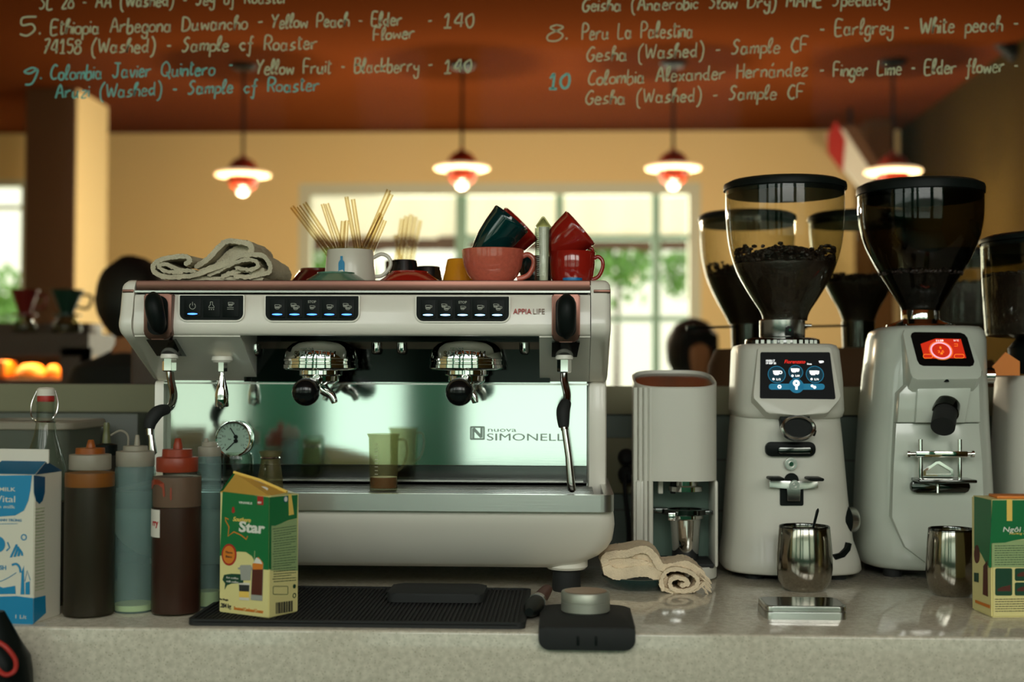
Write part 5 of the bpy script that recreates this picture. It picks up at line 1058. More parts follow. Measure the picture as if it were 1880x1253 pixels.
# raised front: lower panel, neck block, screen housing
bm = bm_(); f2.prism(bm, Q(f2, [(1644, 777), (1797, 777), (1802, 850), (1806, 960), (1800, 1010), (1770, 1035), (1700, 1035), (1660, 1005), (1636, 950), (1640, 850)]), -.03, .004, bev=.003); obj('service_panel', bm, M['pearl'], g2)
bm = bm_(); f2.prism(bm, Q(f2, [(1648, 722), (1668, 700), (1795, 697), (1797, 776), (1644, 776)]), -.03, .012, bev=.004); nb = obj('neck_block', bm, M['pearl'], g2)
bm = bm_(); f2.prism(bm, Q(f2, [(1680, 698), (1780, 698), (1766, 776), (1675, 776)]), .010, .020, bev=.003); obj('chute_cover', bm, M['pearl'], nb)
o = P(1735, 700, yf - .045); tp = P(1715, 600, yf + .02); fs = Fr(o, (1, 0, 0), tp - o)
bm = bm_(); fs.prism(bm, Q(fs, [(1657, 612), (1660, 604), (1668, 602), (1765, 602), (1776, 606), (1783, 614), (1804, 680), (1803, 690), (1796, 696), (1684, 697), (1675, 693), (1671, 684)]), -.07, 0, bev=.004); hs = obj('screen_housing', bm, M['pearl'], g2, ang=30)
fs.o += fs.n * .0006
bm = bm_(); fs.prism(bm, Q(fs, [(1672, 617), (1674, 612), (1679, 610), (1763, 611), (1771, 614), (1776, 620), (1789, 664), (1787, 671), (1781, 673), (1695, 672), (1688, 669), (1684, 662)]), -.003, 0); sc = obj('touch_screen', bm, M['gloss_black'], g2, False)
q = lambda px, py: Q(fs, [(px, py)])[0]
ui(fs, lambda bm: fs.prism(bm, Q(fs, [(1690, 632), (1718, 622), (1764, 623), (1774, 658), (1697, 659)]), 0, .0003), M['scr_brick'], 'screen_image'); fs.o += fs.n * .0003
ui(fs, lambda bm: fs.circ(bm, *q(1727.5, 644), 17.5 * s, 3.2 * s, 0, .0003, n=40), M['scr_pink']); ui(fs, lambda bm: fs.circ(bm, *q(1727.5, 644), 20.5 * s, .7 * s, 0, .0003, n=40), M['scr_orange'])
ui(fs, lambda bm: (qtext(fs, bm, '11:29', 1719, 627.5, 4, 13, bold=.03), qtext(fs, bm, '31°C', 1751, 627, 3.4, 9)), M['scr_white'], 'screen_text')
ui(fs, lambda bm: (fs.stroke(bm, [q(x, y) for x, y in ((1752, 632), (1758, 632), (1758, 636), (1752, 636))], .7 * s), *[fs.stroke(bm, [q(x, y) for x, y in rrect(a, b, 651, 658, 3, 3) + rrect(a, b, 651, 658, 3, 3)[:1]], .7 * s) for a, b in ((1695, 1712), (1752, 1770))]), M['scr_orange']); ui(fs, lambda bm: (qtext(fs, bm, '1', 1725.5, 641, 5, 3), qtext(fs, bm, '2.5', 1722, 648, 5, 11), fs.prism(bm, Q(fs, [(1726, 651), (1731, 651), (1729, 646.5)]), 0, .0003)), M['scr_orange'], 'screen_text')
bm = bm_(); mt = Matrix.Translation(P(1737, 697, yf - .035)); lathe(bm, [(0, 0), (.006, 0), (.005, -.004), (0, -.005)], seg=16, mtx=mt); obj('sensor', bm, M['black'], hs)
a = P(1738, 745, yf - .012); b = P(1731, 784, yf - .052); bm = bm_(); tube(bm, [a, a.lerp(b, .35)], 23.5 * s, 28); sp_ = obj('spout_collar', bm, M['hopper_smoke'], g2)
bm = bm_(); tube(bm, [a, b], 21 * s, 28); obj('rubber_spout', bm, M['rubber'], g2)
# fork rig on two rods
def rod(pa, pb, r): 
    bm = bm_(); tube(bm, [pa, pb], r, 14); return bm
rg = None
for px in (1690, 1762):
    o = obj('fork_rod', rod(P(px, 807, yf - .03), P(px, 882, yf - .03), .0040), M['chrome'], g2)
bm = bm_(); tube(bm, [P(1669, 834, yf - .03), P(1786, 834, yf - .03)], .0035, 12); box(bm, P(1680, 834, yf - .03).x, P(1775, 834, yf - .03).x, yf - .038, yf - .022, Zp(840, yf - .03, 1727), Zp(828, yf - .03, 1727), bev=.002)
for px in (1666, 1784): tube(bm, [P(px - 1, 834, yf - .03), P(px + 4, 834, yf - .03)], .0062, 16)
cb_ = obj('fork_crossbar', bm, M['chrome'], g2)
f5 = Fr(P(1722, 860, yf - .014), (1, 0, 0), (0, 0, 1)); ol, il = [(1694, 875), (1694, 864), (1717, 848), (1724, 847), (1748, 862), (1750, 875)], [(1699, 872), (1699, 866), (1719, 852), (1722, 852), (1744, 865), (1745, 872)]
bm = bm_(); f5.ring(bm, Q(f5, ol), Q(f5, il), -.002, .004); lp = obj('fork_loop', bm, M['chrome'], g2, False)
bm = bm_(); f5.prism(bm, Q(f5, il), -.003, -.001); obj('loop_plate', bm, M['steel'], lp, False)
bm = bm_(); box(bm, P(1682, 880, yf - .04).x, P(1788, 880, yf - .04).x, yf - .060, yf - .006, Zp(885, yf - .03, 1735), Zp(879, yf - .03, 1735), bev=.002); fk_ = obj('fork', bm, M['dchrome'], g2)
bm = bm_(); f2.prism(bm, Q(f2, rrect(1669, 1776, 882, 904, 9, 5)), .002, .016, bev=.002); obj('fork_mount', bm, M['dchrome'], g2)
bm = bm_(); tube(bm, [P(1722, 890, yf - .018), P(1722, 906, yf - .02)], .003, 10); obj('mount_screw', bm, M['chrome'], fk_)
zz = lambda py: Zp(py, Y, 1690); s = px_m(Y); cx = P(1690, 600, Y).x
bm = bm_(); lathe(bm, [(0, zz(568)), (32 * s, zz(568)), (34 * s, zz(571)), (34 * s, zz(587)), (44 * s, zz(592)), (60 * s, zz(597)), (62 * s, zz(602)), (0, zz(603))], cx, Y, 48); obj('steel_collar', bm, M['chrome'], g2)
hopper(g2, 1690, Y, [(360, 111), (400, 110), (430, 105), (460, 95), (490, 80), (520, 62), (545, 47), (562, 37), (575, 33), (584, 33)], (333, 358, 113), (505, 500), M['hopper_smoke'], M['black'], 5)
a = P(1800, 690, Y - .05); bm = bm_(); tube(bm, [a, a + Vector((.022, 0, 0))], .014, 24); obj('dose_knob', bm, M['chrome'], g2)
# ---- third grinder, cut by the frame
Y = .36
g3 = thing('coffee_grinder', 'pale coffee grinder with a straight cylinder hopper cut off by the right edge', 'coffee grinder', (P(1930, 1050, Y).x, Y, T), 'coffee grinders on the counter')
bm = bm_(); px_loft(bm, [(690, 1842, 2028, .075), (694, 1838, 2032, .08), (850, 1830, 2040, .088), (1026, 1822, 2048, .095), (1029, 1826, 2044, .092)], Y, 4.0); obj('body', bm, M['enamel2'], g3, ang=60)
bm = bm_(); px_loft(bm, [(1028, 1840, 2030, .08), (1033.2, 1842, 2028, .08)], Y, 3); obj('base_plinth', bm, M['rubber'], g3)
f6 = Fr(P(1900, 690, Y - .08), (1, 0, 0), (0, 0, 1))
bm = bm_(); lathe(bm, [(0, Zp(620, Y, 1930)), (.06, Zp(622, Y, 1930)), (.075, Zp(640, Y, 1930)), (.07, Zp(686, Y, 1930)), (0, Zp(691, Y, 1930))], P(1930, 600, Y).x, Y, 40); obj('collar', bm, M['black'], g3)
bm = bm_(); f6.prism(bm, Q(f6, [(1821, 673), (1845, 647), (1871, 664), (1871, 690), (1826, 690)]), .0, .004); obj('orange_tag', bm, M['orange'], g3, False, label='orange pointed tag')
hopper(g3, 1945, Y, [(452, 136), (520, 134), (580, 131), (612, 128), (618, 120), (624, 60)], (428, 446, 138), (510, 506), M['hopper'], M['black'], 9)
# ---- reflections of the front hoppers, built as solid grinders behind the glass
def mirrored_grinder(px, lid_py, prof, lidw, beans, label, glass, seed, body=None, Y=.86):
    c = P(px, 700, Y); t = thing('coffee_grinder', label, 'coffee grinder', (c.x, Y, 1.02), 'mirrored grinders behind the glass')
    s = px_m(Y); zn = Zp(prof[-1][0], Y, px); bm = bm_(); lathe(bm, [(0, 1.02), (.11, 1.02), (.11, 1.05), (.095, 1.12), (.085, zn - .09), (.07, zn - .055), (0, zn - .052)], c.x, Y, 40); obj('body', bm, M['brownpaint'] if body is None else body, t)
    bm = bm_(); lathe(bm, [(0, zn - .056), (.034, zn - .056), (.036, zn + .004), (0, zn + .004)], c.x, Y, 32); obj('collar', bm, M['dchrome'], t)
    bm = bm_(); tube(bm, [(c.x - .12, Y - .02, zn - .008), (c.x - .03, Y - .02, zn - .006)], .0025, 8); tube(bm, [(c.x - .135, Y - .02, zn - .009), (c.x - .115, Y - .02, zn - .008)], .006, 10); obj('lock_lever', bm, M['black'], t)
    hopper(t, px, Y, prof, (lid_py, lid_py + 18, lidw), beans, glass, M['black'], seed); return t
mirrored_grinder(1372, 388, [(405, 86), (440, 85), (475, 82), (510, 74), (540, 62), (565, 49), (585, 38), (596, 33)], 89, (510, 486), 'reflection of the blue-icon grinder and its clear hopper half full of beans, built as a grinder behind it', M['hopper'], 21)
mirrored_grinder(1576, 388, [(405, 88), (440, 86), (475, 80), (510, 66), (540, 52), (565, 38), (585, 30), (594, 29)], 91, (520, 506), 'reflection of the red-screen grinder and its wide hopper, built as a grinder between the front ones', M['hopper'], 23)
mirrored_grinder(1765, 458, [(476, 108), (530, 107), (580, 105), (604, 103), (612, 90), (618, 40)], 110, (528, 524), 'reflection of the edge grinder and its cylinder hopper, built as a grinder behind the red-screen one', M['hopper'], 25, Y=1.06)
bm = bm_(); box(bm, P(1230, 700, .86).x, P(1960, 700, .86).x, .70, 1.22, 0, 1.02, bev=.004); tag(obj('wooden_counter', bm, M['wood'], origin=(P(1560, 700, .86).x, .86, 0)), 'dark wooden counter carrying the mirrored grinders behind the glass', 'counter')
# ================================================================ AUTOMATIC TAMPER, TUMBLERS, SCALE
Y0 = PZ(1250, 1070).y; dep = .19; YC = Y0 + dep / 2; s = px_m(YC)
xa, xb = P(1161, 900, YC).x, P(1320, 900, Y0 + .03).x
ztl = lambda y: Zp(713, Y0 + .01, 1270) + (y - Y0) / dep * .030
puq = thing('automatic_tamper', 'tall white oval tamping machine with a fluted side beside the coffee machine', 'tamping machine', ((xa + xb) / 2, YC, T))
n = 72
def puq_ring(z, ins=0, flute=True, topcut=False):
    out = []; a, xc = (xb - xa) / 2 - ins, (xa + xb) / 2
    for i in range(n):
        t = 2 * PI * i / n - PI / 2; c, s_ = math.cos(t), math.sin(t); x = xc + a * math.copysign(abs(c) ** (2 / 3.6), c); y = YC + (dep / 2 - ins) * math.copysign(abs(s_) ** (2 / 3.2), s_)
        out.append((x, y, ztl(y) if topcut else z))
    return out
zo1, zo0 = Zp(884, Y0 + .01, 1255), Zp(1042, Y0 + .01, 1255)
bm = bm_(); loft(bm, [puq_ring(zo1), puq_ring(0, topcut=True), [(x, y, z + .0015) for x, y, z in puq_ring(0, .003, topcut=True)], [(x, y, z - .012) for x, y, z in puq_ring(0, .006, topcut=True)]]); obj('housing', bm, M['enamel2'], puq, ang=35)
bm = bm_(); r_ = puq_ring(0, .0065, topcut=True); loft(bm, [[(x, y, z - .012) for x, y, z in r_], [(x, y, z - .004) for x, y, z in r_]]); obj('lid', bm, M['canister_top'], puq, label='bronze mirror-finish lid')
bm = bm_(); loft(bm, [puq_ring(T + .002, .004), puq_ring(T + .004), puq_ring(zo0)]); obj('base', bm, M['enamel2'], puq)
bm = bm_(); loft(bm, [puq_ring(T, .01), puq_ring(T + .004, .008)]); obj('foot_ring', bm, M['rubber'], puq)
wl_, wr_ = P(1199, 960, Y0 + .012).x, P(1312, 960, Y0 + .012).x
bm = bm_()
for seg in ((xa + .002, wl_), (wr_, xb - .003)): box(bm, seg[0], seg[1], Y0 + .014, YC + dep / 2 - .012, zo0 - .001, zo1 + .001, bev=.004)
box(bm, wl_ - .002, wr_ + .002, YC + .02, YC + dep / 2 - .008, zo0 - .001, zo1 + .001); o = obj('column', bm, M['enamel2'], puq)
bm = bm_(); box(bm, wl_, wr_, YC + .016, YC + .020, zo0, zo1); obj('recess_back', bm, M['recess'], puq, False)
bm = bm_()
for px in (1167, 1176, 1185, 1194):
    x = P(px, 900, Y0 + .02).x; tube(bm, [(x, Y0 + .018 - (px - 1176) * .0005, T + .012), (x, Y0 + .018 - (px - 1176) * .0005, Zp(712, Y0 + .02, 1180))], .0042, 12)
obj('flute', bm, M['enamel2'], puq)
bm = bm_(); box(bm, wl_ + .002, wr_ - .001, Y0 + .012, YC + .014, zo0 - .002, zo0 + .006, bev=.002); obj('drip_mat', bm, M['rubber'], puq)
cx = (wl_ + wr_) / 2 + .006; yk = Y0 + .055
bm = bm_(); lathe(bm, [(0, zo1 - .020), (.029, zo1 - .020), (.029, zo1 - .012), (.022, zo1 - .010), (.022, zo1 + .001), (0, zo1 + .001)], cx, yk, 36); obj('tamping_piston', bm, M['chrome'], puq)
for px, m in ((1213, 'enamel2'), (1236, 'black')):
    x = P(px, 900, Y0 + .04).x; bm = bm_(); box(bm, x - .004, x + .004, Y0 + .04, Y0 + .055, zo1 - .024, zo1 + .001, bev=.001); obj('guide_pin', bm, M[m], puq)
zfk = Zp(939, yk, 1260)
bm = bm_(); fz = Fr((0, 0, 0), (1, 0, 0), (0, 1, 0)); fz.ring(bm, ell(cx, yk, .041, .036, 40), ell(cx, yk, .0285, .027, 40), zfk - .004, zfk + .004)
box(bm, wl_ + .001, cx - .03, yk - .008, yk + .03, zfk - .003, zfk + .005, bev=.001); box(bm, cx + .030, wr_ + .001, yk - .022, yk - .008, zfk - .003, zfk + .003, bev=.001); obj('fork', bm, M['dchrome'], puq)
bm = bm_(); box(bm, P(1227, 945, Y0 + .015).x, P(1240, 945, Y0 + .015).x, Y0 + .012, Y0 + .03, zfk - .012, zfk + .001, bev=.001); obj('fork_latch', bm, M['chrome'], puq)
zb_ = zo0 + .0062; hz = zfk - .006 - zb_
bm = bm_(); lathe(bm, [(0, 0), (.020, 0), (.0225, .003), (.0245, hz * .55), (.0270, hz * .90), (.0310, hz * .93), (.0310, hz), (.0260, hz), (.0235, hz * .55), (.021, .004), (0, .004)], cx, yk, 40, z0=zb_); tag(obj('dosing_cup', bm, M['chrome'], origin=(cx, yk, zb_)), 'polished steel dosing cup standing in the opening of the white tamping machine', 'dosing cup')
# plugs and sockets on the tiles
for py, lab in ((840, 'upper black plug in the socket between coffee machine and white tamper'), (872, 'lower black plug in the socket between coffee machine and white tamper')):
    c = P(1150, py, PY - .02); bm = bm_(); mt = Matrix.Translation((c.x, PY - .0125, c.z)) @ Matrix.Rotation(R(90), 4, 'X'); lathe(bm, [(0, 0), (.017, 0), (.016, .026), (.008, .034), (0, .034)], seg=24, mtx=mt)
    if py == 872: tube(bm, smooth_path([(c.x, PY - .045, c.z), (c.x - .005, PY - .07, c.z - .02), (c.x - .01 + (py - 856) * .0008, PY - .06, T + .05), (c.x - .01 + (py - 856) * .0008, PY - .03, T + .006)]), .004, 8)
    tag(obj('plug', bm, M['rubber'], origin=(c.x, PY - .0125, c.z)), lab, 'plug', 'plugs in the wall socket')
c = P(1150, 856, PY - .012); bm = bm_(); box(bm, c.x - .045, c.x + .045, PY - .0122, PY - .0005, c.z - .055, c.z + .055, bev=.003); tag(obj('wall_socket', bm, M['ledge'], origin=(c.x, PY, c.z)), 'double wall socket on the tiles between coffee machine and white tamper', 'socket')
def tumbler(pxc, base_py, hw, top_py, label):
    Yf = PZ(pxc, base_py).y; s = px_m(Yf); Y = Yf + hw * s * .62; s = px_m(Y); c = P(pxc, base_py, Y); h = Zp(top_py, Y, pxc) - T; r = hw * s
    t = thing('steel_tumbler', label, 'tumbler', (c.x, Y, T), 'steel tumblers'); pr = [(0, 0), (.60, 0), (.66, .012), (.78, .05), (.93, .16), (1.0, .34), (.99, .55), (.945, .80), (.90, .985), (.885, 1.0), (.865, .985), (.86, .94), (.85, .90), (.80, .3), (.6, .1), (0, .07)]
    bm = bm_(); lathe(bm, [(a * r, b * h) for a, b in pr[:9]], c.x, Y, 56, z0=T); lathe(bm, [(a * r, b * h) for a, b in pr[8:]], c.x, Y, 56, z0=T); bmesh.ops.remove_doubles(bm, verts=bm.verts, dist=1e-6); obj('wall', bm, M['tumbler_steel'], t, ang=30)
    bm = bm_(); lathe(bm, [(r * .902, h * .972), (r * .905, h * .99), (r * .885, h * 1.003), (r * .862, h * .985), (r * .862, h * .95)], c.x, Y, 56, z0=T); obj('rim', bm, M['dchrome'], t); return c.x, Y, h, s
x, Y, h, s = tumbler(1477, 1089, 50.5, 966, 'brushed steel tumbler with a dark spoon in front of the blue-icon grinder')
a, b = P(1502, 934, Y), Vector((x - .006, Y + .008, T + .014)); bm = bm_(); tube(bm, [b, b.lerp(a, .25), b.lerp(a, .7), b.lerp(a, .97), a], [.004, .0026, .0028, .0034, .001], 10, flat=.55); tag(obj('coffee_spoon', bm, M['black'], origin=b), 'dark spoon handle sticking out of the left steel tumbler', 'spoon')
tumbler(1748, 1098, 46, 971, 'brushed steel tumbler standing beside the right green carton')
# small silver scale
yb_, yf_ = PZ(1480, 1104).y, PZ(1483, 1139).y; zt_ = T + .0185
xl_, xr_ = P(1405, 1120, yf_).x, P(1557, 1120, yf_).x
t = thing('pocket_scale', 'small flat silver scale lying in front of the left steel tumbler', 'scale', ((xl_ + xr_) / 2, (yf_ + yb_) / 2, T)); fz = Fr((0, 0, 0), (1, 0, 0), (0, 1, 0))
yb_ = yf_ + .085
bm = bm_(); fz.prism(bm, rrect(xl_, xr_, yf_, yb_, .012, 6), T, T + .0105, bev=.001); obj('scale_base', bm, M['tray_steel'], t)
bm = bm_(); fz.prism(bm, rrect(xl_ + .0005, xr_ - .0005, yf_ + .0005, yb_ - .0005, .012, 6), T + .0112, zt_, bev=.0012); obj('scale_lid', bm, M['steel'], t)
bm = bm_(); fz.prism(bm, rrect(xl_ + .004, xr_ - .004, yf_ + .004, yb_ - .004, .010, 6), zt_ - .0005, zt_ + .0006); obj('glass_plate', bm, M['dchrome'], t)
# tamping mat hooked over the counter edge, leveller on it
yb_ = PZ(1077, 1121).y; xl_, xr_ = P(989, 1160, EY).x, P(1166, 1160, EY).x; zl = P(1077, 1195, EY - .012).z
t = thing('tamping_mat', 'black rubber tamping mat hooked over the front edge of the counter', 'tamping mat', ((xl_ + xr_) / 2, EY, T)); fz = Fr((0, 0, 0), (1, 0, 0), (0, 1, 0))
bm = bm_(); fz.prism(bm, rrect(xl_, xr_, EY - .0105, yb_, [.03, .03, .008, .008], 6), T + .0003, T + .009, bev=.0025); obj('mat_top', bm, M['rubber'], t)
f7 = Fr((0, EY - .0005, 0), (1, 0, 0), (0, 0, 1)); bm = bm_(); f7.prism(bm, rrect(xl_, xr_, zl, T + .0082, [.004, .004, .014, .014], 6), .0002, .0120, bev=.001); lip = obj('edge_lip', bm, M['rubber'], t)
bm = bm_()
for k in (-1, 1): box(bm, (xl_ + xr_) / 2 + k * .012 - .002, (xl_ + xr_) / 2 + k * .012 + .002, EY - .0131, EY - .0115, zl + .006, T - .002, bev=.0006)
obj('lip_groove', bm, M['black'], lip)
Y = PZ(1075, 1126, T + .009).y + .012; c = P(1075, 1110, Y); s = px_m(Y); z = T + .0092
t = thing('coffee_leveller', 'short round metal coffee leveller resting on the black tamping mat', 'leveller', (c.x, Y, z)); r = 44.5 * s
bm = bm_(); lathe(bm, [(0, .002), (r * .90, .002), (r * .93, .0)] + [(r * .93, 0), (r, .002), (r, .014), (r * .985, .0145), (r * .985, .0155), (r, .016), (r, .0275), (r * .97, .029), (0, .029)], c.x, Y, 48, z0=z); obj('body', bm, M['level'], t)
bm = bm_(); lathe(bm, [(0, .0288), (r * .86, .0288), (r * .87, .0296), (0, .0296)], c.x, Y, 48, z0=z); obj('top_plate', bm, mat('warm_steel', C(176, 140, 112), .3, .8), t)
# long ribbed bar mat
yb_ = PZ(700, 1088).y; yf_ = PZ(640, 1153).y
t = thing('bar_mat', 'long black ribbed rubber bar mat in front of the coffee machine', 'bar mat', (-.3, (yf_ + yb_) / 2, T))
xl_, xr_ = P(343, 1150, yf_).x, P(964, 1150, yf_).x
bm = bm_(); fz.prism(bm, rrect(xl_, xr_, yf_, yb_, .012, 5), T, T + .006, bev=.001); fz.ring(bm, rrect(xl_, xr_, yf_, yb_, .012, 5), rrect(xl_ + .006, xr_ - .006, yf_ + .006, yb_ - .006, .008, 5), T + .005, T + .009); obj('mat_base', bm, M['rubber'], t)
bm = bm_(); k = 0; x = xl_ + .010
while x < xr_ - .010: box(bm, x, x + .0028, yf_ + .008, yb_ - .008, T + .0055, T + .0085); x += .0062
obj('rib', bm, M['rubber'], t, False)
Yh = (yf_ + yb_) / 2 + .05; xa_, xb_ = P(716, 1100, Yh).x, P(891, 1100, Yh).x
bm = bm_(); fz.prism(bm, rrect(xa_, xb_, Yh - .045, Yh + .055, .014, 6), T + .0087, T + .022, bev=.004); t = tag(obj('tamping_pad', bm, M['rubber'], origin=((xa_ + xb_) / 2, Yh, T + .0087)), 'flat black rubber pad lying on the ribbed bar mat', 'pad')
# small tamper lying at the right end of the mat
c = P(985, 1112, yf_ + .06); t = thing('hand_brush', 'small dark brush with a metal band at the right end of the bar mat', 'brush', (c.x, c.y, T))
q0, q1 = PZ(977, 1118, T + .014), PZ(994, 1096, T + .014); d = q1 - q0
bm = bm_(); tube(bm, [q0 - d * .3, q0, q0 + d * .45], [.006, .0125, .0125], 16); obj('handle', bm, M['black'], t); bm = bm_(); tube(bm, [q0 + d * .45, q0 + d * .6], .0132, 16); obj('band', bm, M['steel'], t); bm = bm_(); tube(bm, [q0 + d * .6, q0 + d, q0 + d * 1.5], [.0125, .0130, .011], 16, flat=.8); obj('bristles', bm, M['pbrown'], t)
# dish and folded face cloth
Yd = PZ(1175, 1091).y + .062; c = P(1172, 1080, Yd); s = px_m(Yd)
bm = bm_(); lathe(bm, [(0, 0), (.040, 0), (.044, .002), (.058, .014), (.0595, .020), (.0575, .021), (.054, .014), (.040, .005), (0, .005)], c.x, Yd, 48, z0=T); tag(obj('dish', bm, M['tealcup'], origin=(c.x, Yd, T)), 'shallow dark green dish under the beige cloth', 'dish')
bm = bm_(); Yc = Yd - .048
ribbon(bm, [(1122, 1034), (1140, 1036), (1165, 1038), (1200, 1046)], .020, Yc + .002, Yc + .07, Yc, seed=16)
ribbon(bm, [(1113, 1042), (1108, 1028), (1120, 1020), (1150, 1016), (1186, 1010), (1202, 1022), (1216, 1042), (1240, 1040), (1262, 1038), (1282, 1050), (1288, 1062)], .012, Yc - .002, Yc + .075, Yc, seed=11)
ribbon(bm, [(1112, 1046), (1130, 1054), (1160, 1052), (1192, 1050), (1214, 1062), (1224, 1080)], .018, Yc - .002, Yc + .07, Yc, seed=12)
ribbon(bm, [(1150, 1032), (1180, 1026), (1196, 1036), (1206, 1050)], .022, Yc + .006, Yc + .07, Yc, seed=15)
ribbon(bm, [(1216, 1084), (1212, 1068), (1222, 1052), (1246, 1046), (1270, 1054), (1280, 1068), (1272, 1080), (1252, 1086), (1234, 1082), (1230, 1070), (1240, 1062), (1256, 1064), (1260, 1072), (1250, 1076)], .0068, Yc - .014, Yc + .07, Yc - .012, seed=13)
ribbon(bm, [(1218, 1082), (1240, 1089), (1268, 1086), (1286, 1076), (1294, 1070)], .006, Yc - .012, Yc + .06, Yc - .012, seed=14)
for k in range(14):
    a = P(1286 + (k % 4) * 3, 1052 + k * 2.0, Yc - .01); tube(bm, [a, a + Vector((.006, -.002, -.005)), a + Vector((.009, -.002, -.012))], .0011, 5)
tag(obj('face_cloth', bm, M['terry2'], origin=(c.x, Yd, T + .006)), 'beige terry cloth folded and rolled at one end, lying in the dark dish', 'cloth')
# ================================================================ CARTONS
def face_of(fr, pts, bm, w=.0004, w0=0.0): fr.prism(bm, Q(fr, pts), w0, w)
# green and yellow carton with the opened, sloping top
p0 = PZ(493, 1136, T + .009); zb_ = T + .0092; pl = PZ(402, 1124, zb_); pr_ = PZ(547, 1124, zb_)
dl = (pl - p0); dl.z = 0; dr = (pr_ - p0); dr.z = 0
wL = dl.length; dl.normalize(); nl = Vector((dl.y, -dl.x, 0)); 
if nl.y > 0: nl = -nl
wR = .062; dr = -nl
hC = P(497, 912, p0.y).z - zb_
carton = thing('drink_carton', 'green and cream drink carton with a slanting opened top on the bar mat', 'carton', (p0.x, p0.y, zb_), 'green creamer cartons')
A, B, D_ = p0, p0 + dl * wL, p0 + dr * wR; E_ = B + dr * wR
up = lambda v, z: Vector((v.x, v.y, zb_ + z))
zA = hC; zB = P(406, 905, B.y).z - zb_; zD = P(545, 908, D_.y).z - zb_; zE = zB
ridge0, ridge1 = P(430, 869, (B.y + E_.y) / 2) , P(527, 905, (A.y + D_.y) / 2)
bm = bm_(); v = [bm.verts.new(q) for q in (up(A, 0), up(B, 0), up(E_, 0), up(D_, 0), up(A, zA), up(B, zB), up(E_, zE), up(D_, zD), ridge0, ridge1)]
for f in ((0, 1, 2, 3), (0, 4, 5, 1), (3, 7, 4, 0), (2, 6, 7, 3), (1, 5, 6, 2), (4, 9, 8, 5), (7, 6, 8, 9), (5, 8, 6), (4, 7, 9)): face(bm, [v[i] for i in f])
bmesh.ops.bevel(bm, geom=[e for e in bm.edges if not any(x in (v[8], v[9]) for x in e.verts)], offset=.0012, segments=2, affect='EDGES'); obj('carton_body', bm, M['cream'], carton, ang=25)
fl = Fr(A + nl * .0003, -dl, (0, 0, 1)); frr = Fr(A + (-dl).cross(Vector((0, 0, 1))) * 0, dr, (0, 0, 1))
frr = Fr(A - dl * .0003, dr, (0, 0, 1))
def art(fr, fn, m, name='print'):
    bm = bm_(); fn(bm); return obj(name, bm, m, carton, False)
L_ = lambda *pts: Q(fl, pts)
art(fl, lambda bm: fl.prism(bm, L_((409, 903), (494, 913.5), (493, 1047), (484, 1046), (472, 1040), (463, 1022), (452, 1014), (437, 1013), (420, 1019), (404, 1021)), 0, .0004), M['green'], 'green_field')
ft_ = Fr(A.lerp(B, .5), (A - B) + Vector((0, 0, zA - zB)), Vector(ridge0) - up(B, zB)); ft_ = Fr(up(B, zB) , up(A, zA) - up(B, zB), ridge0 - up(B, zB))
bm = bm_(); mid = [up(A, zA), up(B, zB), ridge0, ridge1]; cen = sum(mid, Vector()) / 4; nn = ft_.n * .0006
face(bm, [bm.verts.new(q + nn) for q in (up(A, zA), ridge1, ridge0, up(B, zB))]); bmesh.ops.solidify(bm, geom=bm.faces[:], thickness=.0004); obj('top_flap', bm, M['yellow'], carton, False)
bm = bm_(); face(bm, [bm.verts.new(q + nn * 2.2) for q in (up(B, zB), up(B, zB).lerp(ridge0, .98), up(B, zB).lerp(ridge0, .98) + (ridge1 - ridge0) * .16, up(B, zB).lerp(ridge0, .55) + (ridge1 - ridge0) * .2)]); bmesh.ops.solidify(bm, geom=bm.faces[:], thickness=.0004); obj('print', bm, M['green'], carton, False)
bm = bm_(); dd = (ridge1 - ridge0); tube(bm, [ridge0 + Vector((0, -.001, .001)), ridge0.lerp(ridge1, .5) + Vector((0, -.001, .0035)), ridge1 + Vector((0, -.001, .001))], .0022, 8); obj('top_seam', bm, M['yellow'], carton)
bm = bm_(); c = ridge0.lerp(ridge1, .62).lerp(up(A, zA).lerp(up(B, zB), .38), .45); fk2 = Fr(c + nn * 2, ft_.x, ft_.y); fk2.prism(bm, ell(0, 0, .017, .005, 20), 0, .0004); obj('torn_patch', bm, M['paper'], carton, False)
qs = px_m(p0.y); qt = lambda fr, bm, body, px, py, h, wd, **k: fr.text(bm, body, *Q(fr, [(px, py)])[0], h * qs, (Q(fr, [(px + wd, py)])[0][0] - Q(fr, [(px, py)])[0][0]) if wd else None, .0003, .0008, **k)
art(fl, lambda bm: qt(fl, bm, 'VINAMILK', 439, 925, 4.2, 25, bold=.03), M['white'], 'maker_text')
art(fl, lambda bm: fl.prism(bm, L_((473, 911), (484, 912), (484, 928), (473, 927)), .0003, .0007), M['pred']); art(fl, lambda bm: (fl.__class__(fl.o + fl.n * .0006, fl.x, fl.y)).text(bm, 'NEW', *L_((474, 925))[0], 4 * qs, 9 * qs, .0, .0005, bold=.03), M['white'], 'corner_text')
art(fl, lambda bm: qt(fl, bm, 'Southern', 428, 957, 8, 33, shear=.35, bold=.02), M['yellow'], 'product_text')
art(fl, lambda bm: qt(fl, bm, 'Star', 439, 976, 19, 48, bold=.035, shear=.06), M['white'], 'product_text')
def star(bm):
    pts = [(420, 954), (414, 951), (415, 957), (421, 968), (419, 985), (430, 977), (443, 983), (453, 991), (455, 985)]
    fl.stroke(bm, L_(*pts), 2.2 * qs, .0003, .0008)
art(fl, star, M['orange'], 'star_outline')
art(fl, lambda bm: fl.prism(bm, L_((426, 941), (427, 932), (430, 931), (432, 940), (429, 943)), .0003, .0008), M['pred'], 'print')
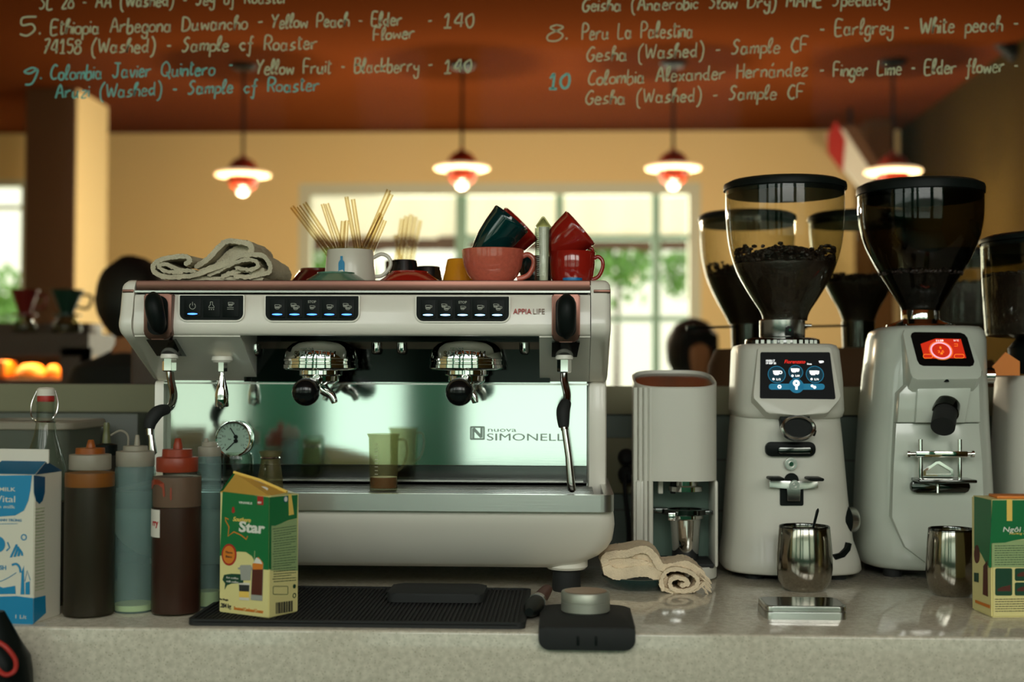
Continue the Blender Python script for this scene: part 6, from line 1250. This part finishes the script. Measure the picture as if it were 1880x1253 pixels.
art(fl, lambda bm: fl.prism(bm, L_(*ell(421, 1019, 13.5, 20, 28)), .0003, .0007), M['pred'], 'seal'); art(fl, lambda bm: fl.prism(bm, L_(*ell(421, 1019, 11, 16.5, 28)), .0006, .0010), M['orange'], 'seal')
f8 = Fr(fl.o + fl.n * .0008, fl.x, fl.y); art(fl, lambda bm: (qt(f8, bm, 'Thom', 414, 1016, 4, 13), qt(f8, bm, 'Béo', 415, 1024, 4, 11)), M['ink'], 'seal_text')
art(fl, lambda bm: fl.prism(bm, L_((412, 1056), (425, 1054), (447, 1055), (447, 1071), (426, 1072), (417, 1075), (413, 1083), (414, 1072), (409, 1065)), .0003, .0007), M['dgreen'], 'banner')
art(fl, lambda bm: (qt(f8, bm, 'Ice coffee', 416, 1062, 3.4, 22, shear=.2), qt(f8, bm, 'milk coffee', 416, 1069, 3.4, 22, shear=.2)), M['white'], 'banner_text')
art(fl, lambda bm: (fl.prism(bm, L_((441, 1040), (443, 1038), (460, 1038), (462, 1040), (460, 1066), (443, 1066)), .0003, .0008), fl.prism(bm, L_((437, 1043), (441, 1042), (441, 1046), (438, 1046)), .0003, .0008), fl.prism(bm, L_((462, 1042), (466, 1044), (462, 1048)), .0003, .0008)), M['pgrey'], 'filter_picture')
art(fl, lambda bm: fl.prism(bm, L_((439, 1070), (459, 1071), (458, 1103), (440, 1102)), .0003, .0007), M['paper'], 'glass_picture'); art(fl, lambda bm: fl.prism(bm, L_((439.5, 1074), (458.5, 1075), (458, 1087), (440, 1086)), .0006, .0010), M['ink'], 'glass_picture'); art(fl, lambda bm: fl.prism(bm, L_((440, 1086), (458, 1087), (458, 1098), (440, 1097)), .0006, .0010), M['yellow'], 'glass_picture')
art(fl, lambda bm: fl.prism(bm, L_((464, 1036), (484, 1036), (482, 1104), (461, 1102)), .0004, .0008), M['pgrey'], 'drink_picture'); art(fl, lambda bm: fl.prism(bm, L_((464.5, 1044), (483.5, 1044), (482, 1094), (462, 1092)), .0007, .0011), M['pbrown'], 'drink_picture'); art(fl, lambda bm: fl.prism(bm, L_((464.5, 1036), (470, 1030), (475, 1023), (480, 1029), (484, 1034), (483, 1046), (465, 1046)), .0009, .0013), M['orange'], 'drink_picture'); art(fl, lambda bm: fl.prism(bm, L_((466, 1034), (472, 1024), (479, 1028), (483, 1036)), .0012, .0015), M['white'], 'drink_picture'); art(fl, lambda bm: fl.stroke(bm, L_((468, 1032), (469, 1012)), 1.6 * qs, .0012, .0016), M['pgreen'], 'drink_picture')
art(fl, lambda bm: qt(fl, bm, 'Net Weight', 403.5, 1102, 3.6, 16), M['ink'], 'weight_text'); art(fl, lambda bm: qt(fl, bm, '1.284 kg', 402.5, 1115, 8, 22, bold=.02), M['ink'], 'weight_text')
art(fl, lambda bm: qt(fl, bm, 'Sweetened Condensed Creamer', 430, 1120, 6.5, 54, bold=.02), M['orange'], 'product_text')
Rq = lambda *pts: Q(frr, pts)
art(frr, lambda bm: frr.prism(bm, Rq((494.5, 914), (546, 908.5), (545, 952), (528, 956), (515, 962), (505, 966), (498, 966), (498, 1046), (493.5, 1046)), 0, .0004), M['green'], 'green_field')
art(frr, lambda bm: frr.prism(bm, Rq((498, 966), (505, 966), (515, 962), (528, 957), (545, 953), (546.5, 1048), (497, 1048)), 0, .0004), M['pgreen'], 'info_panel')
art(frr, lambda bm: frr.prism(bm, Rq((529, 908), (534, 907), (539, 945), (530, 947)), .0003, .0008), M['yellow'], 'seam_strip')
art(frr, lambda bm: frr.disc(bm, *Rq((524, 917))[0], 5.5 * qs, .0003, .0008, n=20), M['white'], 'cap_mark'); art(frr, lambda bm: frr.circ(bm, *Rq((524, 917))[0], 5.5 * qs, 1.4 * qs, .0006, .0010), M['dblue'], 'cap_mark')
def lines(fr, rows, m, name='small_print'):
    rnd = random.Random(len(rows)); bm = bm_()
    for (xa_, ya_, xb2, yb2) in rows:
        x = xa_
        while x < xb2 - 1:
            e_ = min(xb2, x + rnd.uniform(2, 7)); t0, t1 = (x - xa_) / (xb2 - xa_), (e_ - xa_) / (xb2 - xa_); fr.stroke(bm, Q(fr, [(x, ya_ + (yb2 - ya_) * t0), (e_, ya_ + (yb2 - ya_) * t1)]), 1.1 * qs, .0003, .0007); x = e_ + 1.1
    return bm
obj('small_print', lines(frr, [(500 + (2 if k % 5 else 0), 972 + k * 4.6, 543 - (9 if k % 4 == 3 else 0), 966 + k * 4.75) for k in range(22)], None), M['dgreen'], carton, False)
art(frr, lambda bm: (frr.stroke(bm, Rq(*(rrect(501, 528, 1077, 1092, 2, 3) + [(528, 1090)])), .8 * qs, .0003, .0007), frr.disc(bm, *Rq((540, 1077))[0], 4 * qs, .0003, .0007, n=16), frr.circ(bm, *Rq((540, 1094))[0], 4 * qs, 1.5 * qs, .0003, .0007, n=16)), M['dgreen'], 'marks')
def barcode(bm):
    rnd = random.Random(4); x = 506
    while x < 536:
        wd = rnd.choice((.8, 1.2, 2)); frr.prism(bm, Rq((x, 1107 - (x - 506) * .12), (x + wd, 1107 - (x - 506) * .12), (x + wd, 1128 - (x - 506) * .16), (x, 1128 - (x - 506) * .16)), .0003, .0007); x += wd + rnd.choice((.8, 1.4))
art(frr, barcode, M['ink'], 'barcode')
# second green carton, cut by the right edge
p0 = PZ(1821, 1135); wL, wR = .052, .095; ang = R(6)
fw = Vector((math.cos(ang), math.sin(ang), 0)); bk = Vector((-math.sin(ang), math.cos(ang), 0))
hC = P(1821, 918, p0.y).z - T; carton = thing('drink_carton', 'green creamer carton cut off by the right edge beside the steel tumbler', 'carton', (p0.x, p0.y, T), 'green creamer cartons')
bm = bm_(); v = [bm.verts.new(q) for z in (T, T + hC) for q in [Vector((k.x, k.y, z)) for k in (p0, p0 + fw * wR, p0 + fw * wR + bk * .07, p0 + bk * .07)]]
for f in ((3, 2, 1, 0), (4, 5, 6, 7), (0, 1, 5, 4), (1, 2, 6, 5), (2, 3, 7, 6), (3, 0, 4, 7)): face(bm, [v[i] for i in f])
bmesh.ops.bevel(bm, geom=bm.edges[:], offset=.002, segments=2, affect='EDGES'); obj('carton_body', bm, M['cream'], carton)
fl = Fr(p0 - bk * .0003, fw, (0, 0, 1)); frr = Fr(p0 - fw * .0003, -bk, (0, 0, 1)); qs = px_m(p0.y)
art(fl, lambda bm: fl.prism(bm, Q(fl, [(1822, 919), (1900, 919), (1900, 990), (1880, 990), (1860, 993), (1845, 997), (1820, 998), (1820, 1043), (1815, 1043)]), 0, .0004), M['green'], 'green_field')
art(fl, lambda bm: fl.prism(bm, Q(fl, [(1821, 998), (1845, 997), (1860, 993), (1900, 990), (1900, 1042), (1821, 1042)]), 0, .0004), M['pgreen'], 'info_panel')
art(fl, lambda bm: fl.prism(bm, Q(fl, [(1848, 917), (1858, 917), (1858, 957), (1848, 957)]), .0003, .0008), M['yellow'], 'seam_strip')
art(fl, lambda bm: qt(fl, bm, 'Ngôi Sao', 1841, 977, 9, 62, bold=.03, shear=.15), M['white'], 'product_text'); art(fl, lambda bm: qt(fl, bm, 'Phương Nam', 1853, 982, 4, 40, shear=.3), M['yellow'], 'product_text')
obj('small_print', lines(fl, [(1826, 1003 + k * 4.3, 1900, 1002 + k * 4.3) for k in range(9)], None), M['dgreen'], carton, False)
for a, b, c_, d in ((1827, 1858, 1044, 1094), (1863, 1900, 1044, 1067), (1863, 1900, 1070, 1094)): art(fl, lambda bm: fl.prism(bm, Q(fl, rrect(a, b, c_, d, 3, 3)), .0003, .0007), M['dgreen'], 'picture_frame'); art(fl, lambda bm: fl.prism(bm, Q(fl, [(a + 4, d - 12), (a + 12, d - 16), (b - 9, d - 18), (b - 3, d - 20), (b - 3, d - 8), (a + 4, d - 8)]), .0006, .0010), M['pbrown'], 'picture')
obj('small_print', lines(fl, [(1827, 1101 + k * 4.4, 1900, 1100 + k * 4.4) for k in range(6)], None), M['ink'], carton, False)
art(frr, lambda bm: frr.prism(bm, Q(frr, [(1789, 912), (1820, 919), (1820, 1043), (1812, 1038), (1803, 1020), (1797, 1010), (1789, 1008)]), 0, .0004), M['green'], 'green_field')
art(frr, lambda bm: frr.prism(bm, Q(frr, [(1806, 1040), (1813, 1030), (1814, 1096), (1805, 1092)]), .0003, .0007), M['pbrown'], 'drink_picture'); art(frr, lambda bm: frr.prism(bm, Q(frr, [(1789, 1052), (1797, 1053), (1797, 1070), (1789, 1068)]), .0003, .0007), M['dgreen'], 'banner'); art(frr, lambda bm: frr.prism(bm, Q(frr, [(1791, 1102), (1818, 1112), (1818, 1118), (1791, 1107)]), .0003, .0007), M['orange'], 'print'); art(frr, lambda bm: frr.prism(bm, Q(frr, ell(1794, 1018, 5, 17, 20)), .0003, .0007), M['pbrown'], 'seal')
bm = bm_(); c_ = p0 + fw * .03 + bk * .035; box(bm, c_.x - .012, c_.x + .05, c_.y - .02, c_.y + .02, T + hC, T + hC + .004, bev=.001); obj('top_fold', bm, M['orange'], carton)
# blue and white milk carton at the left edge
p0 = PZ(61, 1147); ang = R(-7); fw = Vector((math.cos(ang), math.sin(ang), 0)); bk = Vector((-math.sin(ang), math.cos(ang), 0)); W_ = .075
zsh = P(58, 872, p0.y).z - T; zrd = P(60, 848, p0.y + .03).z - T; zfn = P(66, 826, p0.y + .03).z - T
carton = thing('milk_carton', 'blue and white gable-top milk carton at the left end of the counter', 'carton', (p0.x, p0.y, T))
A, B = p0, p0 - fw * W_; Cc, Dd = B + bk * W_, A + bk * W_; mA, mB = A + bk * W_ / 2, B + bk * W_ / 2; zz = lambda v, z: Vector((v.x, v.y, T + z))
bm = bm_(); v = [bm.verts.new(q) for q in (zz(A, 0), zz(B, 0), zz(Cc, 0), zz(Dd, 0), zz(A, zsh), zz(B, zsh), zz(Cc, zsh), zz(Dd, zsh), zz(mA - fw * .004, zrd), zz(mB + fw * .004, zrd))]
for f in ((3, 2, 1, 0), (0, 1, 5, 4), (1, 2, 6, 5), (2, 3, 7, 6), (3, 0, 4, 7), (4, 5, 9, 8), (6, 7, 8, 9), (4, 8, 7), (5, 6, 9)): face(bm, [v[i] for i in f])
bmesh.ops.bevel(bm, geom=[e for e in bm.edges if v[8] not in e.verts and v[9] not in e.verts], offset=.0012, segments=2, affect='EDGES'); obj('carton_body', bm, M['milkwhite'], carton, ang=25)
bm = bm_(); fz_ = Fr(zz(mA, zrd) - fw * W_ - bk * .0012, fw, (0, 0, 1)); fz_.prism(bm, rrect(0, W_, -.003, zfn - zrd, .001, 2), -.0024, 0); obj('top_fin', bm, M['paper'], carton)
fl = Fr(A - bk * .0003, fw, (0, 0, 1)); frr = Fr(A + fw * .0003, bk, (0, 0, 1)); qs = px_m(p0.y)
art(fl, lambda bm: fl.prism(bm, Q(fl, [(-31, 874), (59, 873), (56, 900), (52, 920), (44, 938), (28, 947), (0, 949), (-31, 949)]), 0, .0004), M['blue'], 'blue_field')
bm = bm_(); face(bm, [bm.verts.new(q - bk * .0004 + Vector((0, 0, .0004))) for q in (zz(A, zsh), zz(mA - fw * .004, zrd), zz(mB + fw * .004, zrd), zz(B, zsh))]); bmesh.ops.solidify(bm, geom=bm.faces[:], thickness=.0003); obj('blue_field', bm, M['blue'], carton, False)
bm = bm_(); face(bm, [bm.verts.new(q + fw * .0006) for q in (zz(A, zsh), zz(Dd, zsh), zz(mA - fw * .004, zrd))]); bmesh.ops.solidify(bm, geom=bm.faces[:], thickness=.0003); obj('gable_fold', bm, M['dblue'], carton, False)
art(frr, lambda bm: frr.prism(bm, Q(frr, [(61.5, 873), (82.5, 876), (82, 905), (78, 920), (72, 926), (66, 920), (62, 905)]), 0, .0004), M['dblue'], 'blue_field')
art(fl, lambda bm: fl.prism(bm, Q(fl, [(-31, 1097), (30, 1095), (61, 1099), (61, 1147), (-31, 1147)]), 0, .0004), M['blue'], 'blue_band'); art(frr, lambda bm: frr.prism(bm, Q(frr, [(61.5, 1099), (83, 1094), (84, 1126), (61.5, 1146)]), 0, .0004), M['blue'], 'blue_band')
art(fl, lambda bm: (qt(fl, bm, 'MILK', -1, 902, 7, 30, bold=.04), qt(fl, bm, 'Vital', -8, 922, 12, 36), qt(fl, bm, 'fresh milk', -22, 933, 6, 50)), M['milkwhite'], 'product_text'); art(fl, lambda bm: qt(fl, bm, '1 Lít', 29, 1136, 7, 20), M['milkwhite'], 'volume_text')
art(fl, lambda bm: qt(fl, bm, 'THANH TRÙNG', -12, 957, 4.6, 52, bold=.02), M['blue'], 'product_text'); obj('small_print', lines(fl, [(-20, 963, 32, 962)], None), M['blue'], carton, False)
def doodles(bm):
    fl.disc(bm, *Q(fl, [(-4, 1000)])[0], 15 * qs, .0002, .0006, n=28)
    for k in range(4): fl.prism(bm, Q(fl, [(18 + k * 7, 1024 - k * 1), (22 + k * 7, 1024 - k * 1), (33 + k * 3, 1000 + k * 5), (29 + k * 3, 1000 + k * 3)]), .0002, .0006)
    fl.circ(bm, *Q(fl, [(44, 987)])[0], 5 * qs, 2 * qs, .0002, .0006, n=16); fl.stroke(bm, Q(fl, [(14, 996), (18, 1006), (12, 1012)]), 2.5 * qs, .0002, .0006)
    fl.stroke(bm, Q(fl, smooth_px([(22, 1038), (30, 1036), (36, 1042), (38, 1052)])), 4 * qs, .0002, .0006); fl.prism(bm, Q(fl, [(38, 1092), (40, 1050), (44, 1040), (45, 1092)]), .0002, .0006); fl.prism(bm, Q(fl, [(47, 1092), (47, 1070), (55, 1068), (55, 1092)]), .0002, .0006)
    fl.stroke(bm, Q(fl, [(46, 1068), (50, 1048), (56, 1066)]), 1.2 * qs, .0002, .0006); fl.prism(bm, Q(fl, [(-31, 1092), (-31, 1078), (-10, 1074), (6, 1080), (28, 1076), (29, 1091)]), .0002, .0006)
    fl.stroke(bm, Q(fl, smooth_px([(-20, 1062), (-2, 1068), (14, 1062), (30, 1052)])), 1.2 * qs, .0002, .0006); fl.text(bm, 'FRESH', *Q(fl, [(-16, 1046)])[0], 8 * qs, 30 * qs, .0002, .0006, bold=.02)
def smooth_px(pts): return [(v.x, v.y) for v in smooth_path([(a, b, 0) for a, b in pts], 5)]
art(fl, doodles, M['blue'], 'doodle_print'); obj('small_print', lines(frr, [(64, 935 + k * 6, 81, 933 + k * 5.9) for k in range(26)], None), M['pgreen'], carton, False)
# ================================================================ BOTTLES, TUB, JARS
def squeeze(pxc, base_py, hw, sh_py, cap, nozz, shell, capm, noz, liquid, label, hk=1.0):
    """cap: (py low, py high, half width, step py, step half width); nozz: (py, half width); liquid: list of (material, name, py top, py bottom)"""
    Yf = PZ(pxc, base_py).y; Y = Yf + hw * px_m(Yf) * .9; s = px_m(Y); c = P(pxc, 900, Y); r = hw * s; zz = lambda py: Zp(py, Y, pxc)
    t = thing('squeeze_bottle', label, 'squeeze bottle', (c.x, Y, T), 'squeeze bottles at the left of the counter')
    zs = zz(sh_py); zc0, zc1, rc, zst, rst = zz(cap[0]), zz(cap[1]), cap[2] * s, zz(cap[3]), cap[4] * s
    bm = bm_(); lathe(bm, [(0, .0), (r * .92, 0), (r, .004), (r, zs - T - .006), (r * .96, zs - T), (rc * .96, zc0 - T), (rc * .9, zc0 - T + .003)], c.x, Y, 48, z0=T); obj('bottle_body', bm, shell, t)
    for m, nm, a, b in liquid:
        za, zb2 = zz(a), (T + .003 if b is None else zz(b)); bm = bm_(); lathe(bm, [(0, zb2), (r * .955, zb2), (r * .972, zb2 + .002), (r * .972, za), (0, za)], c.x, Y, 40); obj(nm, bm, m, t)
    bm = bm_(); lathe(bm, [(rc * .98, zc0), (rc, zc0 + .001), (rc, zc1), (rc * .98, zc1 + .001), (rst * 1.04, zc1 + .002), (0, zc1 + .002)], c.x, Y, 44); cp = obj('screw_cap', bm, capm, t)
    bm = bm_(); lathe(bm, [(rst * 1.03, zc1 + .0018), (rst, zst), (0, zst + .0005)], c.x, Y, 36); obj('cap_dome', bm, noz, t)
    nt_, nr = zz(nozz[0]), nozz[1] * s; xn = nozz[2] * s if len(nozz) > 2 else 0
    bm = bm_(); lathe(bm, [(nr, zst), (nr * .95, zst + (nt_ - zst) * .3), (nr * .62, nt_ - .001), (nr * .5, nt_), (0, nt_)], c.x + xn, Y, 24); obj('nozzle', bm, noz, t)
    return t, c.x, Y, r, s
squeeze(165, 1137, 46, 866, (862, 836, 38, 823, 26), (808, 8.5, 1), M['squeeze_dark'], M['squeeze_cap'], M['amber_cap'], [(M['coffee_sy'], 'dark_syrup', 893, None), (M['amber_sy'], 'amber_film', 868, 893)], 'squeeze bottle of dark brown syrup with an amber nozzle beside the milk carton')
squeeze(248, 1128, 37, 859, (856, 830, 35, 819, 22), (799, 5.5, 3), M['squeeze'], M['squeeze_cap'], M['squeeze_cap'], [(M['cream_sy'], 'cream_syrup', 1108, None)], 'nearly empty pale squeeze bottle with a little cream syrup left in it')
t, x, Y, r, s = squeeze(325, 1133, 45, 871, (866, 841, 38, 825, 27), (805, 9, 1), M['squeeze_dark'], M['red_cap'], M['red_cap'], [(M['berry_sy'], 'berry_syrup', 930, None), (M['film'], 'syrup_film', 875, 929)], 'squeeze bottle of dark red syrup with a stained red cap and paper label')
wr = lambda a, b, d: Vector((x + (r + .0004 + d) * math.sin(a / r - 1.0), Y - (r + .0004 + d) * math.cos(a / r - 1.0), Zp(983, Y, 300) + b))
bm = bm_(); h_ = Zp(933, Y, 300) - Zp(983, Y, 300)
for k in range(8): wrapped_prism(bm, [(-.012 + k * .004, 0), (-.008 + k * .004, 0), (-.008 + k * .004, h_), (-.012 + k * .004, h_)], .0004, wr)
lb = obj('paper_label', bm, M['paper'], t, False); bm = bm_(); fr0 = Fr((0, 0, 0), (1, 0, 0), (0, 0, 1)); fr0.text(bm, 'rry', .004, h_ * .42, .009, .014, .0004, .0008, bold=.03, wrap=wr); obj('label_text', bm, M['pred'], lb, False)
bm = bm_(); 
zt__ = Zp(872, Y, 325); wsm = lambda a, b, d: Vector((x + (r * 1.001 + d) * math.sin(a / r), Y - (r * 1.001 + d) * math.cos(a / r), zt__ - .006 + b))
wrapped_prism(bm, [(-1.15 * r, -.002), (-.85 * r, .001), (-.5 * r, .001), (-.25 * r, -.004), (-.20 * r, -.022), (-.27 * r, -.024), (-.33 * r, -.010), (-.55 * r, -.006), (-.85 * r, -.007), (-1.1 * r, -.014), (-1.2 * r, -.014)], .0005, wsm)
wrapped_prism(bm, [(.02 * r, -.010), (.07 * r, -.010), (.08 * r, -.026), (.04 * r, -.029), (.01 * r, -.024)], .0005, wsm)
obj('syrup_smear', bm, M['smear'], t, False)
squeeze(384, 1118, 22, 842, (838, 822, 21, 812, 14), (805, 5, -6), M['squeeze'], M['squeeze_cap'], M['squeeze_cap'], [(M['cream_sy'], 'cream_syrup', 1085, None)], 'pale squeeze bottle half hidden between red syrup bottle and green carton')
# swing-top glass bottle
Y = PZ(95, 1119).y + .035; c = P(90, 900, Y); s = px_m(Y); zz = lambda py: Zp(py, Y, 90); x = P(84, 760, Y).x; xx = c.x
t = thing('swing_top_bottle', 'clear swing-top glass bottle of dark liquid behind the milk carton', 'bottle', (x, Y, T)); r = 40 * s
bm = bm_(); prf = [(0, T), (r * .95, T), (r, T + .004), (r, zz(880)), (r * .95, zz(858)), (r * .74, zz(828)), (r * .52, zz(800)), (r * .42, zz(775)), (r * .40, zz(745)), (r * .42, zz(742)), (r * .42, zz(736)), (r * .32, zz(735))]
lathe(bm, prf, x, Y, 44); obj('bottle_glass', bm, M['glass'], t)
bm = bm_(); lathe(bm, [(0, T + .004), (r * .94, T + .004), (r * .95, zz(922)), (0, zz(922))], x, Y, 36); obj('dark_liquid', bm, M['coffee_sy'], t)
bm = bm_(); lathe(bm, [(0, zz(727)), (r * .42, zz(727)), (r * .40, zz(715)), (r * .3, zz(712)), (0, zz(711))], x, Y, 28); st_ = obj('stopper', bm, M['paper'], t)
bm = bm_(); lathe(bm, [(0, zz(738)), (r * .38, zz(738)), (r * .40, zz(733)), (r * .38, zz(727)), (0, zz(727))], x, Y, 28); obj('seal', bm, M['pred'], t)
bm = bm_(); rw = .0012
for k in (-1, 1): tube(bm, smooth_path([(x + k * r * .44, Y, zz(718)), (x + k * r * .62, Y - .004, zz(740)), (x + k * r * .60, Y - .008, zz(758)), (x + k * r * .46, Y - .012, zz(770)), (x + k * r * .44, Y, zz(775))]), rw, 8)
tube(bm, [(x + r * .44 * math.cos(a * PI / 12), Y + r * .44 * math.sin(a * PI / 12), zz(775)) for a in range(25)], rw, 6); obj('wire_bail', bm, M['steel'], t)
# plastic tub behind
Y = .30; zz = lambda py: Zp(py, Y, 84); xa_, xb_ = P(-30, 780, Y).x, P(165, 780, Y).x; dd = .10
t = thing('storage_tub', 'clear plastic storage tub with a wide lid behind the swing-top bottle', 'tub', ((xa_ + xb_) / 2, Y, T)); fz = Fr((0, 0, 0), (1, 0, 0), (0, 1, 0))
bm = bm_(); loft(bm, [[(x, y, z) for x, y in rrect(xa_ + i, xb_ - i, Y - dd + i, Y + dd - i, .02, 5)] for z, i in ((T, .022), (T + .003, .018), (zz(790), .007), (zz(784), .007))]); obj('tub_body', bm, M['tubc'], t)
bm = bm_(); loft(bm, [[(x, y, z) for x, y in rrect(xa_ + i, xb_ - i, Y - dd + i, Y + dd - i, .022, 5)] for z, i in ((zz(786), .002), (zz(784), 0), (zz(774), 0), (zz(771), .003), (zz(771), .010), (zz(775), .013))]); obj('tub_lid', bm, M['squeeze_cap'], t)
bm = bm_(); box(bm, P(-200, 900, .46).x, P(252, 900, .46).x, .46, .52, T, P(100, 758, .46).z, bev=.004); tag(obj('acrylic_rack', bm, M['tubc'], origin=(P(60, 900, .46).x, .49, T)), 'frosted acrylic rack along the tiles behind the storage tub', 'rack')
# small pump bottle
Y = .12; c = P(195, 850, Y); s = px_m(Y); zz = lambda py: Zp(py, Y, 195)
t = thing('pump_bottle', 'small dark bottle with a greenish pouring tip behind the pale squeeze bottle', 'bottle', (c.x, Y, T))
bm = bm_(); lathe(bm, [(0, T), (22 * s, T), (23 * s, T + .004), (23 * s, zz(850)), (20 * s, zz(838)), (18 * s, zz(834)), (0, zz(834))], c.x, Y, 32); obj('bottle_body', bm, M['coffee_sy'], t)
bm = bm_(); lathe(bm, [(0, zz(836)), (20 * s, zz(836)), (20 * s, zz(817)), (8 * s, zz(814)), (0, zz(814))], c.x, Y, 28); obj('cap', bm, M['black'], t)
bm = bm_(); lathe(bm, [(0, zz(815)), (8 * s, zz(815)), (7 * s, zz(800)), (5 * s, zz(790)), (6 * s, zz(784)), (4.5 * s, zz(776)), (0, zz(776))], c.x, Y, 20); obj('pouring_tip', bm, mat('olive_plastic', C(96, 98, 62), .35), t)
bm = bm_(); tube(bm, smooth_path([(c.x + 8 * s, Y, zz(800)), (c.x + 26 * s, Y, zz(791)), (c.x + 40 * s, Y, zz(800)), (c.x + 44 * s, Y - .01, zz(822)), (c.x + 40 * s, Y - .01, zz(850))]), .0018, 8); obj('feed_tube', bm, M['squeeze_cap'], t)
# round glass jar behind the green carton
Y = PZ(430, 1122).y + .03; c = P(437, 900, Y); s = px_m(Y); zz = lambda py: Zp(py, Y, 437); r = 28 * s
t = thing('glass_jar', 'round clear glass jar hidden behind the top of the green carton', 'jar', (c.x, Y, T))
bm = bm_(); lathe(bm, [(0, T), (r * .95, T), (r, T + .004), (r, zz(856)), (r * 1.0, zz(846)), (r * .97, zz(838)), (r * .90, zz(833)), (r * .82, zz(832)), (r * .84, zz(838)), (r * .93, zz(850)), (r * .93, T + .006), (0, T + .006)], c.x, Y, 44); obj('jar_body', bm, M['glass'], t)
# dark bag with a red cord at the lower left
Y = EY - .06; c = P(4, 1200, Y); t = thing('dark_bag', 'dark cloth bag with a red cord at the lower left in front of the counter', 'bag', (c.x, Y, c.z - .25))
bm = bm_(); rings = []
for k in range(16):
    z = c.z + .055 - k * .02; wd = .012 + .026 * min(1, k / 3) + .004 * k * .4; rings.append([(c.x - .01 + wd * math.cos(2 * PI * i / 28) * (1 + .08 * noise.noise(Vector((i * .5, k * .4, 1)))) + k * .0008, Y + wd * .9 * math.sin(2 * PI * i / 28), z) for i in range(28)])
loft(bm, rings); obj('bag_body', bm, M['black'], t)
bm = bm_(); tube(bm, smooth_path([P(-6, 1178, Y - .045), P(12, 1190, Y - .048), P(28, 1212, Y - .045), P(27, 1232, Y - .045), P(12, 1240, Y - .05), P(0, 1234, Y - .05), P(-6, 1226, Y - .05)]), .0032, 8); obj('red_cord', bm, M['pred'], t)
bm = bm_(); box(bm, c.x - .016, c.x - .006, Y, EY - .0004, T - .034, T - .026, bev=.001); obj('hanging_hook', bm, M['black'], t)
